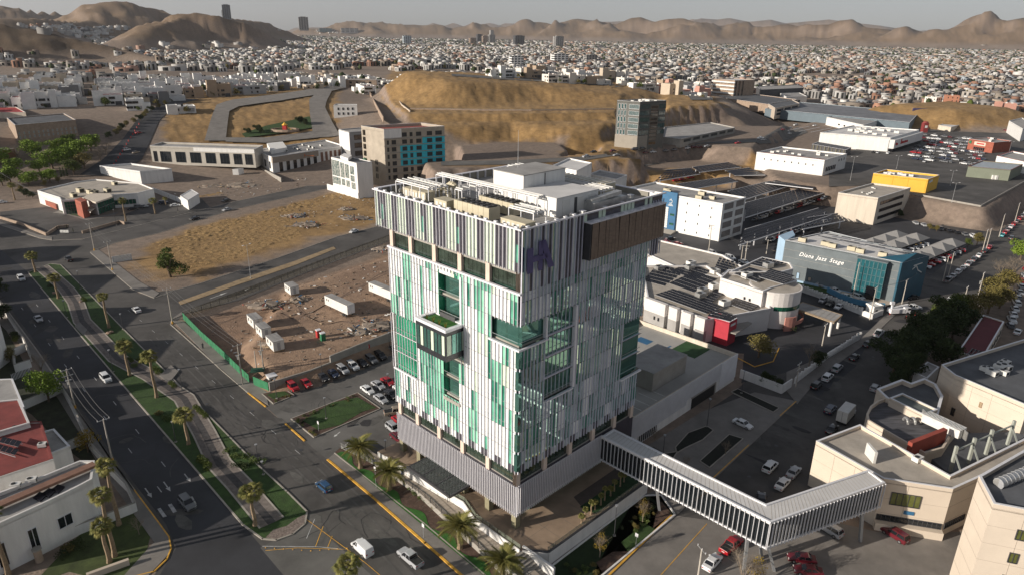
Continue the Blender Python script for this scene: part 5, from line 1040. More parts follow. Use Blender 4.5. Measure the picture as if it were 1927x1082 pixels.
 t = thing('pergola', 'dark steel pergola frame in front of the maroon roofed building', 'pergola', (*at(1820, 690, 2), GZ)); q = ats([(1802, 690), (1830, 655), (1882, 672), (1850, 708)], 3)
 for i in range(9): MB().bar((*lerp(q[0], q[3], i/8), 3), (*lerp(q[1], q[2], i/8), 3), .18, .3).build('beam', M['metal_dark'], t, world=True)
 for i in range(5): MB().bar((*lerp(q[0], q[1], i/4), 2.8), (*lerp(q[3], q[2], i/4), 2.8), .18, .3).build('crossbeam', M['metal_dark'], t, world=True)
 for x in q: MB().box(x[0]-.12, x[0]+.12, x[1]-.12, x[1]+.12, GZ, 3).build('post', M['metal_dark'], t, world=True)
 bldg('shed', 'small flat grey shed half hidden by the dark street trees', 'shed', [(1720, 700), (1745, 712), (1768, 690), (1745, 680)], 1.5, wall=M['stucco_white'], roof=M['roof_grey'], par=.15)
def joints(P, z0, z1, dz=3.1, dx=4.2):
 t = None; jm_ = mat('wall_joint', (.36, .31, .26), .9, .1, 1); n = len(P); c = Vector((sum(p[0] for p in P)/n, sum(p[1] for p in P)/n)); b = MB()
 for i in range(n):
  p, q = Vector(P[i]), Vector(P[(i+1) % n]); d = (q-p); L = d.length; d.normalize(); nn = Vector((-d.y, d.x)); nn = -nn if (c-p).dot(nn) > 0 else nn; o = nn*.0
  z = z0+dz
  while z < z1-.5: b.bar((*(p+o), z), (*(q+o), z), .05, .035); z += dz
  for k in range(1, int(L/dx)): x = p+d*(k*dx)+o; b.bar((*x, z0), (*x, z1-.8), .05, .05)
 return b
cg2 = mat('pale_steel', (.36, .38, .34), .6, .1, 1)
hospital()
# ---------------- vehicles ----------------
def car_proto(kind):
 sp = {  # length, width, belt(x,z) list, cabin x0,x1 bottom ; x0,x1 top ; roof z
  'sedan': (4.6, 1.78, [(-2.3, .72), (-2.2, .92), (-1.5, .98), (1.0, .95), (1.9, .82), (2.3, .62)], (-1.55, 1.05), (-.95, .35), 1.45),
  'suv': (4.6, 1.85, [(-2.3, .85), (-2.25, 1.05), (-1.5, 1.08), (1.1, 1.05), (1.95, .98), (2.3, .72)], (-2.2, 1.15), (-1.9, .45), 1.72),
  'hatchback': (4.0, 1.72, [(-2.0, .8), (-1.95, .98), (-1.4, 1.0), (1.0, .96), (1.7, .82), (2.0, .62)], (-1.9, 1.1), (-1.55, .4), 1.5),
  'pickup': (5.4, 1.9, [(-2.7, 1.02), (-2.68, 1.06), (-.9, 1.08), (1.3, 1.08), (2.3, 1.02), (2.7, .75)], (-.95, 1.3), (-.7, .65), 1.78),
  'van': (4.7, 1.85, [(-2.35, 1.05), (-2.3, 1.1), (-1.0, 1.1), (1.3, 1.05), (1.95, .95), (2.35, .68)], (.3, 1.65), (.3, .85), 1.88)}[kind]
 L, w, belt, cb, ct, zr = sp; w /= 2; root = thing('parked_'+kind if kind != 'van' else 'panel_van', None, kind, (0, 0, 0))
 b = MB(); rings = []
 for i, (x, zb) in enumerate(belt):
  e = .86 if i in (0, len(belt)-1) else (.95 if i in (1, len(belt)-2) else 1)
  rings.append([(x, -w*e*.94, .28), (x, -w*e, .5), (x, -w*e*.97, zb-.08), (x, -w*e*.86, zb), (x, w*e*.86, zb), (x, w*e*.97, zb-.08), (x, w*e, .5), (x, w*e*.94, .28)])
 vs = [p for r in rings for p in r]; n = 8; fs = [(i*n+j, (i+1)*n+j, (i+1)*n+(j+1) % n, i*n+(j+1) % n) for i in range(len(rings)-1) for j in range(n)]
 fs += [tuple(range(n)), tuple(range((len(rings)-1)*n, len(rings)*n))[::-1]]; b.add(vs, fs, 0)
 zb = belt[2][1]; tw = w*.72; bw = w*.9
 g = MB(); cab = [(cb[0], -bw, zb-.02), (cb[1], -bw, zb-.04), (cb[1], bw, zb-.04), (cb[0], bw, zb-.02), (ct[0], -tw, zr-.04), (ct[1], -tw, zr-.04), (ct[1], tw, zr-.04), (ct[0], tw, zr-.04)]
 g.add(cab, [(0, 1, 5, 4), (1, 2, 6, 5), (2, 3, 7, 6), (3, 0, 4, 7), (4, 5, 6, 7)])
 b.add([(ct[0]-.1, -tw-.03, zr-.06), (ct[1]+.1, -tw-.03, zr-.06), (ct[1]+.1, tw+.03, zr-.06), (ct[0]-.1, tw+.03, zr-.06), (ct[0]+.1, -tw*.9, zr+.02), (ct[1]-.1, -tw*.9, zr+.02), (ct[1]-.1, tw*.9, zr+.02), (ct[0]+.1, tw*.9, zr+.02)], [(0, 1, 5, 4), (1, 2, 6, 5), (2, 3, 7, 6), (3, 0, 4, 7), (4, 5, 6, 7), (3, 2, 1, 0)])
 for s in (-1, 1):
  for xa, xb in ((cb[0], ct[0]), ((cb[0]+cb[1])/2-.1, (ct[0]+ct[1])/2), (cb[1], ct[1])): b.bar((xa, s*(bw+.005), zb), (xb, s*(tw+.02), zr-.04), .07, .07)
  b.box(cb[1]-.45, cb[1]-.25, s*w*1.0, s*(w*1.0+.16), zb-.05, zb+.1) if s > 0 else b.box(cb[1]-.45, cb[1]-.25, -w-.16, -w, zb-.05, zb+.1)
 if kind == 'van':
  b.add([(-2.3, -w*.93, 1.05), (.35, -w*.93, 1.05), (.35, w*.93, 1.05), (-2.3, w*.93, 1.05), (-2.22, -w*.8, 1.9), (.3, -w*.8, 1.92), (.3, w*.8, 1.92), (-2.22, w*.8, 1.9)], [(0, 1, 5, 4), (1, 2, 6, 5), (2, 3, 7, 6), (3, 0, 4, 7), (4, 5, 6, 7)])
  for i in range(6): b.box(-2.1, .2, -w*.6+i*w*.23, -w*.6+i*w*.23+.06, 1.9, 1.94)
 bed = MB()
 if kind == 'pickup': bed.box(-2.6, -1.0, -w*.8, w*.8, 1.06, 1.1)
 b.build('body', M['car_paint'], root); g.build('window_glass', M['car_glass'], root)
 if kind == 'pickup': bed.build('load_bed', M['fan_dark'], root)
 wm = MB().tube((0, -.11, 0), (0, .11, 0), .34, .34, 12, 0).tube((0, -.12, 0), (0, .12, 0), .2, .2, 8, 1).mesh('wheel', [M['rubber'], M['rim']])
 for x in (-L*.3, L*.31):
  for s in (-1, 1): part('wheel', wm, root, (x, s*(w-.1), .34))
 hm = MB().box(-.04, .06, -.18, .18, -.08, .08).mesh('headlight', M['lamp_glass']); tm = MB().box(-.06, .04, -.16, .16, -.1, .1).mesh('tail_light', M['tail_red'])
 zl = belt[0][1]-.1
 for s in (-1, 1): part('headlight', hm, root, (L/2-.08, s*w*.62, .66)); part('tail_light', tm, root, (-L/2+.05, s*w*.66, zl))
 MB().box(L/2-.03, L/2+.02, -w*.5, w*.5, .42, .6).build('grille', M['rubber'], root)
 MB().box(-L/2-.02, -L/2+.02, -.26, .26, .6, .74).build('number_plate', M['white_paint'], root)
 return root
CARS = {k: car_proto(k) for k in ('sedan', 'suv', 'hatchback', 'pickup', 'van')}; CK = {k: snapshot(v) for k, v in CARS.items()}
FARC = {}
def far_car(kind):      # one mesh, for cars too small in view to show their parts
 if kind not in FARC:
  r = CARS[kind]; b = MB(); ms = [M['car_paint'], M['car_glass'], M['rubber']]
  for c in r.children:
   mi = {'body': 0, 'window_glass': 1, 'wheel': 2}.get(c.data.name.split('.')[0]);
   if mi is None: continue
   b.add([tuple(v.co+c.location) for v in c.data.vertices], [tuple(p.vertices) for p in c.data.polygons], mi)
  FARC[kind] = b.mesh('far_'+kind, ms)
 return FARC[kind]
PC = {'white': (.72, .73, .74), 'silver': (.40, .41, .43), 'grey': (.14, .145, .155), 'black': (.015, .015, .018), 'red': (.36, .012, .02), 'maroon': (.12, .01, .018), 'blue': (.02, .07, .16), 'navy': (.015, .025, .06), 'tan': (.30, .25, .19), 'turquoise': (.05, .38, .42), 'orange': (.6, .15, .02)}
usedc = set()
def car(kind, col, u, v, hd, label, group=None, far=False, z=None, xy=None):
 if xy is None:
  p = atT(u, v) if z is None else (*at(u, v, z), z)
  if p is None: return
 else: p = xy
 loc = (p[0], p[1], p[2]+.03); h = hd if not hasattr(hd, '__len__') else heading(at(*hd[0]), at(*hd[1]))
 nm = {'van': 'panel_van', 'pickup': 'pickup_truck'}.get(kind, kind+'_car'); cat = {'van': 'van', 'pickup': 'pickup truck'}.get(kind, 'car')
 if far: o = bpy.data.objects.new(nm, far_car(kind)); COL.objects.link(o); o.location = loc; o.rotation_euler = (0, 0, h)
 else: o = copy_tree(CARS[kind], CK[kind], loc, h, color=(*PC[col], 1)); o.name = nm
 o.color = (*PC[col], 1); tag(o, label, cat, group); return o
# ---------------- trees ----------------
def leafball(rnd, lobes, n, s, m, name='crown', flat=.6):
 b = MB(); tot = sum(r[3]**2 for r in lobes); V = []; Fc = []
 for cx, cy, cz, r in lobes:
  for _ in range(int(n*r*r/tot)):
   a, t = rnd.uniform(0, 2*pi), rnd.uniform(-.75, 1); q = r*rnd.uniform(.55, 1.08); e = math.sqrt(1-t*t)
   p = Vector((cx+q*e*cos(a), cy+q*e*sin(a), cz+q*t*.85)); d = Vector((rnd.gauss(0, 1), rnd.gauss(0, 1), rnd.gauss(0, .7)+.3)).normalized(); x = d.orthogonal().normalized()*s*rnd.uniform(.5, 1.2); y = d.cross(x).normalized()*s*rnd.uniform(.4, 1)
   k = len(V); V += [p-x, p+y, p+x, p-y+d*s*.25]; Fc.append((k, k+1, k+2, k+3))
 b.v = [tuple(v) for v in V]; b.f = Fc; b.m = [0]*len(Fc); return b.mesh(name, m)
def limbs(rnd, H, r, n=5, spread=.5, name='trunk', twig=0, m=None):
 b = MB(); b.tube((0, 0, -.3), (rnd.uniform(-.1, .1)*H*.3, 0, H*.35), r, r*.75, 7, cap=False)
 tips = []
 for i in range(n):
  a = 2*pi*i/n+rnd.random(); e = Vector((cos(a)*H*spread*rnd.uniform(.5, .9), sin(a)*H*spread*rnd.uniform(.5, .9), H*rnd.uniform(.6, .9))); s = Vector((0, 0, H*rnd.uniform(.2, .34))); mdl = s.lerp(e, .5)+Vector((0, 0, H*.05))
  b.tube(s, mdl, r*.5, r*.35, 5, cap=False); b.tube(mdl, e, r*.35, r*.12, 4, cap=False); tips.append((mdl, e))
  for k in range(twig):
   s0 = mdl.lerp(e, rnd.random()); e0 = s0+Vector((rnd.gauss(0, .14), rnd.gauss(0, .14), rnd.uniform(.03, .25)))*H; b.tube(s0, e0, r*.12, r*.05, 3, cap=False)
   for q in range(4): s1 = s0.lerp(e0, rnd.uniform(.3, 1)); b.tube(s1, s1+Vector((rnd.gauss(0, .07), rnd.gauss(0, .07), rnd.uniform(0, .12)))*H, r*.06, r*.025, 3, cap=False)
 return b.mesh(name, m or M['bark'])
TP = {}
def tree_protos():
 rnd = random.Random(11)
 for kind, m, n, s, k in (('dense', 'leaf_dark', 2600, .2, 3), ('green', 'leaf_mid', 2200, .19, 2), ('bright', 'leaf_bright', 2200, .19, 2), ('olive', 'leaf_olive', 1900, .16, 2), ('yellow', 'leaf_yellow', 900, .17, 2)):
  for i in range(k):     # unit tree: height 6 m
   lobes = [(rnd.gauss(0, .9), rnd.gauss(0, .9), rnd.uniform(2.0, 4.9), rnd.uniform(.9, 1.4)) for _ in range(10)]+[(0, 0, 3.4, 1.9), (0, 0, 4.6, 1.2)]
   TP.setdefault(kind, []).append((limbs(rnd, 5.4, .2), leafball(rnd, lobes, n, s, M[m])))
 for i in range(2): TP.setdefault('bare', []).append((limbs(rnd, 5.6, .14, 7, .42, twig=14, m=M['twig']), None))
 for i in range(2): TP.setdefault('budding', []).append((limbs(rnd, 5.6, .12, 7, .26, twig=10, m=M['twig']), leafball(rnd, [(rnd.gauss(0, .5), rnd.gauss(0, .5), rnd.uniform(2.5, 5.4), .7) for _ in range(10)], 420, .11, M['leaf_yellow'])))
 TP['pine'] = [(limbs(rnd, 5.6, .2, 6, .25), leafball(rnd, [(rnd.gauss(0, .75)*(1-.12*j), rnd.gauss(0, .75), 1.6+j*.5, 1.25-.09*j) for j in range(9)], 3000, .13, M['leaf_mid']))]
 TP['cypress'] = [(limbs(rnd, 3, .1, 3, .1), leafball(rnd, [(0, 0, .6+j*.7, .62-.05*abs(j-2)) for j in range(8)], 900, .13, M['leaf_dark']))]
 TP['shrub'] = [(None, leafball(rnd, [(rnd.gauss(0, .35), rnd.gauss(0, .35), .35, .5) for _ in range(4)], 260, .1, M[m_])) for m_ in ('shrub', 'leaf_dark', 'leaf_olive', 'shrub')]
 TP['hedge'] = [(None, leafball(rnd, [(x*.5, rnd.gauss(0, .1), .5, .62) for x in range(-3, 4)], 1000, .1, M['leaf_mid']))]
 sm = [(rnd.gauss(0, .8), rnd.gauss(0, .8), rnd.uniform(2.6, 4.4), 1.3) for _ in range(5)]
 TP['far'] = [(None, leafball(rnd, [(x, y, z-1, r*1.15) for x, y, z, r in sm], 260, .42, M[m_])) for m_ in ('leaf_dark', 'leaf_mid', 'leaf_olive')]
tree_protos(); trn = random.Random(21)
def tree(kind, u, v, h, label, cat='tree', group=None, name=None, xyz=None, wide=1.0, z=None):
 p = xyz or (atT(u, v) if z is None else (*at(u, v, z), z))
 if p is None: return
 s = h/6.0 if kind not in ('shrub', 'hedge') else h; tr, cr = trn.choice(TP[kind])
 nm = name or {'shrub': 'shrub', 'hedge': 'clipped_hedge', 'cypress': 'cypress_tree', 'pine': 'pine_tree'}.get(kind, 'tree')
 t = thing(nm, label, cat if kind not in ('shrub', 'hedge') else 'shrub', p, trn.uniform(0, 6.28), group)
 if kind == 'hedge': t.rotation_euler[2] = TA+pi/2
 for nm_, me in (('trunk', tr), ('crown' if nm != 'shrub' else 'foliage', cr)):
  if me: o = part(nm_, me, t); o.scale = (s*wide, s*wide, s)
 return t
# palms
def palm_meshes():
 rnd = random.Random(5); out = {}
 tr = MB(); seg = 8
 for i in range(seg): z0, z1 = i/seg, (i+1)/seg; tr.tube((.01*sin(i), 0, z0), (.01*sin(i+1), 0, z1), .045-.018*z0+(.012 if i == 0 else 0), .045-.018*z1, 8, cap=False)
 out['trunk'] = tr.mesh('trunk', M['palm_bark'])
 def fan():
  b = MB(); n = 11; b.tube((0, 0, 0), (.75, 0, .12), .03, .02, 3)
  for i in range(n):
   a = -1.25+2.5*i/(n-1); q = .5+rnd.uniform(-.06, .06); c = Vector((.72, 0, .1)); d = Vector((cos(a), sin(a), .08)); e = c+d*q*1.25-Vector((0, 0, .16+.12*rnd.random())); s = Vector((-sin(a), cos(a), 0))*.075; md = c+d*q*.62+Vector((0, 0, .03))
   k = len(b.v); b.add([c-s*.2, md-s, e, md+s, c+s*.2], [(0, 1, 2, 3, 4)])
  return b.mesh('frond', M['palm_leaf'])
 out['fans'] = [fan() for _ in range(3)]
 def feather():
  b = MB(); pts = []; L = 2.3
  for i in range(9): t = i/8; pts.append(Vector((L*t*(1-.12*t), 0, .75*t-1.35*t*t)))
  for p, q in zip(pts, pts[1:]): b.tube(p, q, .03, .022, 3, cap=False)
  for i in range(1, 9):
   for s in (-1, 1):
    for k in range(3):
     p = pts[i-1].lerp(pts[i], k/3+.2); w = .5*math.sin(pi*min(.95, (i+k/3)/9.5))+.12; e = p+Vector((.25, s*w, -.12-.1*rnd.random())); x = Vector((.045, 0, 0)); b.add([p-x, e, p+x], [(0, 1, 2)])
  return b.mesh('frond', M['palm_leaf'])
 out['feathers'] = [feather() for _ in range(3)]; return out
PM_ = palm_meshes(); prn = random.Random(8)
def solve_h(u, v, vt, z0=GZ, x=None):
 a, b_ = at(u, v, z0) if x is None else x; lo, hi = z0, z0+60
 for _ in range(40):
  m = (lo+hi)/2; dz = m-HC; fw = b_*cos(TH)-dz*sin(TH); dn = -b_*sin(TH)-dz*cos(TH); A_, B_ = F*a/fw, F*dn/fw; vv = 541+A_*sin(RO)+B_*cos(RO)
  lo, hi = (m, hi) if vv > vt else (lo, m)
 return lo-z0
def palm(u, v, ucrown, vcrown, kind, label, r=1.5, group=None, z=None):
 p = (atT(u, v) if z is None else (*at(u, v, z), z)); h = solve_h(0, 0, vcrown, p[2], (p[0], p[1]))
 t = thing('fan_palm' if kind == 'fan' else 'date_palm', label, 'palm tree', p, 0, group)
 tk = part('trunk', PM_['trunk'], t); th = 1.25 if kind == 'fan' else 1.5; tk.scale = (h*.16*th if h < 8 else 1.25*th, h*.16*th if h < 8 else 1.25*th, h)
 k_ = 7*th*min(1, r/1.6); tk.scale = (k_, k_, h); n = 34 if kind == 'fan' else 40
 for i in range(n):
  el = -.75+1.9*(i/n)**.8 if kind == 'fan' else -.3+1.45*(i/n); a = i*2.4+prn.uniform(-.2, .2); me = prn.choice(PM_['fans' if kind == 'fan' else 'feathers'])
  o = part('frond', me, t, (0, 0, h), (prn.uniform(-.3, .3), -el, a)); s = r*prn.uniform(.8, 1.1)*(.72 if kind == 'fan' else .5)*(1.15 if el < .6 else .85); o.scale = (s,)*3
 return t
# ---------------- poles, lamps, wires ----------------
def pole(u, v, vt, label, arms=1, az=0.0, group='concrete utility poles', gear=False, z=None, stub=False):
 p = (atT(u, v) if z is None else (*at(u, v, z), z)); h = solve_h(0, 0, vt, p[2], (p[0], p[1])); t = thing('utility_pole', label, 'utility pole', p, az, group)
 MB().tube((0, 0, -.2), (0, 0, h), .19, .11, 8).build('shaft', M['pole_concrete'], t); tips = []
 for k in range(arms):
  zz = h-.25-k*1.5; MB().box(-.06, .06, -1.15, 1.15, zz, zz+.12).build('crossarm', M['galvanised'], t)
  for y in (-1.05, -.1, 1.05): MB().tube((0, y, zz+.1), (0, y, zz+.42), .06, .04, 5).build('insulator', M['dark_wall'] if k else M['metal_white'], t)
  if k == 0: tips = [mw(t) @ Vector((0, y, zz+.42)) for y in (-1.05, -.1, 1.05)]
 if gear: MB().tube((.35, .1, h-4), (.35, .1, h-3), .28, .28, 8).build('transformer', M['galvanised'], t); MB().box(.1, .6, -.6, .6, h-3, h-2.9).build('bracket', M['galvanised'], t)
 if u < 400: MB().tube((0, 0, 0), (0, 0, .9), .24, .24, 8).build('base_band', M['yellow_paint'], t)
 return tips
def wires(A, B, label, sag=.8, r=.028):
 if not A or not B: return
 t = thing('power_line', label, 'power line', tuple(A[0]), 0, 'overhead cables')
 for a, b_ in zip(A, B):
  m = MB(); pr = a
  for i in range(1, 9): q = a.lerp(b_, i/8)-Vector((0, 0, sag*4*(i/8)*(1-i/8))); m.tube(pr, q, r, r, 3, cap=False); pr = q
  m.build('cable', M['cable'], t, world=True)
def lamp(u, v, vt, label, kind='post', az=0.0, group='street lamps', z=None):
 p = (atT(u, v) if z is None else (*at(u, v, z), z)); h = solve_h(0, 0, vt, p[2], (p[0], p[1])); t = thing('street_lamp', label, 'street lamp', p, az, group)
 MB().tube((0, 0, -.1), (0, 0, h), .09, .05, 6).build('post', M['metal_dark'] if kind != 'double' else M['metal_grey'], t); MB().box(-.25, .25, -.25, .25, 0, .25).build('base', M['concrete'], t)
 if kind == 'post': MB().tube((0, 0, h), (0, 0, h+.35), .12, .3, 8).build('lantern', M['metal_grey'], t)
 elif kind == 'arm': MB().bar((0, 0, h), (1.6, 0, h+.25), .06, .06).build('arm', M['metal_grey'], t); MB().box(1.4, 2.1, -.14, .14, h+.18, h+.3).build('lantern', M['metal_white'], t)
 else:
  for s in (-1, 1): MB().bar((0, 0, h), (s*1.2, 0, h+.2), .06, .06).build('arm', M['metal_grey'], t); MB().box(s*1.5-.35, s*1.5+.35, -.14, .14, h+.15, h+.28).build('lantern', M['metal_white'], t)
# ---------------- things along the avenue and round the tower ----------------
AV = TA+pi/2      # heading along the avenue, away from the camera
car('suv', 'white', 41, 527, AV+pi, 'white pickup-like suv at the far end of the dark carriageway'); car('sedan', 'silver', 73, 603, AV+pi, 'silver sedan in the middle lane of the dark carriageway')
car('suv', 'white', 200, 715, AV+pi, 'white suv driving down the dark carriageway beside the median'); car('suv', 'grey', 353, 951, AV+pi, 'dark grey suv passing the painted turn arrows')
car('pickup', 'black', 130, 491, AV, 'black pickup entering the avenue at the top junction'); car('sedan', 'white', 257, 586, AV, 'white coupe crossing the mouth of the side road')
car('hatchback', 'blue', 610, 919, AV, 'teal blue small car with black roof beside the yellow kerb'); car('van', 'white', 682, 1036, AV, 'white panel van with ribbed roof at the bottom of the avenue'); car('pickup', 'silver', 772, 1054, AV, 'silver double cab pickup following the white van')
car('sedan', 'black', 425, 380, heading(at(620, 348), at(297, 434)), 'black sedan on the upper road, second from the clinic'); car('sedan', 'silver', 427, 397, heading(at(620, 348), at(297, 434)), 'grey sedan on the upper road above the dry lot')
car('sedan', 'black', 366, 414, heading(at(620, 348), at(297, 434)), 'black sedan on the upper road nearest the clinic'); car('sedan', 'white', 666, 438, heading(at(635, 446), at(376, 534)), 'white saloon on the side road by the rubble heap')
PH = heading(at(551, 731), at(571, 748))
for u, v, k, c, lb in ((551, 731, 'suv', 'red', 'red suv at the left end of the row under the concrete wall'), (576, 724, 'sedan', 'red', 'red sedan second in the row under the concrete wall'), (608, 713, 'sedan', 'black', 'black sedan right of the empty bay under the wall'), (627, 706, 'sedan', 'navy', 'dark blue sedan in the row under the wall'),
 (645, 699, 'suv', 'silver', 'silver suv in the row under the wall'), (664, 692, 'suv', 'white', 'white suv in the row under the wall'), (681, 686, 'sedan', 'black', 'black sedan left of the red wall sign'), (699, 680, 'suv', 'grey', 'dark grey suv below the red wall sign'), (716, 673, 'suv', 'black', 'black suv at the right end of the row under the wall')):
 car(k, c, u, v, PH, lb, 'cars parked under the concrete wall')
for u, v, k, c, lb in ((742, 660, 'sedan', 'grey', 'grey car half hidden behind the tower corner'), (692, 737, 'sedan', 'white', 'white sedan at the left front of the small parking block'), (712, 728, 'sedan', 'silver', 'silver sedan behind the white one in the small parking block'), (730, 721, 'sedan', 'red', 'red sedan at the back of the small parking block'), (717, 754, 'sedan', 'silver', 'silver sedan at the near corner of the small parking block'), (736, 745, 'sedan', 'black', 'black sedan in the small parking block beside the tower'), (753, 736, 'sedan', 'white', 'white sedan touching the tower edge in the small block')):
 car(k, c, u, v, PH, lb, 'cars in the small parking block')
car('pickup', 'tan', 745, 778, R(20), 'tan pickup beside the foot of the tower'); car('suv', 'silver', 741, 810, PH, 'silver suv near the tower steps'); car('sedan', 'red', 752, 795, PH, 'red sedan half hidden by the tower foot'); car('sedan', 'maroon', 749, 827, PH, 'dark red sedan behind the silver suv at the tower foot')
# right hand street
SR = heading(at(1340, 901), at(1468, 782));
for u, v, k, c, h, lb in ((1397, 801, 'sedan', 'white', SR-pi/2-.1, 'white sedan crossing the forecourt of the garage'), (1449, 882, 'suv', 'white', SR, 'white suv driving in the street near the skybridge'), (1493, 892, 'sedan', 'silver', SR, 'silver sedan next to the white suv near the skybridge'), (1472, 914, 'sedan', 'white', SR, 'white sedan behind the silver one near the skybridge'), (1432, 944, 'sedan', 'black', SR+.4, 'black car peeping out behind the skybridge'),
 (1536, 728, 'suv', 'black', SR, 'black suv at the kerb by the white fence'), (1557, 713, 'suv', 'white', SR, 'white suv at the kerb by the white fence'), (1575, 696, 'suv', 'silver', SR, 'grey suv third in the kerb row by the white fence'), (1607, 675, 'sedan', 'black', SR, 'dark hatch fourth in the kerb row by the white fence'), (1632, 650, 'sedan', 'black', SR, 'black sedan fifth in the kerb row by the white fence'), (1653, 630, 'pickup', 'white', SR, 'white pickup at the head of the kerb row by the corner'),
 (1646, 733, 'hatchback', 'silver', SR, 'silver hatchback parked against the stepped hospital block'), (1562, 774, 'suv', 'navy', SR, 'dark suv ahead of the box truck'), (1565, 811, 'sedan', 'black', SR, 'black car behind the box truck'), (1683, 1010, 'suv', 'maroon', R(120), 'maroon suv parked outside the cream hospital wing'), (1560, 1000, 'suv', 'silver', R(125), 'silver suv parked under the skybridge'), (1508, 1055, 'sedan', 'maroon', R(170), 'dark red sedan under the bend of the skybridge'), (1520, 1078, 'sedan', 'maroon', R(170), 'second dark red sedan at the bottom edge under the skybridge'),
 (1376, 1030, 'pickup', 'red', SR-.1, 'red pickup behind the bare tree'), (1340, 1062, 'sedan', 'white', SR, 'white car beside the bare tree at the bottom edge'), (1716, 562, 'sedan', 'black', R(200), 'black car waiting at the dance studio corner'), (1789, 567, 'suv', 'white', SR, 'white suv entering the street from the right'), (1914, 627, 'sedan', 'white', SR, 'white sedan on the back street at the right edge'), (1718, 582, 'pickup', 'white', R(5), 'white pickup behind the crane truck')):
 car(k, c, u, v, h, lb)
rr = random.Random(9); ks = ('sedan', 'suv', 'sedan', 'hatchback', 'pickup'); cs = ('white', 'white', 'silver', 'grey', 'black', 'red', 'silver')
KR = heading(at(1782, 535), at(1858, 470)); K2 = heading(at(1875, 452), at(1927, 400))
for i in range(9): u, v = lerp((1783, 530), (1862, 468), i/8); c = rr.choice(cs); car(rr.choice(ks), c, u, v, KR, '%s car in the kerb row below the fabric shades, number %d from the near end' % (c, i+1), 'cars in the kerb row below the fabric shades')
for i in range(10): u, v = lerp((1886, 445), (1935, 398), i/9); c = ('turquoise',)+cs; c = c[0] if i == 0 else rr.choice(cs); car('sedan', c, u, v, K2, '%s car in the kerb row under the tall bank' % c, 'cars in the kerb row under the tall bank')
car('suv', 'black', 1903, 451, K2, 'black suv passing the turquoise car')
for u, v, c, k, lb in ((1548, 568, 'silver', 'hatchback', 'small silver car left of the black one in the clinic yard'), (1562, 574, 'black', 'sedan', 'black sedan between two pale cars in the clinic yard'), (1578, 580, 'white', 'sedan', 'white sedan right of the black one in the clinic yard')): car(k, c, u, v, KR+pi, lb, 'cars in the clinic yard')
for u, v, c, k, lb in ((1512, 526, 'white', 'suv', 'white suv parked nearest the cypress by the studio'), (1539, 538, 'silver', 'sedan', 'silver sedan along the studio lawn'), (1571, 549, 'white', 'sedan', 'white sedan in the middle of the row along the studio lawn'), (1592, 561, 'white', 'sedan', 'white coupe fourth in the row along the studio lawn'), (1614, 562, 'white', 'suv', 'white suv at the blue ramp wall of the studio'), (1340, 479, 'silver', 'suv', 'silver suv by the stone sign behind the clinic'), (1374, 488, 'white', 'suv', 'white suv behind the solar clinic'), (1400, 496, 'white', 'sedan', 'white car beside the twin poles behind the clinic')): car(k, c, u, v, heading(at(1512, 526), at(1614, 562)), lb, 'cars along the studio lawn')
for u, v, c in ((1254, 459, 'red'), (1262, 452, 'black'), (1275, 462, 'red'), (1292, 470, 'maroon')): car('sedan', c, u, v, .3, '%s car on the forecourt of the blue panel block' % c, 'cars before the blue panel block')
# box truck and crane truck
def box_truck(u, v, h):
 t = thing('box_truck', 'grey box truck with a square body parked in the shaded street', 'truck', (*at(u, v), GZ), h)
 MB().box(-3.2, 2.2, -1.15, 1.15, .9, 3.6).build('cargo_box', M['hvac_white'], t); MB().box(2.3, 3.9, -1, 1, .5, 1.5).box(2.3, 3.3, -.95, .95, 1.5, 2.3).build('cab', M['metal_white'], t); MB().box(3.2, 3.34, -.85, .85, 1.5, 2.2).build('windscreen', M['car_glass'], t)
 wm = MB().tube((0, -.14, 0), (0, .14, 0), .45, .45, 12).mesh('wheel', M['rubber'])
 for x in (-2.2, 2.9):
  for s in (-1, 1): part('wheel', wm, t, (x, s*.95, .45))
 MB().box(-3.2, 2.3, -.5, .5, .5, .9).build('chassis', M['rubber'], t); MB().box(-3.25, -3.2, -.02, .02, 1, 3.5).build('door_seam', M['dark_wall'], t)
box_truck(1590, 790, SR)
t = thing('crane_truck', 'white utility truck with a folded crane arm parked by the leaning pole', 'truck', (*at(1690, 590), GZ), R(8)); MB().box(-3.4, 1.4, -1.1, 1.1, .6, 1.9).build('body', M['metal_white'], t); MB().box(1.5, 3.4, -1.05, 1.05, .5, 2.3).build('cab', M['metal_white'], t); MB().box(2.3, 3.3, -1.08, 1.08, 1.5, 2.2).build('window', M['car_glass'], t)
MB().bar((-2.6, 0, 2.2), (2.8, 0, 3.1), .35, .4).bar((-2.6, 0, 1.9), (-2.6, 0, 3.6), .5, .5).box(-3.4, -2.2, -.4, .4, 3.3, 4.2).build('crane_arm', M['metal_white'], t)
wm = MB().tube((0, -.14, 0), (0, .14, 0), .45, .45, 12).mesh('wheel', M['rubber'])
for x in (-2.2, 2.4):
 for s in (-1, 1): part('wheel', wm, t, (x, s*.95, .45))
for k, (u, v) in enumerate(((1674, 592), (1705, 598), (1722, 592))): c = thing('traffic_cone', 'orange traffic cone beside the crane truck', 'traffic cone', (*at(u, v), GZ), 0, 'cones by the crane truck'); MB().tube((0, 0, 0), (0, 0, .8), .25, .04, 8).build('cone', M['red_paint'], c)
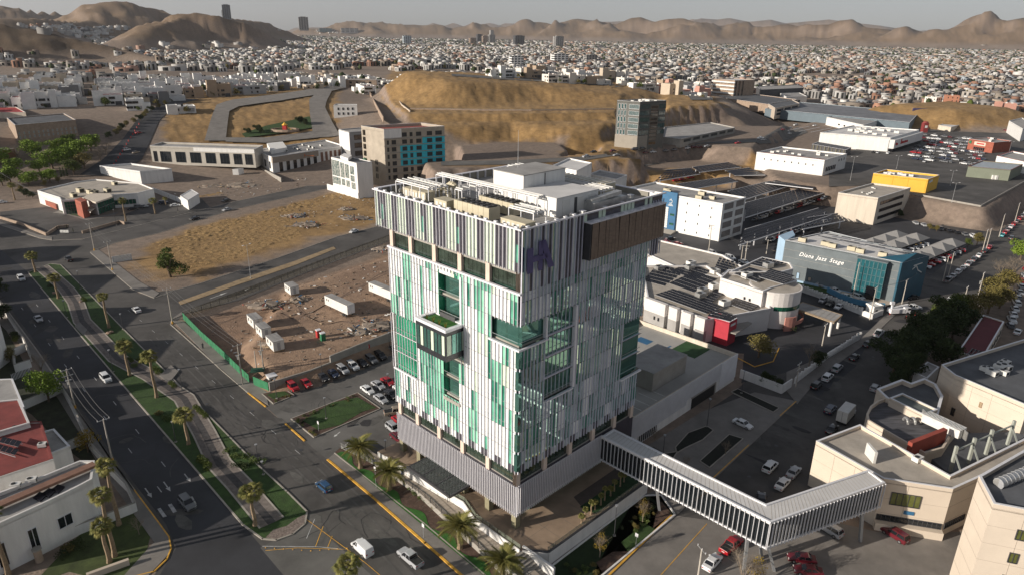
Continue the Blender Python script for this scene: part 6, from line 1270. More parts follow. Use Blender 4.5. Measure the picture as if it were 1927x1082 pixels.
# palms in the median
for k, (u, v, uc, vc, lb) in enumerate(((67, 513, 60, 481, 'fan palm at the far tip of the median'), (110, 562, 104, 523, 'second fan palm from the far tip of the median'), (205, 617, 188, 558, 'slim leaning fan palm opposite the white coupe'), (244, 707, 233, 652, 'fan palm with a full crown by the stone channel bend'), (295, 748, 283, 671, 'tall fan palm beside the yellow green hedges'), (355, 836, 343, 781, 'fan palm above the dark hedge on the median'), (480, 989, 470, 926, 'large fan palm at the rounded near end of the median'), (660, 1125, 650, 1062, 'fan palm crown rising at the bottom edge by the van'))):
 palm(u, v, uc, vc, 'fan', lb, 2.2 if k != 2 else 1.7, 'fan palms on the avenue')
for k, (u, v, uc, vc, lb) in enumerate(((224, 987, 194, 877, 'tallest fan palm in front of the lower left house'), (216, 1046, 192, 931, 'middle fan palm of the three by the lower left house'), (206, 1057, 192, 990, 'shortest fan palm of the three by the lower left house'), (16, 1082, 10, 967, 'fan palm at the left edge before the white house'))): palm(u, v, uc, vc, 'fan', lb, 1.8, 'fan palms by the lower left houses')
for k, (u, v, uc, vc, lb) in enumerate(((237, 417, 229, 378, 'fan palm on the round island before the glass clinic'), (292, 403, 287, 378, 'fan palm on the bushy island right of the glass clinic'), (28, 377, 19, 349, 'fan palm at the left edge by the glass clinic'), (312, 386, 311, 374, 'small fan palm by the white wall of the clinic'))): palm(u, v, uc, vc, 'fan', lb, 2.0 if k < 3 else 1.2, 'fan palms round the glass clinic')
for k, (u, v, uc, vc, lb) in enumerate(((678, 881, 675, 842, 'date palm at the garage end of the tower garden'), (733, 921, 731, 886, 'second date palm of the tower garden'), (865, 1032, 862, 990, 'third date palm of the tower garden, by the canopy'), (947, 1098, 945, 1056, 'date palm at the bottom end of the tower garden'))): palm(u, v, uc, vc, 'date', lb, 3.0, 'date palms of the tower garden')
for k in range(10): u, v = lerp((1094, 984), (1176, 906), k/9.0); palm(u-(k % 2)*2, v, u, v-14-(k % 3)*4, 'fan', 'small potted yucca palm in the row on the terrace lawn', .62, 'potted palms on the terrace lawn', z=0)
# shrubs and hedges
def shrubs(poly, n, label, group, h=(.5, 1.0), seed=1, z=GZ+.2):
 r = random.Random(seed); P = ats(poly, z); xs = [p[0] for p in P]; ys = [p[1] for p in P]; k = 0
 while k < n:
  x, y = r.uniform(min(xs), max(xs)), r.uniform(min(ys), max(ys))
  if sdf(P, np.array([x]), np.array([y]))[0] < -.35: tree('shrub', 0, 0, r.uniform(*h), label, group=group, xyz=(x, y, z)); k += 1
G1 = [tuple(P0+d*(L*.02+0)+n*1.0) for _ in ()]
def strip_shrubs(a, b_, off0, off1, nn, label, group, h, seed):
 r = random.Random(seed); A, B = Vector(at(*a)), Vector(at(*b_)); dd = (B-A).normalized(); nr = Vector((-dd.y, dd.x));
 for i in range(nn): q = A+(B-A)*((i+r.random())/nn)+nr*r.uniform(off0, off1); tree('shrub', 0, 0, r.uniform(*h), label, group=group, xyz=(q.x, q.y, GZ+.15))
strip_shrubs((640, 850), (985, 1120), 2.6, 4.2, 70, 'low rounded shrub in the tower garden bed', 'shrubs of the tower garden', (.5, 1.0), 3)
shrubs([(548, 788), (591, 823), (605, 815), (565, 786)], 10, 'small shrub at the avenue end of the lawn island', 'shrubs on the lawn islands', (.35, .7), 4); shrubs([(565, 783), (673, 739), (680, 745), (575, 790)], 14, 'small shrub along the back of the lawn island', 'shrubs on the lawn islands', (.3, .6), 5); shrubs([(505, 752), (515, 760), (554, 745), (550, 741)], 7, 'small shrub on the little corner island', 'shrubs on the lawn islands', (.35, .6), 6)
for k, (u, v, w, lb) in enumerate(((235, 645, 1, 'dark clipped hedge block by the boulder'), (246, 679, .9, 'bright clipped hedge cube on the median'), (263, 681, .9, 'second bright hedge cube beside the first'), (295, 700, 1.2, 'dark clipped hedge before the foot bridge'), (372, 772, 1, 'yellow green hedge cube by the tall palm'), (384, 782, 1, 'second yellow green hedge cube by the tall palm'), (385, 875, 1.4, 'long dark hedge on the dark side of the median'), (325, 726, 1.0, 'small hedge beside the foot bridge'), (158, 566, 1, 'square hedge beside the pale boulder'))): tree('hedge', u, v, w, lb, group='clipped hedges on the median')
for k, (u, v) in enumerate(((445, 860), (460, 862), (475, 868), (487, 870), (448, 877), (463, 880), (300, 780), (310, 788), (320, 792), (430, 850), (95, 540), (255, 690))): tree('shrub', u, v, 1.3, 'round clipped bush on the median lawn', group='round bushes on the median')
# boulders, lamps on the median, signs
for u, v, s, lb in ((205, 628, .8, 'pale boulder on the median lawn'), (210, 626, .7, 'second pale boulder touching the first on the median'), (152, 569, .5, 'small pale rock by the channel'), (103, 553, .8, 'brown boulder under the second palm')): t = thing('boulder', lb, 'boulder', (*at(u, v), GZ+.1)); MB().ell((0, 0, .3*s), (s, .8*s, .6*s), 8, 5, jit=.25).build('rock', mat('boulder', (.28, .2, .15), .95, .3, 1.2, bump=1), t)
for u, v, vt, lb in ((126, 598, 567, 'black lamp post on the median by the first foot bridge'), (213, 700, 660, 'black lamp post on the dark side of the median, second'), (152, 544, 512, 'black lamp post on the lit side of the median, farthest'), (232, 620, 592, 'black lamp post by the hedge on the lit side of the median'), (343, 735, 697, 'black lamp post beside the second foot bridge'), (331, 832, 795, 'black lamp post on the dark side of the median, nearest'), (486, 870, 838, 'black lamp post at the round bushes'), (496, 893, 870, 'short post near the end of the median')): lamp(u, v, vt, lb)
for u, v, vt, lb in ((614, 788, 750, 'black lamp post on the large lawn island'), (521, 750, 715, 'black lamp post on the corner island'), (606, 703, 668, 'black lamp post in the row under the wall'), (733, 655, 627, 'black lamp post at the right end of the wall'), (731, 735, 705, 'black lamp post in the small parking block'), (727, 866, 830, 'black lamp post by the tower walkway'), (843, 955, 928, 'black lamp post beside the garden railing'), (1156, 1008, 953, 'pale lamp post in the sunken garden'), (1330, 803, 752, 'black lamp post on the garage forecourt'), (1247, 860, 820, 'black lamp post at the louvered garage wall'), (1395, 740, 700, 'black lamp post at the garage corner')): lamp(u, v, vt, lb)
for u, v, vt, lb in ((600, 812, 792, 'white sign post on the lawn island'), (708, 918, 878, 'grey sign back on the pavement near the blue car'), (797, 1012, 985, 'grey sign back on the pavement near the white van'), (1196, 1030, 1003, 'white sign on the sunken garden kerb'), (176, 984, 962, 'small sign on a post at the zebra crossing')):
 h = solve_h(u, v, vt); t = thing('sign_post', lb, 'sign', (*at(u, v), GZ), TA); MB().tube((0, 0, 0), (0, 0, h), .04, .04, 5).build('post', M['metal_grey'], t); MB().box(-.03, .03, -.3, .3, h-.7, h).build('panel', M['metal_white'], t)
# utility poles and wires
az = AV; T = []
for u, v, vt, lb, a, g in ((178, 472, 421, 'concrete pole at the corner of the upper road', 1, 0), (212, 509, 455, 'concrete pole with yellow base on the dry lot kerb', 1, 0), (325, 609, 543, 'concrete pole with two crossarms at the side road corner', 2, 0), (457, 723, 648, 'concrete pole at the green fence corner', 1, 1)): T.append(pole(u, v, vt, lb, a, az, gear=g))
for a, b_ in zip(T, T[1:]): wires(a, b_, 'overhead cables along the dry lot and green fence')
w0 = [Vector((*at(-40, 330), GZ+11)) + Vector((0, k, 0)) for k in (-1, 0, 1)]; wires(w0, T[0], 'overhead cables reaching the corner pole from the left')
pl = [pole(484, 702, 660, 'thin pole inside the green fence', 0, az), pole(497, 700, 640, 'taller thin pole inside the green fence', 0, az, gear=1)]
U = [pole(142, 768, 694, 'concrete pole with crossarms beside the round green tree', 2, az, gear=1), pole(212, 868, 788, 'concrete pole with open crossarm beside the yellow tree', 1, az)]; wires(U[0], U[1], 'overhead cables sagging between the two left hand poles', 1.6)
V = [pole(1636, 603, 541, 'leaning concrete pole behind the crane truck', 1, KR+pi/2), pole(1697, 572, 527, 'concrete pole at the door of the dance studio', 1, KR+pi/2), pole(1716, 560, 513, 'concrete pole with transformer right of the studio', 1, KR+pi/2, gear=1), pole(1839, 563, 514, 'concrete pole among the olive trees', 1, KR+pi/2, gear=1), pole(1816, 560, 540, 'short pole top among the tree crowns', 1, KR+pi/2)]
for a, b_ in ((0, 1), (1, 2), (2, 4)): wires(V[a], V[b_], 'overhead cables past the dance studio', .5)
V2 = [pole(1774, 530, 483, 'left pole of the pair in front of the fabric shades', 1, KR+pi/2), pole(1784, 522, 476, 'right pole of the pair in front of the fabric shades', 1, KR+pi/2), pole(1848, 476, 433, 'left pole of the pair at the bank corner', 1, KR+pi/2), pole(1855, 472, 431, 'right pole of the pair at the bank corner', 1, KR+pi/2), pole(1880, 446, 404, 'concrete pole under the tall bank', 1, KR+pi/2), pole(1909, 420, 383, 'farthest concrete pole under the tall bank', 1, KR+pi/2)]
for a, b_ in ((0, 2), (2, 4), (4, 5)): wires(V2[a], V2[b_], 'overhead cables in front of the bank', .4)
V3 = [pole(1333, 478, 424, 'concrete pole in front of the white block', 2, R(60)), pole(1394, 495, 462, 'left of the twin transformer poles', 1, R(60)), pole(1401, 497, 455, 'right of the twin transformer poles', 2, R(60), gear=1), pole(1442, 478, 452, 'concrete pole left of the pale blue wing', 1, R(60)), pole(1604, 562, 494, 'tall pole before the glass bay', 0, R(60))]
for a, b_ in ((0, 1), (1, 3)): wires(V3[a], V3[b_], 'overhead cables behind the solar clinic', .4)
V4 = [pole(1497, 728, 683, 'concrete pole with three crossarms at the fence corner', 3, KR+pi/2), pole(1547, 650, 610, 'concrete pole at the clinic gate', 1, KR+pi/2)]; pole(1313, 1090, 1032, 'short white pole at the bottom edge by the bare tree', 1, R(20))
# construction yard
def site_hut(u, v, L, w, h, hd, label, wins=2, m='hvac_white', raised=.5):
 t = thing('site_hut', label, 'site hut', (*at(u, v, .2), .2), hd, 'white huts on the construction yard'); MB().box(-L/2, L/2, -w/2, w/2, raised, raised+h).build('wall', M[m], t); MB().box(-L/2-.08, L/2+.08, -w/2-.08, w/2+.08, raised+h, raised+h+.12).build('roof', M['roof_grey'], t)
 for i in range(4): MB().box(-L/2+.3+i*(L-.9)/3, -L/2+.6+i*(L-.9)/3, -w/2+.1, w/2-.1, 0, raised).build('support', M['wood'], t)
 for i in range(wins): x = -L/2+L*(i+.7)/(wins+.6); MB().box(x-.35, x+.35, -w/2-.04, -w/2, raised+h*.45, raised+h*.8).build('window', M['glass_dark'], t)
 MB().box(L/2, L/2+.04, -.4, .4, raised+.1, raised+h*.85).build('door', M['metal_grey'], t)
HD = heading(at(480, 610), at(528, 655)); t = site_hut(481, 613, 5.5, 2.6, 2.5, HD, 'farthest of the three white huts in a line'); site_hut(497, 631, 5, 2.6, 2.5, HD, 'middle one of the three white huts in a line'); site_hut(519, 655, 5.5, 2.9, 2.6, HD, 'nearest of the three white huts, with two windows'); site_hut(550, 552, 5, 2.8, 2.5, HD, 'single white hut near the wire fence')
def trailer(u, v, label, hd, L=12):
 t = thing('semi_trailer', label, 'trailer', (*at(u, v, .2), .2), hd, 'white semi trailers on the yard'); MB().box(-L/2, L/2, -1.3, 1.3, 1.1, 3.9).build('cargo_box', M['hvac_white'], t); MB().box(-L/2-.02, L/2+.02, -1.32, 1.32, 3.9, 3.95).build('roof', M['roof_grey'], t)
 wm = MB().tube((0, -.15, 0), (0, .15, 0), .5, .5, 12).mesh('wheel', M['rubber'])
 for x in (L/2-1.2, L/2-2.4):
  for s in (-1, 1): part('wheel', wm, t, (x, s*1.1, .5))
 for s in (-1, 1): MB().box(-L/2+2, -L/2+2.2, s*.9-.1, s*.9+.1, 0, 1.1).build('landing_leg', M['metal_dark'], t)
 for s in (-.66, .66): MB().box(L/2, L/2+.05, s-.6, s+.6, 1.2, 3.8).build('door', M['metal_white'], t)
 for i in range(2): MB().box(-L/2+1.0+i*.9, -L/2+1.35+i*.9, -1.34, -1.3, 2.6, 3.3).build('window', M['glass_dark'], t)
TH_ = heading(at(612, 566), at(668, 592)); trailer(640, 586, 'long white trailer with two small windows standing in the yard', TH_); trailer(722, 560, 'white trailer partly hidden behind the glass tower', TH_)
for u, v, c, lb in ((600, 634, 'red_paint', 'red portable toilet with a white roof'), (608, 640, 'green_fence', 'green portable toilet with a white roof')):
 t = thing('portable_toilet', lb, 'portable toilet', (*at(u, v, .2), .2), HD); MB().box(-.6, .6, -.6, .6, 0, 2.15).build('cabin', M[c], t); MB().box(-.65, .65, -.65, .65, 2.15, 2.35).build('roof', M['metal_white'], t); MB().box(.6, .64, -.4, .4, .2, 1.95).build('door', M[c], t)
# yard walls and fences
t = wall('retaining_wall', 'long concrete wall holding up the construction yard behind the parked cars', 'wall', [(508, 737), (585, 713), (623, 698)], 2.6, .4, M['concrete']);
wall('retaining_wall', 'taller stepped end of the concrete wall under the construction yard', 'wall', [(623, 698), (680, 674), (752, 645)], 4.4, .4, M['concrete'])
w2 = MB().bar((*at(694, 662), 1.2), (*at(697, 661), 1.2), .5, .9); t = thing('wall_sign', 'small red sign with a white figure on the concrete wall', 'sign', (*at(694, 664), .6)); x, y = at(694, 668); MB().box(x-.5, x+.5, y-.35, y-.25, -.2, .9).build('panel', M['red_paint'], t, world=True); MB().box(x-.18, x+.18, y-.4, y-.35, 0, .7).build('symbol', M['white_paint'], t, world=True)
gf = [(345, 600), (380, 636), (420, 672), (445, 697), (470, 720)]; P = ats(gf); t = thing('site_hoarding', 'green sheet hoarding along the avenue pavement', 'fence', (*P[0], GZ), 0);
for p, q in zip(P, P[1:]):
 nn = max(1, int(math.dist(p, q)/2.2))
 for i in range(nn): MB().bar((*lerp(p, q, i/nn), GZ+1.1), (*lerp(p, q, (i+.94)/nn), GZ+1.1), .08, 2.2).build('panel', M['green_fence'], t, world=True); x = lerp(p, q, i/nn); MB().box(x[0]-.06, x[0]+.06, x[1]-.06, x[1]+.06, GZ, GZ+2.3).build('post', M['metal_dark'], t, world=True)
t = thing('site_gate', 'green corrugated gate with a shelter at the corner of the yard', 'gate', (*at(480, 722), GZ)); MB().bar((*at(478, 724), GZ+1.2), (*at(506, 736), GZ+1.2), .1, 2.4).build('gate_leaf', M['green_fence'], t, world=True); MB().bar((*at(474, 714), GZ+2.6), (*at(500, 712), GZ+2.6), 2.5, .1).build('shelter_roof', mat('dk_green', (.01, .07, .04), .8, .2, 1), t, world=True)
t = thing('guard_booth', 'small white ribbed booth behind the corner of the concrete wall', 'booth', (*at(513, 722), GZ), HD); MB().box(-1, 1, -1, 1, 0, 2.4).build('wall', M['hvac_white'], t); MB().box(-1.15, 1.15, -1.15, 1.15, 2.4, 2.55).build('roof', M['metal_white'], t); MB().box(1, 1.04, -.6, .2, 1.1, 1.9).build('window', M['glass_dark'], t)
wf = mat('wire_mesh', (.14, .12, .07), .9, .4, 2); wf.node_tree.nodes['Principled BSDF'].inputs['Alpha'].default_value = .38
t = thing('wire_fence', 'rusty wire mesh fence between the side road and the yard', 'fence', (*at(345, 600), GZ)); P = ats([(345, 600), (430, 568), (530, 530), (620, 495), (748, 447)])
for p, q in zip(P, P[1:]):
 nn = int(math.dist(p, q)/3)
 for i in range(nn): MB().bar((*lerp(p, q, i/nn), GZ+1.2), (*lerp(p, q, (i+1)/nn), GZ+1.2), .03, 2.4).build('mesh_panel', wf, t, world=True); x = lerp(p, q, i/nn); MB().box(x[0]-.05, x[0]+.05, x[1]-.05, x[1]+.05, GZ, GZ+2.6).build('post', M['metal_dark'], t, world=True)
t = thing('white_board', 'white framed board standing on the dry lot by the pavement', 'sign', (*at(232, 496), GZ), 0); MB().bar((*at(212, 495), GZ+1.2), (*at(249, 489), GZ+1.2), .12, 2.4).build('board', M['hvac_white'], t, world=True)
for u, v in ((214, 495), (247, 490)): x, y = at(u, v); MB().box(x-.06, x+.06, y+.1, y+.2, GZ, GZ+2.4).build('leg', M['metal_grey'], t, world=True)
lamp(472, 524, 462, 'tall double lamp in the side road median', 'double', R(60), z=GZ)
tree('pine', 321, 522, 10.5, 'round bushy pine standing alone on the dry lot', wide=1.6)
# dry scrub on the vacant lot: one continuous tufted mat
def scrub(poly, z, name, step=.7, amp=1.0, m='dry_grass'):
 P = ats(poly, z); A_ = np.array(P); x0, y0 = A_.min(0); x1, y1 = A_.max(0); X, Y = np.meshgrid(np.arange(x0, x1, step), np.arange(y0, y1, step), indexing='ij'); e = sdf(P, X, Y)+fbm(X/9, Y/9)*9
 k = np.clip(-e/2.0, 0, 1); h = (np.clip(fbm(X/1.0, Y/1.0, 2)-.34, 0, 1)*1.9*amp)*k*(.35+1.2*np.clip(fbm(X/22+5, Y/22)-.25, 0, 1)); Z = ter(X, Y, False)-.12+h*1.0+.1*k; ins = e < .5
 I = np.where(ins[:-1, :-1] & ins[1:, :-1] & ins[:-1, 1:] & ins[1:, 1:]); ny = X.shape[1]; a = I[0]*ny+I[1]; f = np.stack([a, a+ny, a+ny+1, a+1], -1); v = np.stack([X, Y, Z], -1).reshape(-1, 3)
 us, inv = np.unique(f, return_inverse=True); o = mass(name, v[us], inv.reshape(-1, 4), M[m]); tag(o, kind='stuff'); o['label'] = 'dry golden scrub grass'; return o
scrub([(240, 470), (330, 432), (480, 395), (610, 362), (690, 352), (725, 372), (640, 390), (560, 400), (600, 440), (470, 492), (330, 520), (290, 480)], GZ, 'dry_scrub', .5, 1.0)
scrub([(330, 512), (400, 512), (560, 462), (640, 440), (650, 446), (520, 490), (376, 532), (330, 530)], GZ, 'dry_scrub', .7, .7); scrub([(370, 600), (450, 560), (740, 452), (748, 470), (560, 530), (400, 596)], GZ, 'dry_scrub', .7, .7)
scrub([(555, 350), (600, 340), (500, 352), (380, 375), (350, 372), (400, 360)], GZ, 'dry_scrub', .7, .9)
# rubble heaps
def rubble(u, v, R_, n, label, seed, z=GZ):
 r = random.Random(seed); x, y = at(u, v, z); b = MB(); cs_ = [M['rubble'], M['wood'], M['hvac_white'], M['brick_red'], M['dark_wall'], M['blue_wall']]
 b.ell((x, y, z-.3), (R_*.8, R_*.5, 1.3), 12, 4, 0, z0=0, jit=.5, rnd=r)
 for i in range(n):
  a = r.gauss(0, .45)*R_; c = r.gauss(0, .3)*R_; s = r.uniform(.15, .8); p = Vector((x+a, y+c, z+r.uniform(.1, 1.0)*max(0, 1-abs(a)/R_))); q = p+Vector((r.gauss(0, 1), r.gauss(0, 1), r.gauss(0, .3)))*s*1.6; b.bar(p, q, s*.5, s*r.uniform(.15, .6), r.choice((0, 0, 0, 1, 1, 2, 3, 4, 5)))
 o = b.build('rubble_heap', cs_); tag(o, label, 'rubble heap', kind='stuff')
for a in ((555, 408, 7, 130, 'rubble heap on the dry lot near the scrub', 1), (575, 425, 8, 150, 'long rubble trail on the dry lot', 2), (668, 412, 8, 160, 'large heap of broken planks by the side road', 3), (652, 395, 5, 60, 'pale rubble patch behind the plank heap', 4), (400, 352, 9, 60, 'earth and stone mound beside the upper road', 5), (455, 350, 14, 110, 'rubble and earth below the white shops', 6), (500, 575, 7, 110, 'scrap heap near the wire fence of the yard', 7, .2), (708, 615, 7, 120, 'scrap pile below the long trailer', 8, .2), (560, 565, 4, 50, 'scrap beside the single hut', 9, .2), (670, 625, 5, 60, 'loose pipes on the yard slope', 10, .2), (725, 470, 6, 70, 'rubble in the far corner of the yard', 11, 0), (508, 650, 4, 40, 'scrap beside the line of huts', 12, .2)): rubble(*a)
# glass entrance canopy of the tower
t = thing('entrance_canopy', 'dark glass entrance canopy on steel beams at the tower door', 'canopy', tl(-1, 18, 0), TA); gl = mat('canopy_glass', (.03, .04, .035), .05, .3, 1, spec=.9)
for i in range(8):
 for j in range(3): MB().box(-3.6+j*2.5, -1.15+j*2.5, -6+i*1.5, -4.56+i*1.5, 2.95, 3.0).build('glass_panel', gl, t)
for y in (-6.1, -2, 2, 6): MB().box(-3.8, 4, y-.12, y+.12, 2.7, 3.05).build('beam', M['metal_dark'], t)
MB().box(-4.0, -3.7, -6.3, 6.3, 2.65, 3.1).box(-3.8, 4, -6.4, -6.1, 2.65, 3.1).build('edge_beam', M['metal_dark'], t)
for y in (-4, 4): MB().box(3.4, 3.8, y-.2, y+.2, 0, 2.7).build('column', M['metal_dark'], t)
# person on the walkway and by the green fence
def person(u, v, z, label, a, shirt, legs):
 t = thing('person', label, 'person', (*at(u, v, z), z), a)
 me = bpy.data.meshes.new('body'); vs = [(0, 0, .95), (0, 0, 1.15), (0, 0, 1.38), (0, 0, 1.5), (0, 0, 1.62), (0, .19, 1.4), (.05, .26, 1.12), (.15, .24, .9), (0, -.19, 1.4), (-.05, -.26, 1.12), (.05, -.25, .88), (0, .1, .88), (.12, .11, .48), (.02, .11, .06), (.16, .11, .04), (0, -.1, .88), (-.08, -.11, .48), (-.2, -.11, .1), (-.06, -.11, .05)]
 es = [(0, 1), (1, 2), (2, 3), (3, 4), (2, 5), (5, 6), (6, 7), (2, 8), (8, 9), (9, 10), (0, 11), (11, 12), (12, 13), (13, 14), (0, 15), (15, 16), (16, 17), (17, 18)]; rd = [.15, .13, .15, .06, .1, .065, .045, .035, .065, .045, .035, .095, .065, .045, .04, .095, .065, .045, .04]
 me.from_pydata(vs, es, []); o = bpy.data.objects.new('body', me); COL.objects.link(o); o.parent = t; o.modifiers.new('skin', 'SKIN'); sd = o.modifiers.new('sub', 'SUBSURF'); sd.levels = sd.render_levels = 1
 for i, rr_ in enumerate(rd): me.skin_vertices[0].data[i].radius = (rr_, rr_)
 me.skin_vertices[0].data[0].use_root = True; me.materials.append(mat(shirt[0], shirt[1], .8, .1, 1))
 MB().tube((0, -.1, .9), (0, -.1, .1), .11, .08, 8).tube((.03, .1, .9), (.05, .1, .1), .11, .08, 8).build('trousers', mat(legs[0], legs[1], .8, .1, 1), t)
 MB().ell((0, 0, 1.66), (.095, .08, .12), 10, 6).build('head', mat('skin_tone', (.42, .26, .18), .6, .05, 1), t); MB().ell((-.02, 0, 1.7), (.1, .09, .1), 10, 4, z0=0).build('hair', M['fan_dark'], t)
person(757, 893, -1.2, 'person in dark blue walking along the tower walkway', AV+pi, ('navy_shirt', (.02, .03, .08)), ('blue_jeans', (.03, .07, .2))); person(382, 655, GZ+.1, 'person in dark clothes walking beside the green hoarding', AV+pi, ('grey_shirt', (.08, .08, .09)), ('dark_trousers', (.03, .03, .04)))
def debris(poly, z, n, seed):
 r = random.Random(seed); P = ats(poly, z); xs = [p[0] for p in P]; ys = [p[1] for p in P]; X = np.array([r.uniform(min(xs), max(xs)) for _ in range(n*2)]); Y = np.array([r.uniform(min(ys), max(ys)) for _ in range(n*2)]); m = sdf(P, X, Y) < -1; b = MB()
 for x, y in list(zip(X[m], Y[m]))[:n]: zz = tz(x, y); s = r.choice((.15, .2, .3, .5)); a = r.uniform(0, 3); b.bar((x-s*cos(a), y-s*sin(a), zz+s*.2), (x+s*cos(a), y+s*sin(a), zz+s*.3), s*.7, s*.5, r.choice((0, 0, 0, 1, 2, 3)))
 tag(b.build('debris', [M['rubble'], M['wood'], M['hvac_white'], M['bark']]), kind='stuff')
debris([(380, 610), (500, 712), (620, 680), (745, 625), (745, 470), (560, 530)], .2, 420, 1); debris([(400, 345), (560, 335), (620, 345), (400, 385)], GZ, 200, 2); debris([(540, 380), (720, 352), (740, 410), (600, 440)], GZ, 220, 3)
for k in range(4):
 pts = [(390+k*3, 612), (470, 590+k*3), (560, 600-k*2), (640, 560+k*3), (735, 505+k*4)] if k < 2 else [(520, 560+k), (600, 600+k*3), (690, 610-k*2), (740, 590)]; b = MB(); Q = [atT(*p) for p in pts]
 for p, q in zip(Q, Q[1:]):
  for i in range(14):
   a_, c_ = lerp(p, q, i/14), lerp(p, q, (i+1)/14); w_ = .9*sin(i*.8+k); b.bar((a_[0], a_[1]+w_, tz(a_[0], a_[1]+w_)+.02), (c_[0], c_[1]+.9*sin((i+1)*.8+k), tz(c_[0], c_[1]+.9*sin((i+1)*.8+k))+.02), .45, .03)
 tag(b.build('wheel_rut', mat('rut', (.19, .13, .095), .95, .3, .6)), kind='structure')
# ---------------- middle distance ----------------
def bT(name, label, cat, base, top, rect=True, **k):
 p = atT(*base); z0 = p[2]; h = solve_h(0, 0, top[0][1], z0, (p[0], p[1])); return (*bldg(name, label, cat, top, z0+h, z0, rect=rect, **k), z0, z0+h)
cr = M['stucco_cream']; wh = M['stucco_white']
# lower left houses (shaded side towards the camera)
t, P, c = bldg('house', 'large white house with brown roof edges and three dark skylights by the palms', 'house', [(178, 866), (173, 901), (141, 918), (79, 948), (-45, 1004), (-95, 965), (0, 925), (60, 903), (150, 866)], 6.6, wall=wh, roof=M['roof_grey'], par=.6, cap=M['roof_white'])
MB().bar((*at(-40, 965, 7), 6.9), (*at(178, 872, 7), 6.9), 1.6, .5).build('brown_band', M['brown_clad'], t, world=True)
for i in range(3): q = [at(62+i*17, 936-i*7, 6.2), at(76+i*17, 943-i*8, 6.2), at(88+i*17, 931-i*8, 6.2), at(75+i*17, 925-i*7, 6.2)]; MB().prism(q, 6.05, 6.3).build('skylight', M['solar_cell'], t, world=True)
windows(t, P[2], P[3], .2, 3.0, 1, 1, .45, .8, M['glass_dark'], M['metal_white'], 2, cen=c); windows(t, P[3], P[4], -1.5, 3.4, 2, 1, .3, .9, M['glass_dark'], M['metal_white'], 2, cen=c)
for u, v in ((30, 915), (60, 905)): ac(*at(u, v, 6.3), 6.05, .3, .8, 'white fan unit on the large white house', 'air conditioners on the lower left houses')
t, P, c = bldg('house', 'white house with a flat dark red roof and a small solar panel', 'house', [(100, 862), (-60, 915), (-110, 800), (78, 792)], 6.0, wall=wh, roof=mat('red_roof_flat', (.21, .045, .04), .85, .2, .4), par=.25, cap=M['roof_red'], wins=[(0, .1, .6, 3.4, 5.4, W_(nx=3, fx=.22, fy=.9, fm=M['metal_white']))])
solar(ats([(-8, 850), (30, 862), (44, 838), (8, 830)], 6), 5.9, 2, 4, 'small solar panel on the flat dark red roof', tilt=.8)
for u, v in ((30, 806), (80, 838)): ac(*at(u, v, 6), 5.8, .3, .7, 'white unit on the red roofed house', 'air conditioners on the lower left houses')
bldg('house', 'house wing with a brighter red flat roof and satellite dish', 'house', [(56, 795), (-30, 820), (-60, 760), (36, 750)], 6.8, wall=wh, roof=mat('red_roof_flat', (.21, .045, .04)), par=.2, cap=M['roof_white'])
bldg('house', 'low grey flat roofed annex above the red roofs', 'house', [(46, 765), (-40, 790), (-60, 715), (24, 712)], 3.2, wall=wh, roof=M['roof_grey'], par=.15)
bldg('house', 'narrow white annex with grey roof between the red roof and the avenue', 'house', [(132, 838), (88, 856), (78, 812), (102, 806)], 3.4, wall=wh, roof=M['roof_grey'], par=.3)
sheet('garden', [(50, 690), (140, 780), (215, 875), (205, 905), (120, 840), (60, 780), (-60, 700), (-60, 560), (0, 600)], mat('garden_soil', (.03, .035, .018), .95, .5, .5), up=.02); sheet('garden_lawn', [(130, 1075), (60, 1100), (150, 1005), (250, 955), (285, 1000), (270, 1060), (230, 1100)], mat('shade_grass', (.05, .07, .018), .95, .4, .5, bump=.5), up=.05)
for pts, lb, h in (([(46, 770), (118, 738), (133, 765)], 'white garden wall round the yard by the round green tree', 2.2), ([(133, 765), (150, 800), (170, 845), (200, 880)], 'white boundary wall behind the yellow tree', 2.2), ([(100, 858), (170, 830)], 'inner white garden wall above the yellow tree', 2.0), ([(-20, 1075), (60, 1050), (150, 1005), (258, 962), (240, 925), (200, 885)], 'long pale garden wall in front of the large white house', 2.0), ([(0, 575), (48, 650), (60, 680)], 'dark garden wall at the left kerb', 2.0), ([(60, 690), (30, 700), (28, 670), (50, 660)], 'white corner wall under the bare branches', 2.2)):
 wall('garden_wall', lb, 'wall', pts, h, .22, wh, cap=M['concrete'])
t = thing('slatted_fence', 'white slatted fence behind the round green tree', 'fence', (*at(20, 712), GZ)); a, b_ = at(24, 716), at(58, 702)
for i in range(14): x = lerp(a, b_, i/13); MB().box(x[0]-.05, x[0]+.05, x[1]-.05, x[1]+.05, GZ, GZ+1.8).build('slat', M['metal_white'], t, world=True)
tree('bright', 92, 755, 8.5, 'round yellow green tree beside the pole at the left', wide=.95); tree('bare', 80, 705, 6.5, 'bare branched tree behind the round green tree'); tree('yellow', 166, 850, 5.6, 'loose yellow leaved tree between the house and the avenue', wide=1.1)
tree('dense', 62, 1000, 6.5, 'dark magnolia like tree in front of the white house wall'); tree('olive', 20, 680, 4.5, 'reddish brown shrub tree at the left edge'); tree('bare', 262, 1005, 3.6, 'small reddish bare tree on the corner lawn'); tree('dense', 30, 640, 3, 'dark bush at the left kerb'); tree('green', 30, 645, 2.4, 'small yellow green bush at the left kerb')
for k, (u, v, s) in enumerate(((130, 1035, 1.7), (145, 1030, 1.8), (120, 1045, 1.5))): tree('shrub', u, v, s, 'feathery pale ornamental grass clump by the garden wall', group='ornamental grass clumps')
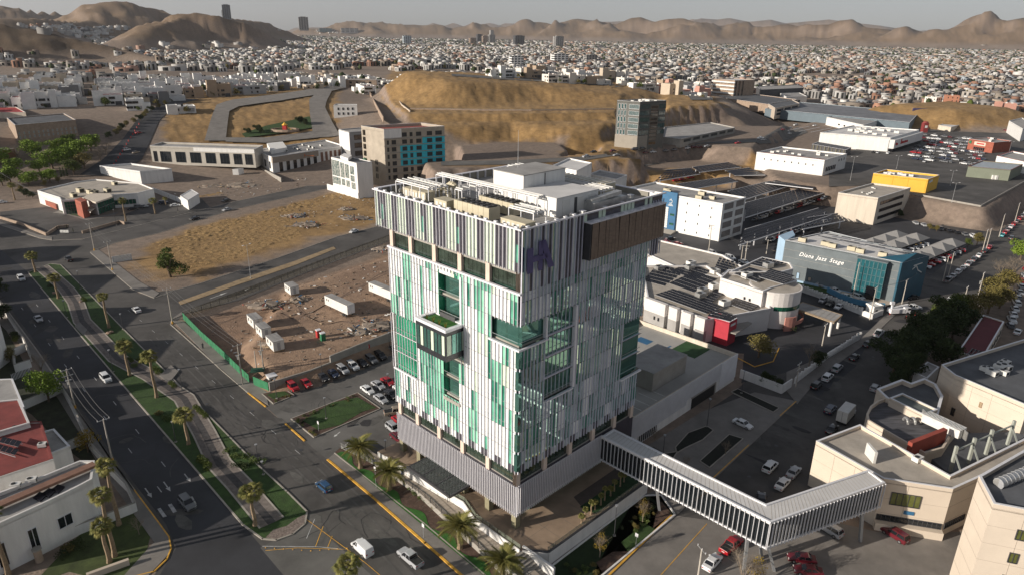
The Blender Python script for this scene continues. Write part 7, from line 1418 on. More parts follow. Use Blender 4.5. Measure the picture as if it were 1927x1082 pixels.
for u, v in ((95, 1010), (75, 1055)): t = thing('gate_pillar', 'round stone gate pillar in front of the white house', 'pillar', (*at(u, v), GZ), 0, 'round gate pillars'); MB().tube((0, 0, 0), (0, 0, 2.3), .6, .6, 12).build('shaft', M['stone_brown'], t); MB().tube((0, 0, 2.3), (0, 0, 2.6), .72, .72, 12).build('cap', M['concrete'], t)
t = thing('plaque_wall', 'low slanting stone name wall on the corner lawn', 'wall', (*at(205, 1075), GZ), R(35)); MB().box(-3, 3, -.3, .3, 0, 1.1).build('wall', M['stucco_beige'], t)
# houses added out of view on the left, raised to shade the carriageway
for i, (u, v) in enumerate(((-75, 720), (-85, 640), (-100, 565), (-135, 500), (-190, 450))):
 x, y = at(u, v); P_ = [(x-9, y-9), (x+6, y-7), (x+4, y+12), (x-11, y+10)]; bldg('house', 'unseen white house added to shade the avenue, %s' % ('nearest', 'second', 'third', 'fourth', 'farthest')[i], 'house', P_, 9.5, wall=wh, world=True)
for u, v, h in ((-12, 560, 7), (-40, 520, 7), (-60, 480, 8), (-80, 450, 8), (-20, 610, 6), (4, 600, 5), (-110, 415, 8)): tree('dense', u, v, h, 'dark evergreen tree on the left pavement of the avenue', group='evergreen trees along the left pavement', wide=1.3)
# glass and brick clinic
gb = [(78, 382), (119, 400), (150, 398), (178, 407), (212, 394), (258, 397), (288, 380)]
t, P, c = bldg('clinic', 'single storey clinic with green glass walls and a brick entrance pier', 'clinic', [(70, 359), (112, 372), (115, 378), (160, 374), (180, 379), (212, 367), (258, 364), (289, 356), (262, 345), (180, 338), (140, 343)], 4.2, wall=wh, roof=M['roof_membrane'], par=.5)
windows(t, lerp(P[2], P[3], .1), P[3], GZ, 3.4, 8, 4, .95, .9, M['glass_green'], M['metal_dark'], cen=c, name='glazing'); windows(t, lerp(P[4], P[5], .05), P[5], GZ, 3.4, 6, 2, .95, .92, M['glass_green'], M['metal_dark'], cen=c, name='glazing'); windows(t, P[5], lerp(P[5], P[6], .9), GZ+1.5, 1.5, 6, 1, .9, .9, M['glass_green'], M['metal_dark'], cen=c)
MB().prism(ats([(140, 374), (152, 380), (163, 376), (152, 371)], 5.5), GZ, 5.2).build('brick_pier', M['brick_red'], t, world=True); MB().prism(ats([(145, 392), (170, 398), (186, 388), (160, 385)], .6), .3, .7).build('entrance_canopy', M['stucco_cream'], t, world=True); MB().bar((*at(80, 384), -.9), (*at(108, 396), -.9), .6, 2.6).build('brick_plinth', M['brick_red'], t, world=True)
MB().prism(ats([(155, 372), (180, 381), (212, 370), (206, 364), (170, 364)], 5), 4.2, 4.9).build('fascia_roof', M['stucco_cream'], t, world=True); acs(P, 3.7, 7, 'glass and brick clinic', 8, 'hvac_beige', 1.5)
sheet('clinic_apron', [(0, 390), (75, 375), (180, 412), (230, 405), (330, 370), (380, 375), (395, 391), (248, 428), (155, 450), (98, 451), (75, 447), (0, 423)], M['asphalt'], up=.012); sheet('lawn', [(112, 398), (125, 403), (152, 409), (140, 400)], M['lawn'], up=.06); sheet('pavement', [(100, 401), (120, 403), (165, 415), (215, 405), (225, 399), (178, 409), (112, 397)], M['concrete_pave'], up=.05)
wall('boundary_wall', 'low brown stone wall at the street corner of the glass clinic', 'wall', [(0, 412), (40, 424), (88, 444), (110, 430), (130, 428)], 1.2, .5, M['stone_brown']); wall('boundary_wall', 'low brown wall along the clinic car park', 'wall', [(155, 440), (225, 420), (235, 423)], 1.2, .4, M['stone_brown']); wall('boundary_wall', 'long white wall behind the clinic car park', 'wall', [(288, 362), (345, 384), (340, 380)], 2.5, .3, wh)
bldg('shed', 'small white box shed at the end of the white wall', 'shed', [(353, 378), (340, 372), (373, 370), (366, 364)][:1]+[(339, 369), (374, 365)], 2.2, wall=wh, roof=M['roof_white'], rect=True, par=.1)
t = thing('name_sign', 'small white name board on the grass at the clinic corner', 'sign', (*at(122, 440), GZ)); MB().box(-1.8, 1.8, -.15, .15, .4, 1.5).build('board', M['white_paint'], t)
for u, v in ((108, 433), (126, 430), (138, 437)): tree('cypress', u, v, 1.8, 'tiny yellow clipped conifer at the clinic corner', group='tiny conifers at the clinic corner')
for k, (u, v, c_, kd) in enumerate(((250, 396, 'black', 'sedan'), (262, 392, 'grey', 'suv'), (270, 391, 'silver', 'sedan'), (308, 384, 'navy', 'suv'), (330, 389, 'white', 'sedan'), (4, 383, 'white', 'sedan'))): car(kd, c_, u, v, R(25), '%s %s parked in the glass clinic car park' % (c_, kd), 'cars in the glass clinic car park')
for u, v, vt, lb in ((219, 425, 396, 'lamp post on the clinic wall'), (320, 385, 370, 'lamp post left of the small clinic palm'), (335, 400, 366, 'green lamp post at the clinic exit')): lamp(u, v, vt, lb)
t, P, c = bldg('building', 'blank white windowless building with a sunken grey roof', 'building', [(263, 323), (187, 312.5), (323, 318)], 6.0, wall=wh, rect=True, par=.9)
# trees by the stone building
for k, (u, v, h, kd) in enumerate(((60, 297, 11, 'bright'), (30, 330, 10, 'bright'), (75, 325, 8, 'bright'), (100, 318, 12, 'bright'), (125, 312, 12, 'bright'), (150, 300, 12, 'bright'), (172, 285, 11, 'bright'), (140, 330, 9, 'green'), (160, 318, 10, 'olive'), (20, 345, 9, 'bright'), (55, 350, 8, 'bright'), (95, 345, 8, 'bright'), (0, 310, 10, 'bright'), (115, 290, 10, 'bright'), (190, 305, 9, 'bare'), (200, 290, 9, 'bare'), (35, 300, 9, 'bare'), (130, 280, 9, 'green'), (5, 350, 8, 'green'))): tree(kd, u, v, h, {'bright': 'bright green tree in the park below the stone building', 'green': 'darker green tree in the park below the stone building', 'olive': 'pale olive tree in the middle of the park', 'bare': 'leafless grey tree at the road side of the park'}[kd], group='park trees below the stone building', wide=1.5)
for u, v in ((116, 335), (121, 334), (127, 333)): tree('cypress', u, v, 6, 'thin dark cypress below the park trees', group='cypresses below the park trees')
for u, v, h, kd in ((50, 372, 5, 'dense'), (62, 374, 4, 'dense'), (85, 352, 4, 'olive'), (110, 345, 4, 'olive'), (40, 365, 4.5, 'olive'), (1492, 500, 5, 'cypress'), (1485, 502, 5.5, 'cypress')): tree(kd, u, v, h, 'bushy tree behind the glass clinic' if u < 200 else 'pair of yellow green cypresses at the studio corner', group='trees beside low buildings')
# stone building, strip mall, clinic with red cross
t, P, c, z0, zt = bT('stone_building', 'brown stone building with rows of pale windows and solar panels', 'building', (146, 256), [(142, 226), (28, 236), (120, 214)], wall=M['stone_brown'], roof=M['roof_dark'], par=.6)
windows(t, P[1], P[0], z0+1.5, zt-4, 13, 2, .28, .62, mat('pale_pane', (.25, .33, .33), .2, .1, 1), M['stucco_beige'], cen=c)
t, P, c, z0, zt = bT('hall', 'beige hall with a crimson roof at the left edge', 'hall', (50, 226), [(48, 212), (-20, 212), (30, 202)], wall=cr, roof=mat('crimson_roof', (.36, .03, .03), .8, .2, .3), par=.4)
t, P, c, z0, zt = bT('shopping_strip', 'long pale strip of empty shop units under construction', 'shops', (284, 305), [(282, 275), (478, 281.5), (305, 268)], rect=True, wall=mat('raw_concrete', (.45, .42, .37), .9, .12, .2), roof=M['roof_grey'], par=1.0)
A, B = P[1], P[0]
for f0, f1 in ((.02, .06), (.08, .2), (.23, .34), (.37, .49), (.52, .63), (.66, .76), (.79, .88), (.9, .98)): windows(t, lerp(A, B, f0), lerp(A, B, f1), z0+.3, z0+6.5, 1, 1, .86, 1, M['glass_dark'], M['metal_dark'], 3, cen=c, name='shopfront')
MB().bar((*lerp(A, B, .42), zt-1.4), (*lerp(A, B, 1.0), zt-1.4), .4, 2.2).build('white_fascia', wh, t, world=True)
t, P, c, z0, zt = bT('clinic', 'white and taupe clinic with a small orange cross emblem on its fascia', 'clinic', (512, 327), [(511, 296), (477, 282.5), (650, 275)], wall=wh, roof=M['roof_grey'], par=.7)
A, B, C = P[1], P[0], P[2]; windows(t, A, B, z0+2, z0+7, 4, 1, .25, .8, cen=c); MB().bar((*lerp(A, C, 0), zt-2), (*lerp(A, C, .6), zt-2), 1.2, 3.4).build('fascia', mat('taupe', (.33, .28, .23), .8, .08, .4), t, world=True)
windows(t, lerp(A, C, .06), lerp(A, C, .6), z0, z0+6, 6, 1, .55, 1, M['glass_black'], M['stucco_white'], cen=c); windows(t, lerp(A, C, .62), C, z0, z0+8, 6, 1, .5, 1, M['brown_clad'], M['brown_clad'], cen=c)
q = lerp(A, C, .42); MB().bar((q[0]-.9, q[1]-.8, zt-2), (q[0]+.9, q[1]-.8, zt-2), .2, .6).bar((q[0], q[1]-.8, zt-3), (q[0], q[1]-.8, zt-1), .5, .5).bar((q[0]+1.4, q[1]-.8, zt-2.2), (q[0]+6, q[1]-.6, zt-2.2), .2, .35).build('cross_emblem', mat('orange_sign', (.5, .14, .03), .6, .1, 1), t, world=True); acs(P, zt-.6, 12, 'white and taupe clinic', 14)
MB().prism(ats([(502, 270), (510, 283), (540, 278), (532, 267)], zt+2), zt-.6, zt+2).build('roof_box', wh, t, world=True)
bT('site_office', 'pair of small white boxes on the rubble below the shops', 'shed', (448, 330), [(448, 319), (437, 319), (458, 317)], wall=wh, roof=M['roof_grey'], par=.05); wall('ramp_wall', 'sloping concrete wall beside the clinic entrance', 'wall', [(478, 318), (530, 345)], 3, .4, M['concrete'])
# poster building, small grey block, unfinished concrete building
t, P, c, z0, zt = bT('poster_building', 'white building whose side carries a grid of dark printed posters', 'building', (675.7, 375), [(671, 308), (623, 296.5), (700, 305)], wall=wh, roof=M['roof_dark'], par=.3)
A, B = P[1], P[0]; pm_ = mat('poster_print', (.03, .07, .07), .5, .5, .9, col2=(.35, .36, .33), fine=2)
for f0, f1, a, b_ in ((.68, .98, .50, .94), (.68, .98, .26, .46), (.5, .64, .5, .92), (.5, .62, .28, .45), (.32, .46, .52, .9), (.32, .44, .27, .44), (.12, .26, .66, .88), (.12, .26, .46, .62), (.1, .24, .25, .42)): windows(t, lerp(A, B, f0), lerp(A, B, f1), z0+(zt-z0)*a, z0+(zt-z0)*b_, 1, 1, 1, 1, pm_, pm_, cen=c, name='poster')
MB().prism(ats([(640, 295), (655, 300), (662, 294), (648, 290)], zt+1), zt-.2, zt+1.4).build('roof_box', wh, t, world=True); MB().bar((*lerp(A, B, 0), z0+1.2), (*lerp(A, B, 1.25), z0+1.2), .6, 4).build('base_wall', wh, t, world=True)
t, P, c, z0, zt = bT('apartment_block', 'small grey and white three storey block behind the poster building', 'building', (661, 304), [(657, 249.5), (637.5, 244), (700, 246)], wall=mat('mid_grey', (.33, .33, .33), .85, .08, .3), par=.5)
windows(t, P[1], P[2], z0+2, zt-1, 1, 3, .6, .6, M['glass_black'], M['metal_dark'], 3, cen=c); MB().bar((*lerp(P[1], P[0], 0), (z0+zt)/2+3), (*P[0], (z0+zt)/2+3), .3, (zt-z0)-7).build('white_face', wh, t, world=True)
rc = mat('rough_concrete', (.40, .35, .285), .95, .14, .25, bump=.3); zt_ = 31.0
zA = 0.0; t, P, c = bldg('unfinished_building', 'unfinished seven storey concrete building with turquoise insulation boards', 'building', [(722, 244), (679.5, 237.6), (836.4, 238)], zt_, 1.0, wall=rc, roof=mat('red_primer', (.26, .06, .045), .9, .2, .5), rect=True, par=1.4)
A, B, C = P[1], P[0], P[2]; fl = (zt_-1.4-3)/7.0; tq = mat('turquoise_board', (.03, .48, .60), .6, .12, 1.2, fine=2)
for i in range(7):
 z = 3+fl*i; MB().bar((*lerp(A, C, -.01), z), (*lerp(A, C, 1.02), z), 1.0, .3).build('floor_slab', M['concrete'], t, world=True)
 for a_, b_ in ((.03, .08), (.1, .2), (.27, .38), (.4, .47), (.5, .62), (.68, .8), (.82, .97)):
  if i == 6 and a_ < .25: continue
  windows(t, lerp(A, C, a_), lerp(A, C, b_), z+.6, z+fl-.8, 1, 1, .78, 1, M['fan_dark'], tq if (2 <= i <= 5 and a_ > .25 and not (i == 5 and a_ < .6)) else rc, 1, cen=c, name='opening')
 if 2 <= i <= 5: MB().bar((*lerp(A, C, .25 if i < 5 else .62), z+fl/2), (*lerp(A, C, 1), z+fl/2), .07, fl-.35).build('insulation_sheet', tq, t, world=True)
 for k in (.05, .55 if i < 3 else .05): windows(t, lerp(B, A, k), lerp(B, A, k+.13), z+.5, z+fl-.5, 2, 1, .8, 1, M['fan_dark'], rc, cen=c, name='opening')
MB().bar((*lerp(A, C, .0), zt_-fl/2-.6), (*lerp(A, C, .28), zt_-fl/2-.6), .3, fl+.8).build('white_wall', wh, t, world=True); windows(t, lerp(A, C, .08), lerp(A, C, .14), zt_-5, zt_-2.5, 1, 1, 1, 1, M['fan_dark'], wh, cen=c, name='opening')
for i, m_ in ((2, 'green_fence'), (1, 'blue_wall')): x = lerp(B, A, .1); MB().tube((x[0], x[1]-.6, 3+fl*(i+.2)), (x[0], x[1]-.6, 3+fl*(i+.75)), 1.1, 1.1, 10).build('water_tank', M[m_], t, world=True)
# eight storey block on the hill road
zr = 12.0; bx, by = at(1198, 281, 12); t, P, c = bldg('office_block', 'dark grey eight storey office block with a curved glass corner on the hill road', 'office building', [(bx, by), (bx-13, by+9), (bx+19, by+13)], zr+29, zr, wall=mat('slate_clad', (.10, .10, .09), .6, .15, .4), roof=M['roof_grey'], rect=True, world=True, par=.8)
A, B, C = P[1], P[0], P[2]; bg_ = mat('pane_teal', (.03, .08, .08), .06, .4, .7, spec=.9)
for i in range(5):
 z = zr+8.5+i*4; windows(t, lerp(B, A, .55), lerp(B, A, .98), z, z+2.6, 1, 1, 1, 1, bg_, M['metal_white'], 9, cen=c); windows(t, lerp(A, C, .02), lerp(A, C, .38), z, z+2.8, 1, 1, 1, 1, bg_, M['metal_dark'], 6, cen=c); windows(t, lerp(B, A, .05), lerp(B, A, .45), z-.6, z+2.9, 3, 1, .6, .9, bg_, M['metal_white'], 1, cen=c)
 windows(t, lerp(A, C, .74), lerp(A, C, 1), z-.3, z+2.4, 1, 1, 1, 1, bg_, M['metal_dark'], 4, cen=c)
for i in range(10): windows(t, lerp(A, C, .44), lerp(A, C, .7), zr+2+i*2.5, zr+3.6+i*2.5, 1, 1, 1, 1, M['glass_dark'], mat('bronze_frame', (.26, .17, .1), .5, .2, 1, met=.3), 6, cen=c)
MB().prism([tuple(Vector(A)+(Vector(A)-Vector(c))*.05), tuple(Vector(lerp(A, C, .38))+(Vector(A)-Vector(c))*.04), tuple(c), tuple(Vector(B)+(Vector(A)-Vector(c))*.03)], zr-1, zr+8).build('base_wall', mat('putty', (.30, .27, .23), .85, .08, .4), t, world=True); acs(P, zr+28.2, 8, 'eight storey block', 15)
t, P, c = bldg('parking_structure', 'long low concrete parking deck with dark openings beside the eight storey block', 'parking garage', [(1281, 262), (1383, 240.6), (1337, 231), (1250, 240), (1245, 258)], 16.4, 12, wall=M['concrete'], roof=M['roof_grey'], par=.6)
q0, q1 = P[0], P[1]
for i in range(6): windows(t, lerp(q0, q1, .05+i*.16), lerp(q0, q1, .17+i*.16), 13.6, 15.5, 1, 1, 1, 1, M['fan_dark'], M['concrete'], cen=c, name='opening')
# white flat buildings just behind the tower roof
bldg('building', 'white stepped building just behind the tower roof', 'building', [(1085, 322), (1040, 312), (1114, 307)], 16, 2, wall=wh, roof=M['roof_white'], rect=True, par=.6); bldg('building', 'lower white block with a small lettered box behind the tower roof', 'building', [(1160, 338), (1108, 328), (1180, 330)], 9, 2, wall=wh, roof=M['roof_grey'], rect=True, par=.6)
# cars on the hill road and lots
hr = heading(at(1130, 298, 12), at(1300, 282, 12)); rr = random.Random(4)
for k, (u, v, c_, kd) in enumerate(((1104, 297, 'silver', 'pickup'), (1117, 288, 'black', 'sedan'), (1154, 286, 'maroon', 'sedan'), (1160, 294, 'silver', 'sedan'), (1194, 283, 'navy', 'suv'), (1209, 282, 'black', 'suv'), (1215, 289, 'maroon', 'sedan'), (1229, 288, 'white', 'sedan'), (1253, 286, 'grey', 'sedan'), (1269, 284, 'grey', 'sedan'), (1293, 281, 'white', 'suv'), (1306, 279, 'maroon', 'suv'), (1317, 279, 'maroon', 'sedan'), (1330, 277, 'silver', 'sedan'), (1388, 271, 'red', 'sedan'), (1431, 262, 'white', 'pickup'), (1436, 265, 'silver', 'suv'), (1484, 253, 'white', 'sedan'), (1473, 246, 'red', 'sedan'), (1487, 243, 'silver', 'sedan'), (1497, 237, 'white', 'suv'), (1533, 238, 'white', 'sedan'))): car(kd, c_, u, v, hr+rr.choice((0, pi)), '%s %s on the hill road, %s' % (c_, kd, 'left part' if u < 1180 else 'below the eight storey block' if u < 1300 else 'by the parking deck' if u < 1400 else 'near the supermarket'), 'cars on the hill road', far=True)
def draped(name, left, right, m, off=.25, n=24, kind='structure'):
 L_, R_ = [], []
 for arr, out in ((left, L_), (right, R_)):
  pts = [atT(*p) for p in arr]
  for a, b_ in zip(pts, pts[1:]):
   for i in range(n): x = a[0]+(b_[0]-a[0])*i/n; y = a[1]+(b_[1]-a[1])*i/n; out.append((x, y))
  out.append(pts[-1][:2])
 b = MB(); K = 4; vs = []
 for l, r in zip(L_, R_):
  for k in range(K+1): x, y = lerp(l, r, k/K); vs.append((x, y, tz(x, y)+off))
 b.add(vs, [(i*(K+1)+k, (i+1)*(K+1)+k, (i+1)*(K+1)+k+1, i*(K+1)+k+1) for i in range(len(L_)-1) for k in range(K)]); return tag(b.build(name, m), kind=kind)
draped('hill_road', [(830, 305), (960, 303), (1100, 296), (1300, 279), (1430, 262), (1500, 240)], [(830, 313), (960, 311), (1100, 303), (1300, 287), (1430, 272), (1520, 250)], M['asphalt_grey'], n=16)
draped('curved_road', [(195, 300), (232, 262), (262, 222), (300, 200), (345, 186)], [(268, 300), (285, 262), (300, 228), (335, 200), (375, 188)], M['asphalt_dark'], n=16); draped('curved_road', [(150, 330), (172, 315), (195, 300)], [(230, 335), (250, 315), (268, 300)], M['asphalt_dark'], n=10)
draped('pale_road', [(385, 268), (398, 225), (408, 200), (440, 190), (520, 180), (600, 168), (640, 158)], [(425, 268), (430, 225), (432, 212), (450, 203), (530, 192), (600, 180), (648, 168)], M['concrete_pave'], n=10, off=1.0); draped('pale_road', [(590, 262), (583, 215), (582, 190), (600, 172)], [(640, 258), (625, 232), (612, 205), (625, 172)], M['concrete_pave'], n=10, off=1.0); draped('pale_road', [(425, 262), (500, 262), (590, 250)], [(425, 270), (500, 272), (600, 262)], M['concrete_pave'], n=10, off=1.0)
draped('hilltop_drive', [(850, 140), (950, 146), (1050, 150), (1150, 156)], [(850, 144), (950, 151), (1050, 156), (1150, 163)], M['asphalt_grey'], n=12); draped('hilltop_drive', [(1150, 150), (1200, 152)], [(1150, 166), (1180, 163)], M['asphalt_grey'], n=10)
# car park on the plateau
sheet('plateau_asphalt', [(1560, 352), (1640, 350), (1762, 374), (1845, 389), (1927, 343), (2150, 240), (2150, 195), (1900, 200), (1800, 215), (1735, 240), (1690, 262), (1600, 285), (1560, 300)], M['asphalt'], z=6, up=.2)
for r_ in range(9):
 for c_i in range(17):
  if rr.random() < .3: continue
  u, v = 1712+c_i*9.2+r_*3.5, 300-r_*5.6+c_i*.9
  if u > 1850 or v < 252: continue
  col = rr.choice(('white', 'white', 'silver', 'silver', 'grey', 'black', 'maroon', 'white', 'grey', 'red', 'navy')); p = at(u, v, 6.2); car(rr.choice(ks), col, 0, 0, hr+pi/2+rr.uniform(-.05, .05), '%s car in the crowded supermarket car park' % col, 'cars in the crowded supermarket car park', far=True, xy=(*p, 6.2))
for r_ in range(6):
 for c_i in range(20):
  if rr.random() < .4: continue
  u, v = 1770+c_i*7.5, 232-r_*3.4+c_i*1.0; p = at(u, v, 6.2); col = rr.choice(('white', 'white', 'silver', 'silver', 'grey', 'black', 'maroon', 'white', 'grey', 'red', 'navy')); car(rr.choice(ks), col, 0, 0, hr+pi/2, '%s car in the far car park beyond the restaurant' % col, 'cars in the far car park', far=True, xy=(*p, 6.2))
for u, v, c_ in ((1740, 306, 'silver'), (1829, 299, 'navy'), (1671, 290, 'white'), (1608, 277, 'grey'), (1621, 279, 'white'), (1638, 281, 'tan'), (1647, 282, 'red'), (1644, 288, 'black'), (1652, 289, 'silver')): p = at(u, v, 6.2); car('sedan', c_, 0, 0, hr+.3, '%s car standing apart beside the supermarket' % c_, 'cars beside the supermarket', far=True, xy=(*p, 6.2))
for k, (u, v, vt) in enumerate(((1600, 340, 296), (1687, 318, 294), (1791, 382, 345), (1788, 350, 322), (1898, 290, 268), (1757, 290, 262), (1779, 302, 265), (1802, 290, 262))): lamp(u, v, vt, 'tall lamp mast on the supermarket car park', 'double', group='lamp masts on the plateau', z=6.2)
wall('parapet_wall', 'white rim wall along the edge of the raised car park', 'wall', [(1640, 352), (1762, 375), (1845, 390), (1927, 344), (2000, 305)], .8, .4, M['concrete'], z=6)
t = thing('billboard', 'dark blue billboard on posts beside the supermarket', 'billboard', (*at(1727, 229, 7), 7)); MB().box(-7, 7, -.4, .4, 3, 12).build('panel', mat('billboard_print', (.03, .03, .09), .5, .5, .12, col2=(.10, .09, .2)), t); MB().box(-5, -4.4, -.3, .3, -1, 3).box(4.4, 5, -.3, .3, -1, 3).build('post', M['metal_grey'], t)
t = thing('red_tower', 'small dark red tower with a white sign at the supermarket corner', 'building', (*at(1738, 250, 6), 6)); MB().box(-2, 2, -2, 2, 0, 8).build('wall', mat('tower_red', (.2, .03, .03), .8, .1, 1), t); MB().ell((0, 0, 8), (2.2, 2.2, 1.4), 10, 4, z0=0).build('dome', M['roof_red'], t); MB().box(-1, 1, -2.1, -2, 4, 6).build('sign', M['white_paint'], t)
# solar carports
def carport(px, z, rows, cols, label, k=0):
 P = ats(px, z); zc = min(tz(*P[0]), tz(*P[2])); t = solar(P, z-.5, rows, cols, label, 'solar carports behind the white block', kind='solar_carport', canopy=True, lift=.5); A, B, C, D = [Vector(p) for p in P]
 n_ = max(2, int((B-A).length/11))
 for i in range(n_+1): p = ((A+(B-A)*i/n_)+(D+(C-D)*i/n_))/2; MB().box(p.x-.2, p.x+.2, p.y-.2, p.y+.2, zc-1, z-.1).build('post', M['metal_white'], t, world=True)
 for a, b_ in ((A, B), (D, C)): MB().bar((*a, z-.1), (*b_, z-.1), .2, .35).build('beam', M['metal_white'], t, world=True)
carport([(1403, 410), (1562, 360), (1552, 343), (1403, 382)], 3, 7, 24, 'solar carport with the longest panel field'); carport([(1390, 462), (1565, 405), (1540, 392), (1402, 432)], 3, 5, 24, 'solar carport nearest the dance studio'); carport([(1395, 378), (1494, 348), (1470, 336), (1370, 360)], 3.5, 6, 16, 'solar carport third from the front'); carport([(1300, 357), (1388, 342), (1370, 333), (1272, 347)], 4, 5, 16, 'solar carport right behind the white block'); carport([(1230, 343), (1318, 328), (1300, 317), (1255, 320)], 4, 5, 12, 'solar carport at the far left with red cars below'); carport([(1316, 325), (1395, 315), (1370, 306), (1303, 315)], 5, 4, 10, 'white edged carport under the rocky bank, left'); carport([(1383, 331), (1440, 330), (1410, 316), (1365, 322)], 5, 4, 8, 'white edged carport under the rocky bank, right'); carport([(1440, 345), (1530, 356), (1552, 346), (1474, 336)], 5, 3, 12, 'narrow carport at the foot of the brown bank'); carport([(1510, 432), (1590, 416), (1575, 402), (1520, 410)], 3, 4, 10, 'short carport left of the cream block')
for i in range(26): u, v = lerp((1420, 416), (1555, 374), i/25); car(rr.choice(ks), rr.choice(cs), u, v, KR+pi, 'car parked in the shade of the long solar carport', 'cars under the solar carports', far=True) if rr.random() < .75 else None
for i in range(20): u, v = lerp((1440, 458), (1560, 418), i/19); car(rr.choice(ks), rr.choice(cs), u, v, KR+pi, 'car parked under the carport nearest the studio', 'cars under the solar carports', far=True) if rr.random() < .7 else None
for u, v in ((1272, 342), (1284, 340), (1300, 336), (1338, 322)): car('sedan', 'red', u, v, .4, 'red car under the far left carport', 'red cars under the far left carport', far=True)
# fabric shades
fs = mat('shade_fabric', (.25, .245, .24), .8, .08, .5)
def shades(a, b_, n, label, w=7):
 A, B = Vector(at(*a, 1)), Vector(at(*b_, 1)); d = (B-A)/n; e = d.normalized(); nn = Vector((-e.y, e.x))*w
 for i in range(n):
  p = A+d*i; t = thing('fabric_shade', label, 'car shade', (*p, GZ), 0, 'peaked fabric car shades'); c0 = [p, p+d, p+d+nn, p+nn]; m = (p+p+d+nn)/2; b = MB(); b.add([(*q, .2) for q in c0]+[(m.x, m.y, 2.4)], [(0, 1, 4), (1, 2, 4), (2, 3, 4), (3, 0, 4)]); b.build('canopy', fs, t, world=True); MB().tube((m.x, m.y, GZ), (m.x, m.y, 2.2), .1, .1, 6).build('mast', M['metal_white'], t, world=True)
  q = p+d*.5; car(rr.choice(ks), rr.choice(cs), 0, 0, KR+pi/2, 'car parked under a peaked fabric shade', 'cars under the fabric shades', far=True, xy=(q.x, q.y, GZ));
  q = p+d*.05; car(rr.choice(ks), rr.choice(cs), 0, 0, KR+pi/2, 'car parked under a peaked fabric shade', 'cars under the fabric shades', far=True, xy=(q.x, q.y, GZ))
shades((1740, 488), (1820, 455), 4, 'peaked grey fabric shade in the row nearest the kerb', 8); shades((1690, 466), (1752, 445), 3, 'peaked grey fabric shade in the middle row', 8); shades((1648, 462), (1715, 440), 3, 'peaked grey fabric shade in the row by the studio', 8)
for u, v, h, kd, lb in ((1838, 462, 6, 'olive', 'olive green tree at the foot of the brown bank'), (1820, 466, 4, 'green', 'low green bush tree left of the bank corner'), (1748, 434, 3.5, 'olive', 'dry yellow bush tree in the cream block car park'), (1762, 436, 3.2, 'olive', 'second dry bush tree in the cream block car park'), (1693, 410, 4, 'dense', 'dark tree against the cream block')): tree(kd, u, v, h, lb)
for i in range(8): u, v = lerp((1722, 422), (1830, 447), i/7); car(rr.choice(ks), rr.choice(cs), u, v, KR+.6, 'car in the row below the brown bank', 'cars below the brown bank', far=True)
# clinic yard wall, guard house, trees
wall('picket_wall', 'white scalloped boundary wall between the clinic yard and the studio', 'wall', [(1505, 548), (1540, 560), (1625, 594)], 1.5, .35, wh); wall('picket_wall', 'white toothed wall along the street below the clinic', 'wall', [(1617, 638), (1560, 672), (1495, 722)], 1.8, .35, wh); wall('picket_wall', 'white wall in the shade beside the garage forecourt', 'wall', [(1392, 710), (1470, 740), (1488, 728)], 2.4, .3, wh); wall('picket_wall', 'white round wall at the clinic gate', 'wall', [(1625, 594), (1640, 600), (1660, 592), (1655, 580)], 1.8, .35, wh)
for a, b_, n_ in (((1617, 638), (1495, 722), 22), ((1505, 548), (1625, 594), 26)):
 t = thing('wall_pickets', 'white pointed pickets on top of the %s wall' % ('street side' if n_ == 22 else 'studio side'), 'pickets', (*at(*a), GZ+1.5))
 for i in range(n_): x = lerp(at(*a), at(*b_), i/n_); MB().box(x[0]-.3, x[0]+.3, x[1]-.18, x[1]+.18, GZ+1.4, GZ+2.3+.25*(i % 2)).build('picket', wh, t, world=True)
t = thing('gate_house', 'small white gatehouse with flat roof at the clinic gate', 'gatehouse', (*at(1643, 590), GZ), R(20)); MB().box(-1.8, 1.8, -1.5, 1.5, 0, 2.9).build('wall', wh, t); MB().ring([(-2, -1.7), (2, -1.7), (2, 1.7), (-2, 1.7)], .3, 2.9, 3.3).build('parapet', wh, t); MB().box(-1.0, 0, -1.54, -1.5, 0, 2).build('door', M['glass_dark'], t)
tree('olive', 1427, 672, 7.2, 'round olive tree on the kerbed island in the clinic yard', wide=1.3); strip('yellow_kerb', [(1378, 668), (1420, 690), (1455, 680), (1466, 655)], .25, M['yellow_paint'], .15)
for u, v, h, kd, lb in ((1522, 690, 6.5, 'bare', 'large dark bare tree behind the toothed wall'), (1535, 692, 5.5, 'dense', 'dark tree in the shade behind the toothed wall'), (1440, 725, 4, 'dense', 'dark tree behind the white shaded wall'), (1465, 735, 3.5, 'dense', 'second dark tree behind the white shaded wall'), (1475, 617, 2, 'shrub', 'dark round bush in the clinic yard'), (1490, 620, 2, 'shrub', 'second dark round bush in the clinic yard'), (1365, 855, 3.4, 'bare', 'bare sapling in the forecourt bed'), (1232, 830, 3.2, 'bare', 'bare sapling beside the louvered wall'), (1290, 880, 3, 'bare', 'small bare sapling by the skybridge'),
 (1128, 1048, 5.2, 'budding', 'slender yellow budding tree near the bottom of the sunken garden'), (1209, 982, 5, 'budding', 'slender yellow budding tree at the far end of the sunken garden'), (1395, 1105, 7.5, 'bare', 'bare brown tree at the bottom edge beneath the skybridge'), (1420, 1110, 7, 'budding', 'yellow budding tree at the bottom edge beneath the skybridge')): tree(kd, u, v, h, lb, wide=.95)
strip_shrubs((1195, 1010), (1245, 965), .5, 3, 14, 'small shrub on the kerb side of the sunken garden', 'shrubs of the sunken garden', (.5, .9), 8); strip_shrubs((1062, 1068), (1120, 1085), -.5, 2.5, 8, 'small shrub at the near end of the sunken garden', 'shrubs of the sunken garden', (.5, .9), 9)
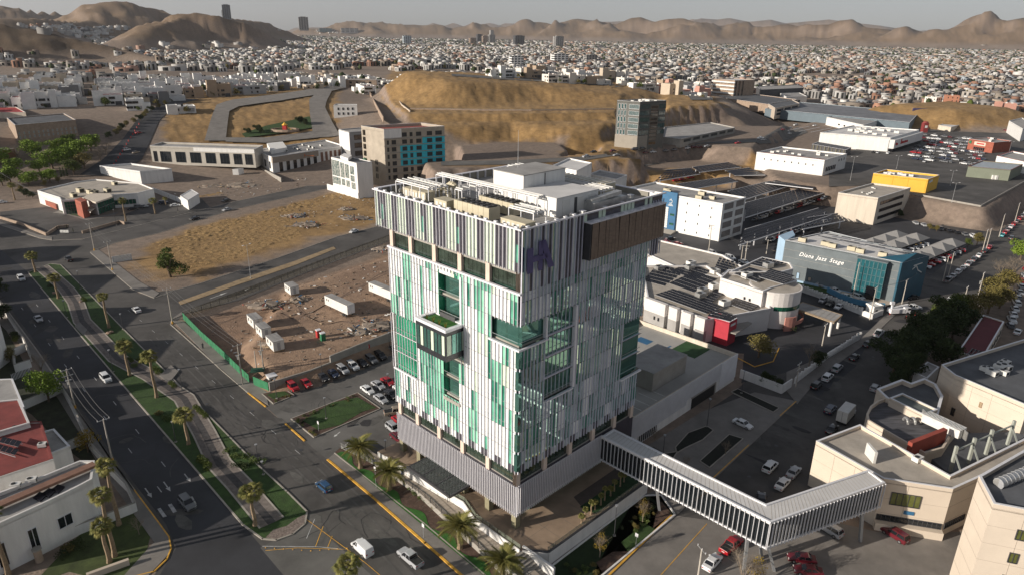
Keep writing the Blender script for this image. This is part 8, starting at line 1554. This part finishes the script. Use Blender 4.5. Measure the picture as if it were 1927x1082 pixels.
for k, (u, v, h, kd) in enumerate(((1700, 720, 9, 'dense'), (1680, 700, 9, 'dense'), (1715, 690, 10, 'dense'), (1700, 670, 9.5, 'dense'), (1735, 672, 10, 'dense'), (1750, 650, 10, 'dense'), (1728, 640, 9, 'dense'), (1765, 632, 10, 'dense'), (1790, 640, 9, 'dense'), (1788, 610, 9, 'dense'), (1810, 622, 8, 'dense'), (1772, 690, 9, 'dense'), (1775, 604, 8, 'green'), (1800, 596, 8, 'green'), (1830, 600, 9, 'olive'), (1858, 590, 10, 'olive'), (1880, 580, 9, 'olive'), (1860, 560, 8, 'olive'), (1890, 550, 9, 'olive'), (1880, 528, 8, 'bare'), (1905, 520, 8, 'bare'), (1920, 490, 9, 'bright'), (1940, 480, 9, 'bright'), (1690, 735, 6, 'dense'))):
 tree(kd, u, v, h, {'dense': 'dark dense street tree in the row beside the shaded street', 'green': 'yellow green tree at the top of the dark tree row', 'olive': 'broad olive brown tree near the right edge', 'bare': 'leafless grey tree at the right edge', 'bright': 'bright green tree at the right edge'}[kd], group='street trees on the right', wide=1.15)
for i in range(14): p = at(1900+i*3.0, 615-i*10.5); car(rr.choice(ks), rr.choice(cs), 0, 0, KR+.4, 'car in the diagonal row at the right edge', 'cars in the diagonal row at the right edge', far=True, xy=(*p, GZ))
# walls on the hill, playground
wall('hill_wall', 'long dark retaining wall at the foot of the grassy hill', 'wall', [(772, 217), (900, 219), (1000, 220), (1155, 217)], 5.0, .6, M['stone_brown'], z=21, cap=M['concrete']); wall('hill_wall', 'pale wall climbing the left flank of the grassy hill', 'wall', [(772, 219), (757, 207), (745, 190), (727, 163)], 4.0, .6, M['stucco_beige'], z=22); wall('hill_wall', 'brown wall beside the cut at the left of the hill', 'wall', [(722, 232), (700, 190), (690, 165)], 4, .6, M['stone_brown'], z=20)
x, y, z = atT(537, 250); z += 1; t = thing('playground', 'small red and yellow play tower in a round walled playground', 'playground', (x, y, z)); MB().ring([(10*cos(a*pi/8), 7*sin(a*pi/8)) for a in range(16)], .6, 0, 1.6).build('wall', M['stone_brown'], t); MB().box(-1.4, 1.4, -1.4, 1.4, 1, 4.2).build('tower', M['red_paint'], t); MB().tube((0, 0, 4.2), (0, 0, 6.2), 2.2, .1, 6).build('roof', M['yellow_wall'], t); MB().bar((1.4, 0, 3), (5.5, 0, .5), 1, .3).build('slide', M['yellow_wall'], t)
draped('playground_lawn', [(462, 262), (540, 252), (590, 243)], [(455, 255), (500, 240), (583, 222)], M['lawn'], off=1.0, n=8)
for u, v, h in ((468, 254, 5), (487, 250, 6), (492, 253, 5), (565, 236, 7), (575, 238, 6)): tree('dense', u, v, h, 'round dark tree on the playground lawn', group='trees of the playground')
for i in range(16): u, v = lerp((205, 262), (345, 178), i/15); tree('olive' if i % 3 else 'dense', u+4*sin(i*1.3), v, 5, 'rounded street tree on the left side of the curved road', group='street trees of the curved road')
for i in range(13): u, v = lerp((215, 312), (262, 236), i/12); p = atT(u, v); t = thing('traffic_barrel', 'orange traffic barrel in the line closing a lane of the curved road', 'traffic barrel', (p[0], p[1], p[2]+.25), 0, 'barrels on the curved road'); MB().tube((0, 0, 0), (0, 0, 1.1), .38, .28, 8).build('barrel', M['red_paint'], t)
for u, v, k_, c_, lb in ((239, 284, 'suv', 'white', 'white suv on the curved road beside the barrels'), (256, 289, 'sedan', 'tan', 'tan sedan on the curved road beside the barrels'), (261, 252, 'sedan', 'red', 'red car on the curved road beyond the barrels')): car(k_, c_, u, v, 1.1, lb)
for q in CARS.values(): park(q)
# ---------------- the city ----------------
crn = random.Random(31)
def house_proto(v):
 r = random.Random(100+v); W, D, H = r.uniform(10, 14.5), r.uniform(9.5, 13), r.choice((3.4, 6.6, 6.6, 6.6, 9.6)); root = thing('house_type', None, None, (0, 0, 0))
 b = MB().box(-W/2, W/2, -D/2, D/2, -3, H); vs = [(-W/2, W/2, -D/2, D/2, H)]
 w2, d2, h2 = W*r.uniform(.35, .6), D*r.uniform(.4, .7), H+r.choice((-2.6, 1.2, 2.8)); s = r.choice((-1, 1)); x0 = s*W*.5-(w2*.3 if s > 0 else w2*.7)
 if h2 > 2.5: b.box(x0, x0+w2, -D/2-d2*.3, -D/2-d2*.3+d2, -3, h2); vs.append((x0, x0+w2, -D/2-d2*.3, -D/2-d2*.3+d2, h2))
 for x0_, x1, y0, y1, h in vs: b.ring([(x0_, y0), (x1, y0), (x1, y1), (x0_, y1)], .25, h, h+.55)
 b.build('wall', M['tint'], root); rf = MB()
 for x0_, x1, y0, y1, h in vs: rf.box(x0_+.25, x1-.25, y0+.25, y1-.25, h, h+.06)
 rf.build('roof', [M['roof_grey'], M['roof_membrane'], M['roof_white'], M['roof_red']][v % 4 if v % 7 else 3], root); wd = MB()
 nf = max(1, int(H/3.2))
 for f in range(nf):
  for k in range(r.choice((2, 3))):
   x = -W/2+W*(k+.5)/3; ww = r.choice((.7, 1.2, 1.9)); part('window', winmesh(ww*2, 1.5, M['glass_dark'], M['metal_dark'], 2), root, (x, -D/2-.03, f*3.2+1), (0, 0, pi)); part('window', winmesh(ww, 1.3, M['glass_dark'], M['metal_dark']), root, (-W/2-.03, -D/2+D*(k+.5)/3, f*3.2+1.1), (0, 0, pi/2))
 MB().box(W*.12, W*.42, -D/2-.06, -D/2, 0, 2.6).build('garage_door', M['dark_wall'] if v % 2 else M['metal_grey'], root)
 for _ in range(2): x, y = r.uniform(-W*.3, W*.3), r.uniform(-D*.3, D*.3); MB().box(x-.7, x+.7, y-.7, y+.7, H, H+1.4).build('water_tank' if r.random() < .5 else 'roof_unit', M['hvac_white'] if r.random() < .6 else M['fan_dark'], root)
 return root, W, H
HP = [house_proto(v) for v in range(12)]; HK = [snapshot(h[0]) for h in HP]
HC_ = {'white': (.74, .73, .71), 'off white': (.66, .63, .58), 'pale grey': (.45, .45, .45), 'dark grey': (.18, .18, .185), 'beige': (.50, .42, .33), 'tan': (.38, .29, .21), 'terracotta': (.42, .19, .12), 'salmon': (.52, .28, .22)}
def zone(pts, z): return ats(pts, z)
ROADX = [([atT(*p)[:2] for p in ((195, 300), (232, 262), (262, 222), (300, 200), (375, 186), (340, 202), (300, 230), (285, 262), (268, 300))], 7)]
def pol(u, D): x, y = at(u, 200, 0); k = D/math.hypot(x, y); return (x*k, y*k)
HILLX = [[pol(*p) for p in q] for q in ([(283, 440), (325, 525), (400, 665), (655, 775), (700, 660), (1000, 650), (1200, 700), (1390, 650), (1400, 300), (283, 300)], [(1340, 480), (1340, 900), (1400, 1080), (1520, 1030), (1560, 880), (1700, 860), (1930, 850), (2300, 800), (2300, 250), (1340, 250)])]
def blocked(X, Y):
 m = np.zeros(X.shape, bool)
 for p in HILLX: m |= sdf(p, X, Y) < 6
 for p, w in ROADX: m |= sdf(p, X, Y) < w
 m |= sdf([pol(-60, 420), pol(165, 420), pol(165, 525), pol(-60, 545)], X, Y) < 0
 for b in ([(230, 345), (660, 345), (660, 262), (280, 262)], [(0, 420), (240, 420), (240, 255), (0, 262)]): m |= sdf(ats(b, 2), X, Y) < 4
 return m
SL = []   # candidate lots (x, y, z, angle, r, scale)
def lots(r0, r1, a0, a1, sx, sy, blk=5, keep=.85, seed=0, hill=None, slopemax=.45):
 rs = np.random.RandomState(seed); D = 900.0; out = []
 n = int(r1*1.3/D)+2
 for gx in range(-n, n+1):
  for gy in range(0, n+2):
   cx, cy = gx*D, gy*D;
   if not (r0-D < math.hypot(cx, cy) < r1+D): continue
   ang = rs.choice([0, .3, .75, -.35, .5])+rs.uniform(-.08, .08)
   m = int(D*.75/sx); i, j = np.meshgrid(np.arange(-m, m), np.arange(-int(D*.75/sy), int(D*.75/sy)), indexing='ij')
   x = (i+(i//blk)*.8)*sx; y = (j+(j//2)*.75)*sy; x = x+rs.uniform(-1.5, 1.5, x.shape); X = cx+x*cos(ang)-y*sin(ang); Y = cy+x*sin(ang)+y*cos(ang)
   ok = (np.abs(X-cx) < D/2) & (np.abs(Y-cy) < D/2); r = np.hypot(X, Y); t = np.degrees(np.arctan2(X, Y)); ok &= (r > r0) & (r < r1) & (t > a0) & (t < a1) & (rs.rand(*X.shape) < keep)
   X, Y = X[ok], Y[ok]; out.append(np.stack([X, Y, np.full(X.shape, ang)], -1))
 L_ = np.concatenate(out); X, Y = L_[:, 0], L_[:, 1]; b = blocked(X, Y); L_ = L_[~b]; X, Y = L_[:, 0], L_[:, 1]
 Z = ter(X, Y, False); Zx = ter(X+6, Y, False); Zy = ter(X, Y+6, False); sl = np.hypot(Zx-Z, Zy-Z)/6; ok = sl < slopemax
 t = X/np.maximum(Y, 1); r = np.hypot(X, Y)
 ok &= ~((Z > 42) & (r < 3000)) & ~((Z > 38+60*(r < 4500)) & (r > 3000)); ok &= ~((fbm(X/230+3, Y/230) > .60) & (r > 800)); L_ = L_[ok]; return np.concatenate([L_, Z[ok][:, None]], 1)
near = lots(425, 1150, -39, 39, 15.5, 17, seed=3, keep=.96); order = np.argsort(np.hypot(near[:, 0], near[:, 1])); near = near[order]
inv_ = np.degrees(np.arctan2(near[:, 0], near[:, 1])); vis = (np.abs(inv_) < 38.5); nearv = near[vis]; big, restn = nearv[:290], np.concatenate([nearv[290:], near[~vis]])
cnt_lbl = {}
for X, Y, ang, Z in big:
 k = crn.randrange(12); root, W_h, H_h = HP[k]; rt = X/Y; col = crn.choice(['white']*8+['off white']*3+['pale grey', 'dark grey', 'beige', 'beige', 'tan']) if rt < .2 else crn.choice(['white']*3+['off white']*2+['pale grey', 'beige', 'tan', 'terracotta', 'salmon'])
 st = {True: 'single storey', False: 'two storey' if H_h < 8 else 'three storey'}[H_h < 4]; rfn = ['grey roof', 'tan roof', 'white roof', 'red roof'][k % 4 if k % 7 else 3]
 where = 'on the slope left of the curved road' if rt < -.42 else 'behind the golden grass plots' if rt < -.15 else 'behind the grassy hill' if rt < .28 else 'beyond the shops'
 lb = '%s %s house with %s %s' % (col, st, rfn, where)
 o = copy_tree(root, HK[k], (X, Y, Z), ang+crn.choice((0, 0, pi/2, pi)), lb, 'houses '+where, color=(*HC_[col], 1), scale=1.12 if rt < -.1 else 1.0); o.name = 'house'; o['category'] = 'house'
for h in HP: park(h[0])
def boxes(L_, name, w, d, h, second=True, wins=True, seed=0, parent=None):
 rs = np.random.RandomState(seed); n = len(L_); X, Y, A, Z = L_.T; t = X/np.maximum(Y, 1); V, Fc, C = [], [], []; off = 0
 pal = np.array([(.66, .65, .63)]*6+[(.5, .46, .41)]*4+[(.36, .35, .34)]*4+[(.45, .36, .28)]*3+[(.40, .22, .15)]*2+[(.3, .26, .22)]*2+[(.50, .32, .25), (.34, .38, .42), (.16, .16, .17)]); ci = rs.randint(0, len(pal), n); ci = np.where((t < .05) & (rs.rand(n) < .45), 0, ci); wc = pal[ci]*rs.uniform(.62, 1.0, (n, 1))
 rp = np.array([(.28, .26, .25), (.2, .185, .175), (.36, .34, .32), (.26, .12, .085), (.13, .13, .135), (.32, .26, .2)]); rc_ = rp[rs.randint(0, 6, n)]*rs.uniform(.7, 1.1, (n, 1))
 def add(cx, cy, cz, hw, hd, hh, ang, wcol, rcol):
  nonlocal off
  m = len(cx); ca, sa = np.cos(ang), np.sin(ang); q = []
  for a, b in ((-1, -1), (1, -1), (1, 1), (-1, 1)): q.append(np.stack([cx+a*hw*ca-b*hd*sa, cy+a*hw*sa+b*hd*ca], -1))
  q = np.stack(q, 1); bot = np.concatenate([q, np.repeat((cz-3)[:, None, None], 4, 1)], 2); top = np.concatenate([q, np.repeat((cz+hh)[:, None, None], 4, 1)], 2)
  v = np.concatenate([bot, top, top], 1); V.append(v.reshape(-1, 3)); base = off+np.arange(m)[:, None]*12
  for f in ((0, 1, 5, 4), (1, 2, 6, 5), (2, 3, 7, 6), (3, 0, 4, 7), (8, 9, 10, 11)): Fc.append(base+np.array(f)[None])
  c = np.concatenate([np.repeat(wcol[:, None], 8, 1), np.repeat(rcol[:, None], 4, 1)], 1); C.append(c.reshape(-1, 3)); off += m*12
 bg = np.where(rs.rand(n) < .03, 2.4, 1); hw = rs.uniform(.34, .58, n)*w*bg; hd = rs.uniform(.34, .55, n)*d*bg; hh = rs.choice([.55, 1, 1, 1, 1.4], n)*h*rs.uniform(.85, 1.15, n); add(X, Y, Z, hw, hd, hh, A, wc, rc_)
 if second:
  s = rs.choice([-1, 1], n); fx = s*hw*.45; fy = rs.uniform(-.4, .4, n)*hd; add(X+fx*np.cos(A)-fy*np.sin(A), Y+fx*np.sin(A)+fy*np.cos(A), Z, hw*.5, hd*.62, hh+rs.uniform(1.2, 3, n), A, wc*.97, rc_)
 if wins:
  dk = np.full((n, 3), .03)
  for sd in (-1, 1):
   for k in (-.5, .35):
    fx, fy = k*hw, sd*(hd+.04); cx, cy = X+fx*np.cos(A)-fy*np.sin(A), Y+fx*np.sin(A)+fy*np.cos(A); add(cx, cy, Z+3.4, hw*.2, np.full(n, .08), np.maximum(hh-4.6, -1.5), A, dk, dk)
    fx, fy = sd*(hw+.04), k*hd; cx, cy = X+fx*np.cos(A)-fy*np.sin(A), Y+fx*np.sin(A)+fy*np.cos(A); add(cx, cy, Z+3.4, np.full(n, .08), hd*.2, np.maximum(hh-4.6, -1.5), A, dk, dk)
 V = np.concatenate(V); Fc = np.concatenate(Fc); C = np.concatenate(C)
 o = mass(name, V, Fc, M['vcol'], C); tag(o, kind='stuff'); o['label'] = 'dense mass of low flat roofed houses'; return o
boxes(restn, 'distant_houses', 14, 13, 6.5, seed=1)
mid = lots(1150, 1900, -40, 40, 15, 19, seed=5, keep=.88); boxes(mid, 'distant_houses', 14, 14, 6.4, seed=2, wins=True)
far = lots(1900, 3600, -40, 40, 17, 27, seed=7, keep=.85, slopemax=.3); boxes(far, 'distant_houses', 16, 18, 6, seed=3, wins=False)
vf = lots(3600, 7600, -38, 40, 34, 50, seed=9, keep=.8, slopemax=.12); boxes(vf, 'distant_houses', 32, 34, 6, second=False, wins=False, seed=4)
# town trees
def blobs(L_, name, h, seed, m='leaf_dark'):
 rs = np.random.RandomState(seed); n = len(L_); X = L_[:, 0]+rs.uniform(-9, 9, n); Y = L_[:, 1]+rs.uniform(-9, 9, n); Z = L_[:, 3]; hh = rs.uniform(.6, 1.4, n)*h; K = 6; V = []; F_ = []
 rings = ((.15, .5), (.4, 1.0), (.75, .85), (1.0, .25)); ww = hh*rs.uniform(.35, .6, n)
 for zr_, rr_ in rings:
  for k in range(K): a = 2*pi*k/K+rs.uniform(-.3, .3, n); q = ww*rr_*rs.uniform(.7, 1.25, n); V.append(np.stack([X+q*np.cos(a), Y+q*np.sin(a), Z+hh*zr_*rs.uniform(.85, 1.1, n)], -1))
 V = np.stack(V, 1).reshape(-1, 3); base = np.arange(n)[:, None]*len(rings)*K
 for j in range(len(rings)-1):
  for k in range(K): F_.append(base+np.array([j*K+k, j*K+(k+1) % K, (j+1)*K+(k+1) % K, (j+1)*K+k])[None])
 F_ = np.concatenate(F_); F_ = np.concatenate([F_, base+np.array([18, 19, 20, 21])[None], base+np.array([18, 21, 22, 23])[None]]); o = mass(name, V, F_, M[m]); tag(o, kind='stuff'); o['label'] = 'scattered trees among the distant houses'
rs_ = np.random.RandomState(3)
def pick(L_, f): return L_[rs_.rand(len(L_)) < f]
blobs(big[175:], 'distant_trees', 7, 8); blobs(pick(restn, .8), 'distant_trees', 5, 1, 'leaf_mid'); blobs(pick(mid, .95), 'distant_trees', 6.5, 2); blobs(pick(mid, .4), 'distant_trees', 5, 3, 'leaf_olive'); blobs(pick(far, .85), 'distant_trees', 7.5, 4); blobs(pick(vf, .7), 'distant_trees', 10, 5)
for i, (X, Y, ang, Z) in enumerate(big[:175]):
 for _ in range(crn.choice((0, 1, 1, 2))): tree('far' if crn.random() < .7 else 'green', 0, 0, crn.uniform(4, 8.5), 'small garden tree between the nearer white houses', group='garden trees between the nearer houses', xyz=(X+crn.uniform(-11, 11), Y-crn.uniform(8.5, 11), Z))
# houses up the far left hills
def hillside(pts, n, name, seed, w=22, h=8):
 r = random.Random(seed); out = []
 for _ in range(n):
  a = r.randrange(len(pts)-1); u, v = lerp(pts[a], pts[a+1], r.random()); p = atT(u+r.gauss(0, 5), v+r.gauss(0, 3.0))
  if p: out.append((p[0], p[1], r.uniform(-.5, .9), p[2]))
 if out: boxes(np.array(out), name, w, w*.8, h, wins=False, seed=seed)
hillside([(5, 42), (60, 46), (120, 52), (150, 60), (200, 60)], 130, 'hillside_houses', 1); hillside([(20, 40), (100, 45), (150, 48)], 60, 'hillside_houses', 2); hillside([(190, 36), (215, 30), (230, 38), (215, 45)], 50, 'hillside_houses', 3); hillside([(240, 24), (262, 26), (282, 25)], 26, 'hillside_houses', 4); hillside([(195, 52), (235, 54), (270, 42)], 30, 'hillside_houses', 5); hillside([(60, 50), (110, 60), (140, 64), (190, 68)], 70, 'hillside_houses', 6, 18); hillside([(505, 55), (560, 52), (600, 58), (640, 60)], 60, 'hillside_houses', 7, 24)
# high rises and larger blocks
def highrise(u, v, vt, w, label, wall=None, d=None, z=None, slant=False, crown=0, flo=14):
 p = atT(u, v) or farpt(u, v, 3700); h = solve_h(0, 0, vt, p[2], (p[0], p[1])); m_per_px = math.hypot(p[0], p[1])/F*1.02; W_h = w*m_per_px; D_h = (d or w)*m_per_px; t = thing('high_rise', label, 'high rise', p, .35)
 b = MB(); a = W_h/2; e = D_h/2; s = 0
 b.box(-a, a, -e, e, -4, h); b.build('wall', wall or M['grey_wall'], t)
 for i in range(flo): z_ = h*(i+.6)/flo; MB().box(-a*1.015, a*1.015, -e*1.015, e*.5, z_, z_+h/flo*.45).build('window_band', M['glass_dark'], t)
 for k in (-.55, 0, .55): MB().box(k*a-.07*a, k*a+.07*a, -e*1.03, -e, 0, h).build('pier', wall or M['grey_wall'], t)
 MB().box(-a*.6, a*.6, -e*.6, e*.6, h, h+h*.04+crown).build('roof_block', wall or M['grey_wall'], t); return t
sl_ = mat('tower_slate', (.13, .14, .16), .4, .15, .05); highrise(428, 36, 3, 12, 'tall dark tower with a white foot on the left hill', sl_, 9, flo=26); highrise(421, 36, 20, 4, 'white low wing at the foot of the dark hill tower', M['stucco_white'], flo=8); highrise(572, 57, 33, 15, 'grey striped tower right of the bare hill', M['grey_wall'], 10, flo=18)
highrise(925, 82, 52, 10, 'pale twin stepped tower rising highest over the plain', M['roof_grey'], flo=18, crown=30); highrise(902, 80, 62, 9, 'dark slim tower left of the pale twin tower', M['dark_wall'], flo=14); highrise(976, 86, 57, 17, 'broad black tower right of the pale twin tower', M['dark_wall'], 12, flo=16); highrise(1050, 90, 66, 14, 'grey tower standing alone beyond the black one', M['roof_grey'], flo=16)
highrise(766, 84, 68, 13, 'pale blue box block far behind the houses', mat('pale_blue2', (.4, .46, .5), .6, .1, 1), flo=6); highrise(612, 60, 54, 20, 'blue glass block beyond the hill houses', M['glass_teal'], flo=4); highrise(658, 63, 54, 28, 'flat dark block on the ridge', M['grey_wall'], 8, flo=3); highrise(889, 84, 72, 10, 'brown tower left of the dark slim tower', M['stone_brown'], flo=8); highrise(912, 82, 68, 8, 'second brown tower between the dark ones', M['stone_brown'], flo=8)
for u, v, vt, w, lb, m_ in ((971, 129, 106, 22, 'white six storey apartment block with dark windows behind the hill', 'stucco_white'), (1052, 122, 102, 26, 'large plain white theatre box behind the hill', 'stucco_white'), (1110, 120, 104, 20, 'grey and white office block right of the white box', 'roof_grey'), (1030, 118, 107, 14, 'beige block left of the white theatre box', 'stucco_beige'), (880, 126, 118, 22, 'white row block just behind the hill crest', 'stucco_white'), (1080, 136, 125, 30, 'pale flat hall behind the hill crest', 'stucco_white')): highrise(u, v, vt, w, lb, M[m_], w*.7, flo=5)
for u, v, vt, w, lb, m_ in ((650, 222, 172, 40, 'pale grey stepped house on the rock beside the pale road', 'stucco_white'), (678, 168, 146, 56, 'brown flat house above the rock cut', 'stone_brown'), (1223, 157, 133, 40, 'dark low block behind the right end of the hill', 'dark_wall'), (1196, 150, 140, 34, 'white walls below the dark block', 'stucco_white')):
 p = atT(u, v); h = min(9, solve_h(0, 0, vt, p[2], (p[0], p[1]))); k = math.hypot(p[0], p[1])/F; W2 = w*k/2
 bldg('house', lb, 'house', [(p[0]-W2, p[1]), (p[0]+W2, p[1]+4), (p[0]+W2*.8, p[1]+W2*1.4), (p[0]-W2*1.1, p[1]+W2*1.2)], p[2]+h, p[2], wall=M[m_], world=True, wins=[(0, .1, .9, 1, h-.8, W_(nx=4, ny=2, fx=.35, fy=.5))])
draped('highway', [(1180, 128), (1230, 136), (1262, 150), (1282, 172), (1300, 190)], [(1215, 126), (1262, 133), (1300, 150), (1325, 170), (1340, 190)], M['asphalt_grey'], off=.6, n=12)
